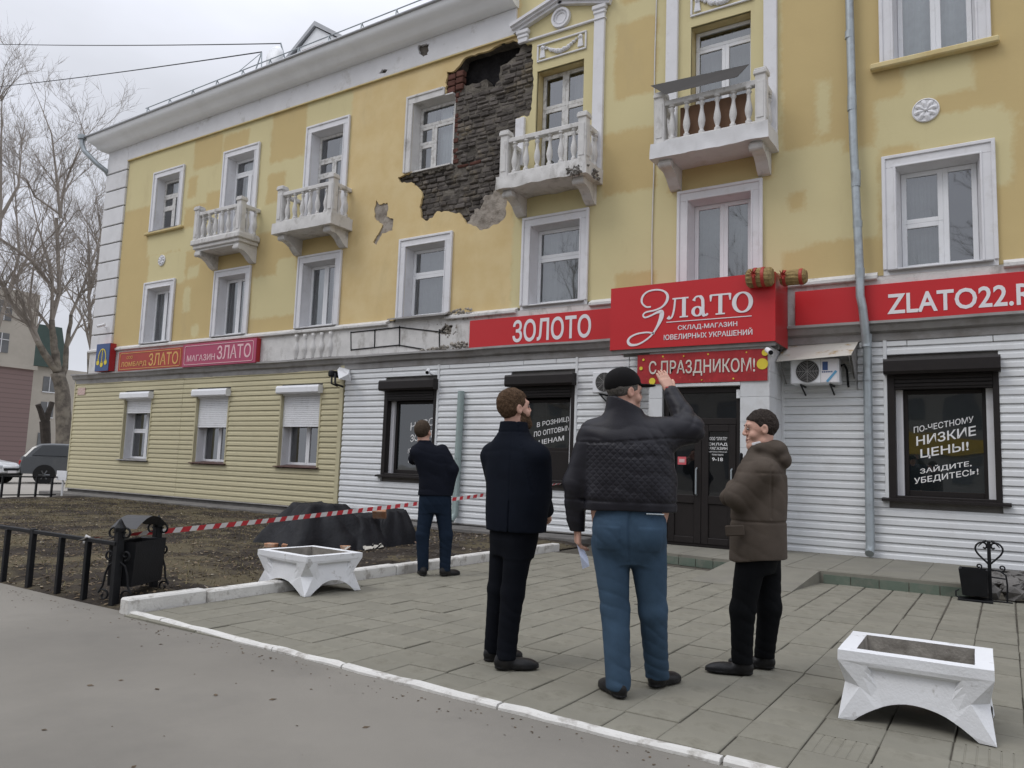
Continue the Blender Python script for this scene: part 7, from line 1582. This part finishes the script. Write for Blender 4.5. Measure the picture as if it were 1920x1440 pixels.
# ================================================================== FAR BUILDINGS
m_fb = M('far_beige_plaster', (.46, .425, .37), .9, .06, .4, dirt=(.38, .35, .30), ds=.5, da=.6); m_fw = M('far_window', (.14, .145, .15), .3, .2, 1, spec=.5)
m_br = bpy.data.materials.new('brown_cladding'); m_br.use_nodes = True
def stripes(m, c0, c1, sc):
    t = m.node_tree; N = t.nodes; K = t.links.new; b = N['Principled BSDF']; b.inputs['Roughness'].default_value = .8; tc = N.new('ShaderNodeTexCoord'); sp = N.new('ShaderNodeSeparateXYZ'); K(tc.outputs['Object'], sp.inputs[0]); mt = N.new('ShaderNodeMath'); mt.operation = 'PINGPONG'; mt.inputs[1].default_value = sc; K(sp.outputs[2], mt.inputs[0]); mr = N.new('ShaderNodeMapRange'); mr.inputs['From Max'].default_value = sc*.3; K(mt.outputs[0], mr.inputs['Value']); mx = N.new('ShaderNodeMix'); mx.data_type = 'RGBA'; mx.inputs[6].default_value = (*c0, 1); mx.inputs[7].default_value = (*c1, 1); K(mr.outputs[0], mx.inputs[0]); K(mx.outputs[2], b.inputs['Base Color'])
stripes(m_br, (.16, .115, .105), (.235, .165, .155), .20)
fb = thing('far_building', (-78, 14, 0), 'beige building with brown clad lower block beyond the parked cars', 'building')
build('clad_block', MB().box(-82, -70, 9, 20.3, -.1, 8.15), m_br, fb); build('cornice', MB().box(-82, -69.8, 8.8, 20.5, 8.15, 8.5), m_fb, fb); build('wall', MB().box(-90, -72.5, 2, 21.4, -.1, 15.2), m_fb, fb)
for y in (10.5, 13.2, 15.9, 18.6):
    for z in (9.6, 12.4): w_ = build('window', MB().box(-72.5, -72.44, y-.6, y+.6, z, z+1.7), m_fw, fb); build('window_frame', MB().box(-72.44, -72.40, y-.03, y+.03, z, z+1.7).box(-72.44, -72.40, y-.6, y+.6, z+1.1, z+1.16), m_frame, w_)
fb2 = thing('far_building', (-90, 33, 0), 'pale beige house with dark green roof block behind the leaning tree', 'building')
build('wall', MB().box(-100, -86, 20, 48, -.1, 10.2), m_fb, fb2); build('roof', MB().prism([(24.9, 10.2), (31, 10.2), (30, 14.6), (25.3, 14.6)], -98, -85.5, 'x'), M('dark_green_tin', (.055, .085, .075), .6, .15, 1), fb2)
for y in (22.5, 26, 29.5, 33, 36.5):
    for z in (1.6, 4.9, 7.6): w_ = build('window', MB().box(-86, -85.94, y-.65, y+.65, z, z+1.6), m_fw, fb2); build('window_frame', MB().box(-85.94, -85.90, y-.03, y+.03, z, z+1.6).box(-85.94, -85.9, y-.7, y+.7, z-.1, z), m_frame, w_)
ob = thing('opposite_building', (-8, -46, 0), 'long grey apartment block across the road mirrored in the window glass', 'building')
build('wall', MB().box(-40, 26, -60, -48, -.1, 14), M('opposite_plaster', (.30, .285, .26), .9, .08, .3), ob); build('shop_fascia', MB().box(-14, 14, -48.05, -47.8, 3.2, 4.4), M('yellow_fascia', (.62, .42, .05), .6), ob)
for k in range(20):
    for z in (1.2, 5.4, 8.6, 11.2): build('window', MB().box(-38+k*3.2, -36.6+k*3.2, -48.0, -47.95, z, z+1.7), m_fw, ob)

# ================================================================== CARS
m_carw = M('white_car_paint', (.62, .63, .64), .28, .03, 2, spec=.5, coat=.6, dirt=(.45, .44, .42), ds=2, da=.4); m_carg = M('grey_car_paint', (.045, .050, .054), .28, .05, 2, spec=.5, coat=.6, dirt=(.08, .08, .08), ds=2, da=.5)
m_cg = M('car_glass', (.012, .015, .017), .06, .05, 2, spec=.6); m_ty = M('tyre', (.018, .018, .018), .9, .1, 9); m_rim = M('rim', (.12, .125, .13), .3, .05, 4, metal=.8); m_hl = M('headlight', (.55, .57, .60), .12, .05, 4, spec=.7); m_tl = M('tail_light', (.35, .02, .02), .2)
def car(name, loc, rz, paint, label, L_=4.5, Wd=1.8, H=1.48, suv=False):
    t = thing(name, loc, label, 'car', None, rz); hw = Wd/2
    if suv: prof = [(-2.25, .38), (-2.30, .75), (-2.22, 1.08), (1.05, 1.12), (1.95, 1.02), (2.22, .88), (2.28, .55), (2.2, .34)]; gh = [(-2.18, 1.06), (-1.88, 1.45), (-1.62, H-.04), (-1.2, H), (.05, H), (.42, H-.07), (1.18, 1.10)]
    else: prof = [(-2.2, .34), (-2.25, .62), (-2.12, .96), (-1.5, .98), (.95, .95), (1.85, .80), (2.18, .66), (2.25, .45), (2.15, .26)]; gh = [(-1.75, .97), (-1.1, H-.03), (-.7, H), (.0, H), (.35, H-.06), (1.12, .93)]
    def lv_(prof, ws):
        mb = MB(); n = len(prof); lay = ((-1.0, 1.0), (-.93, 1.0), (.93, 1.0), (1.0, 1.0))
        for sx_, q in ((-1, 0), (-.90, 1), (.90, 1), (1, 0)):
            for x, z in prof:
                k = ws(z); zc = .62; mb.v.append((x*(.965 if q == 0 else 1.0), sx_*hw*k, zc+(z-zc)*(.95 if q == 0 else 1.0)))
        for j in range(3):
            for i in range(n): mb.f.append((j*n+i, j*n+(i+1) % n, (j+1)*n+(i+1) % n, (j+1)*n+i))
        mb.f.append(tuple(range(n-1, -1, -1))); mb.f.append(tuple(3*n+i for i in range(n))); return mb
    bd = build('body', lv_(prof, lambda z: 1.0 if z < .95 else .96), paint, t, local=True, ang=.6, smooth=True)
    z0 = min(z for x, z in gh); build('cabin', lv_(gh, lambda z: .94-.17*(z-z0)/(H-z0)), paint, t, local=True, ang=.6, smooth=True)
    n = len(gh); ins = lambda a, b, s: (a[0]+(b[0]-a[0])*s, a[1]+(b[1]-a[1])*s)
    for sgn in (-1, 1):                                              # side windows
        xs_ = [(gh[0][0]+.30, gh[2][0]+.10), (-.62, -.62), (-.54, -.54), (gh[-1][0]-.28, .28 if suv else .18)]
        for (a, b) in ((0, 1), (2, 3)):
            w = MB(); yb, yt = sgn*hw*.965, sgn*hw*.83
            w.add([(xs_[a][0], yb, z0+.07), (xs_[b][0], yb, z0+.07), (xs_[b][1], yt, H-.10), (xs_[a][1], yt, H-.10)], [(0, 1, 2, 3)]); w.v = [(p[0], p[1], p[2]) for p in w.v]; build('side_window', w, m_cg, t, local=True)
        build('mirror', MB().bbox(.62, .80, sgn*hw*.98, sgn*(hw+.16), z0+.05, z0+.20, .03), paint, t, local=True)
        build('headlight', MB().bbox(prof[-3][0]-.20 if not suv else 2.10, prof[-3][0]+.045 if not suv else 2.285, sgn*hw*.55, sgn*hw*.93, .60 if not suv else .76, .72 if not suv else .92, .02), m_hl, t, local=True)
        build('tail_light', MB().bbox(-2.29, -2.1, sgn*hw*.66, sgn*hw*.95, .72, .92, .02), m_tl, t, local=True)
        build('door_handle', MB().bbox(-.45, -.27, sgn*(hw-.005), sgn*(hw+.02), z0-.16, z0-.13, .005), paint, t, local=True)
        for x in (-1.38, 1.40):
            R_ = .345 if suv else .31; wh = MB().lathe([(R_*.62, -.11), (R_*.95, -.11), (R_, -.07), (R_, .07), (R_*.95, .11), (R_*.62, .11)], (x, sgn*(hw-.105), R_), 24, 'y'); wo = build('wheel', wh, m_ty, t, local=True)
            rm = MB()
            for k in range(6): a = k*PI/3; rm.tube([(x, sgn*(hw+.006), R_), (x+R_*.58*math.cos(a), sgn*(hw+.006), R_+R_*.58*math.sin(a))], .03, 5)
            rm.lathe([(R_*.55, -.01), (R_*.64, -.012), (R_*.64, .012), (R_*.55, .01)], (x, sgn*(hw-.0), R_), 22, 'y'); build('rim', rm, m_rim, wo, local=True)
            build('wheel_arch', MB().lathe([(R_*1.03, -.012), (R_*1.16, -.012), (R_*1.16, .012), (R_*1.03, .012)], (x, sgn*(hw+.004), R_+.02), 24, 'y'), m_ty, t, local=True)
    ws_ = MB(); a, b = gh[-1], gh[-2]; p, q = ins(a, b, .08), ins(a, b, .92); ws_.add([(p[0]+.012, -hw*.84, p[1]+.015), (p[0]+.012, hw*.84, p[1]+.015), (q[0]+.015, hw*.70, q[1]+.015), (q[0]+.015, -hw*.70, q[1]+.015)], [(0, 1, 2, 3)]); build('windscreen', ws_, m_cg, t, local=True)
    a, b = gh[0], gh[1]; p, q = ins(a, b, .1), ins(a, b, .9); rw = MB().add([(p[0]-.015, -hw*.82, p[1]+.01), (p[0]-.015, hw*.82, p[1]+.01), (q[0]-.015, hw*.68, q[1]+.01), (q[0]-.015, -hw*.68, q[1]+.01)], [(0, 1, 2, 3)]); build('rear_window', rw, m_cg, t, local=True)
    fx = 2.235 if not suv else 2.265; build('grille', MB().bbox(fx-.03, fx+.035, -hw*.48, hw*.48, .50 if not suv else .62, .60 if not suv else .86, .01), m_ty, t, local=True); build('lower_grille', MB().bbox(fx-.06, fx+.02, -hw*.7, hw*.7, .30, .40, .01), m_ty, t, local=True); build('number_plate', MB().bbox(fx+.02, fx+.045, -.26, .26, .40, .50, .004), m_letter, t, local=True); return t
fw = math.atan2(.86, .51)
car('parked_car', (-33.1, 5.35, -.03), math.radians(62), m_carg, 'dark grey off road car parked behind the white sedan, half hidden by the house', 4.6, 1.86, 1.64, True)
car('parked_car', (-35.0, 1.35, -.03), math.radians(32), m_carw, 'white sedan parked at the left picture edge', 4.5, 1.78, 1.47)
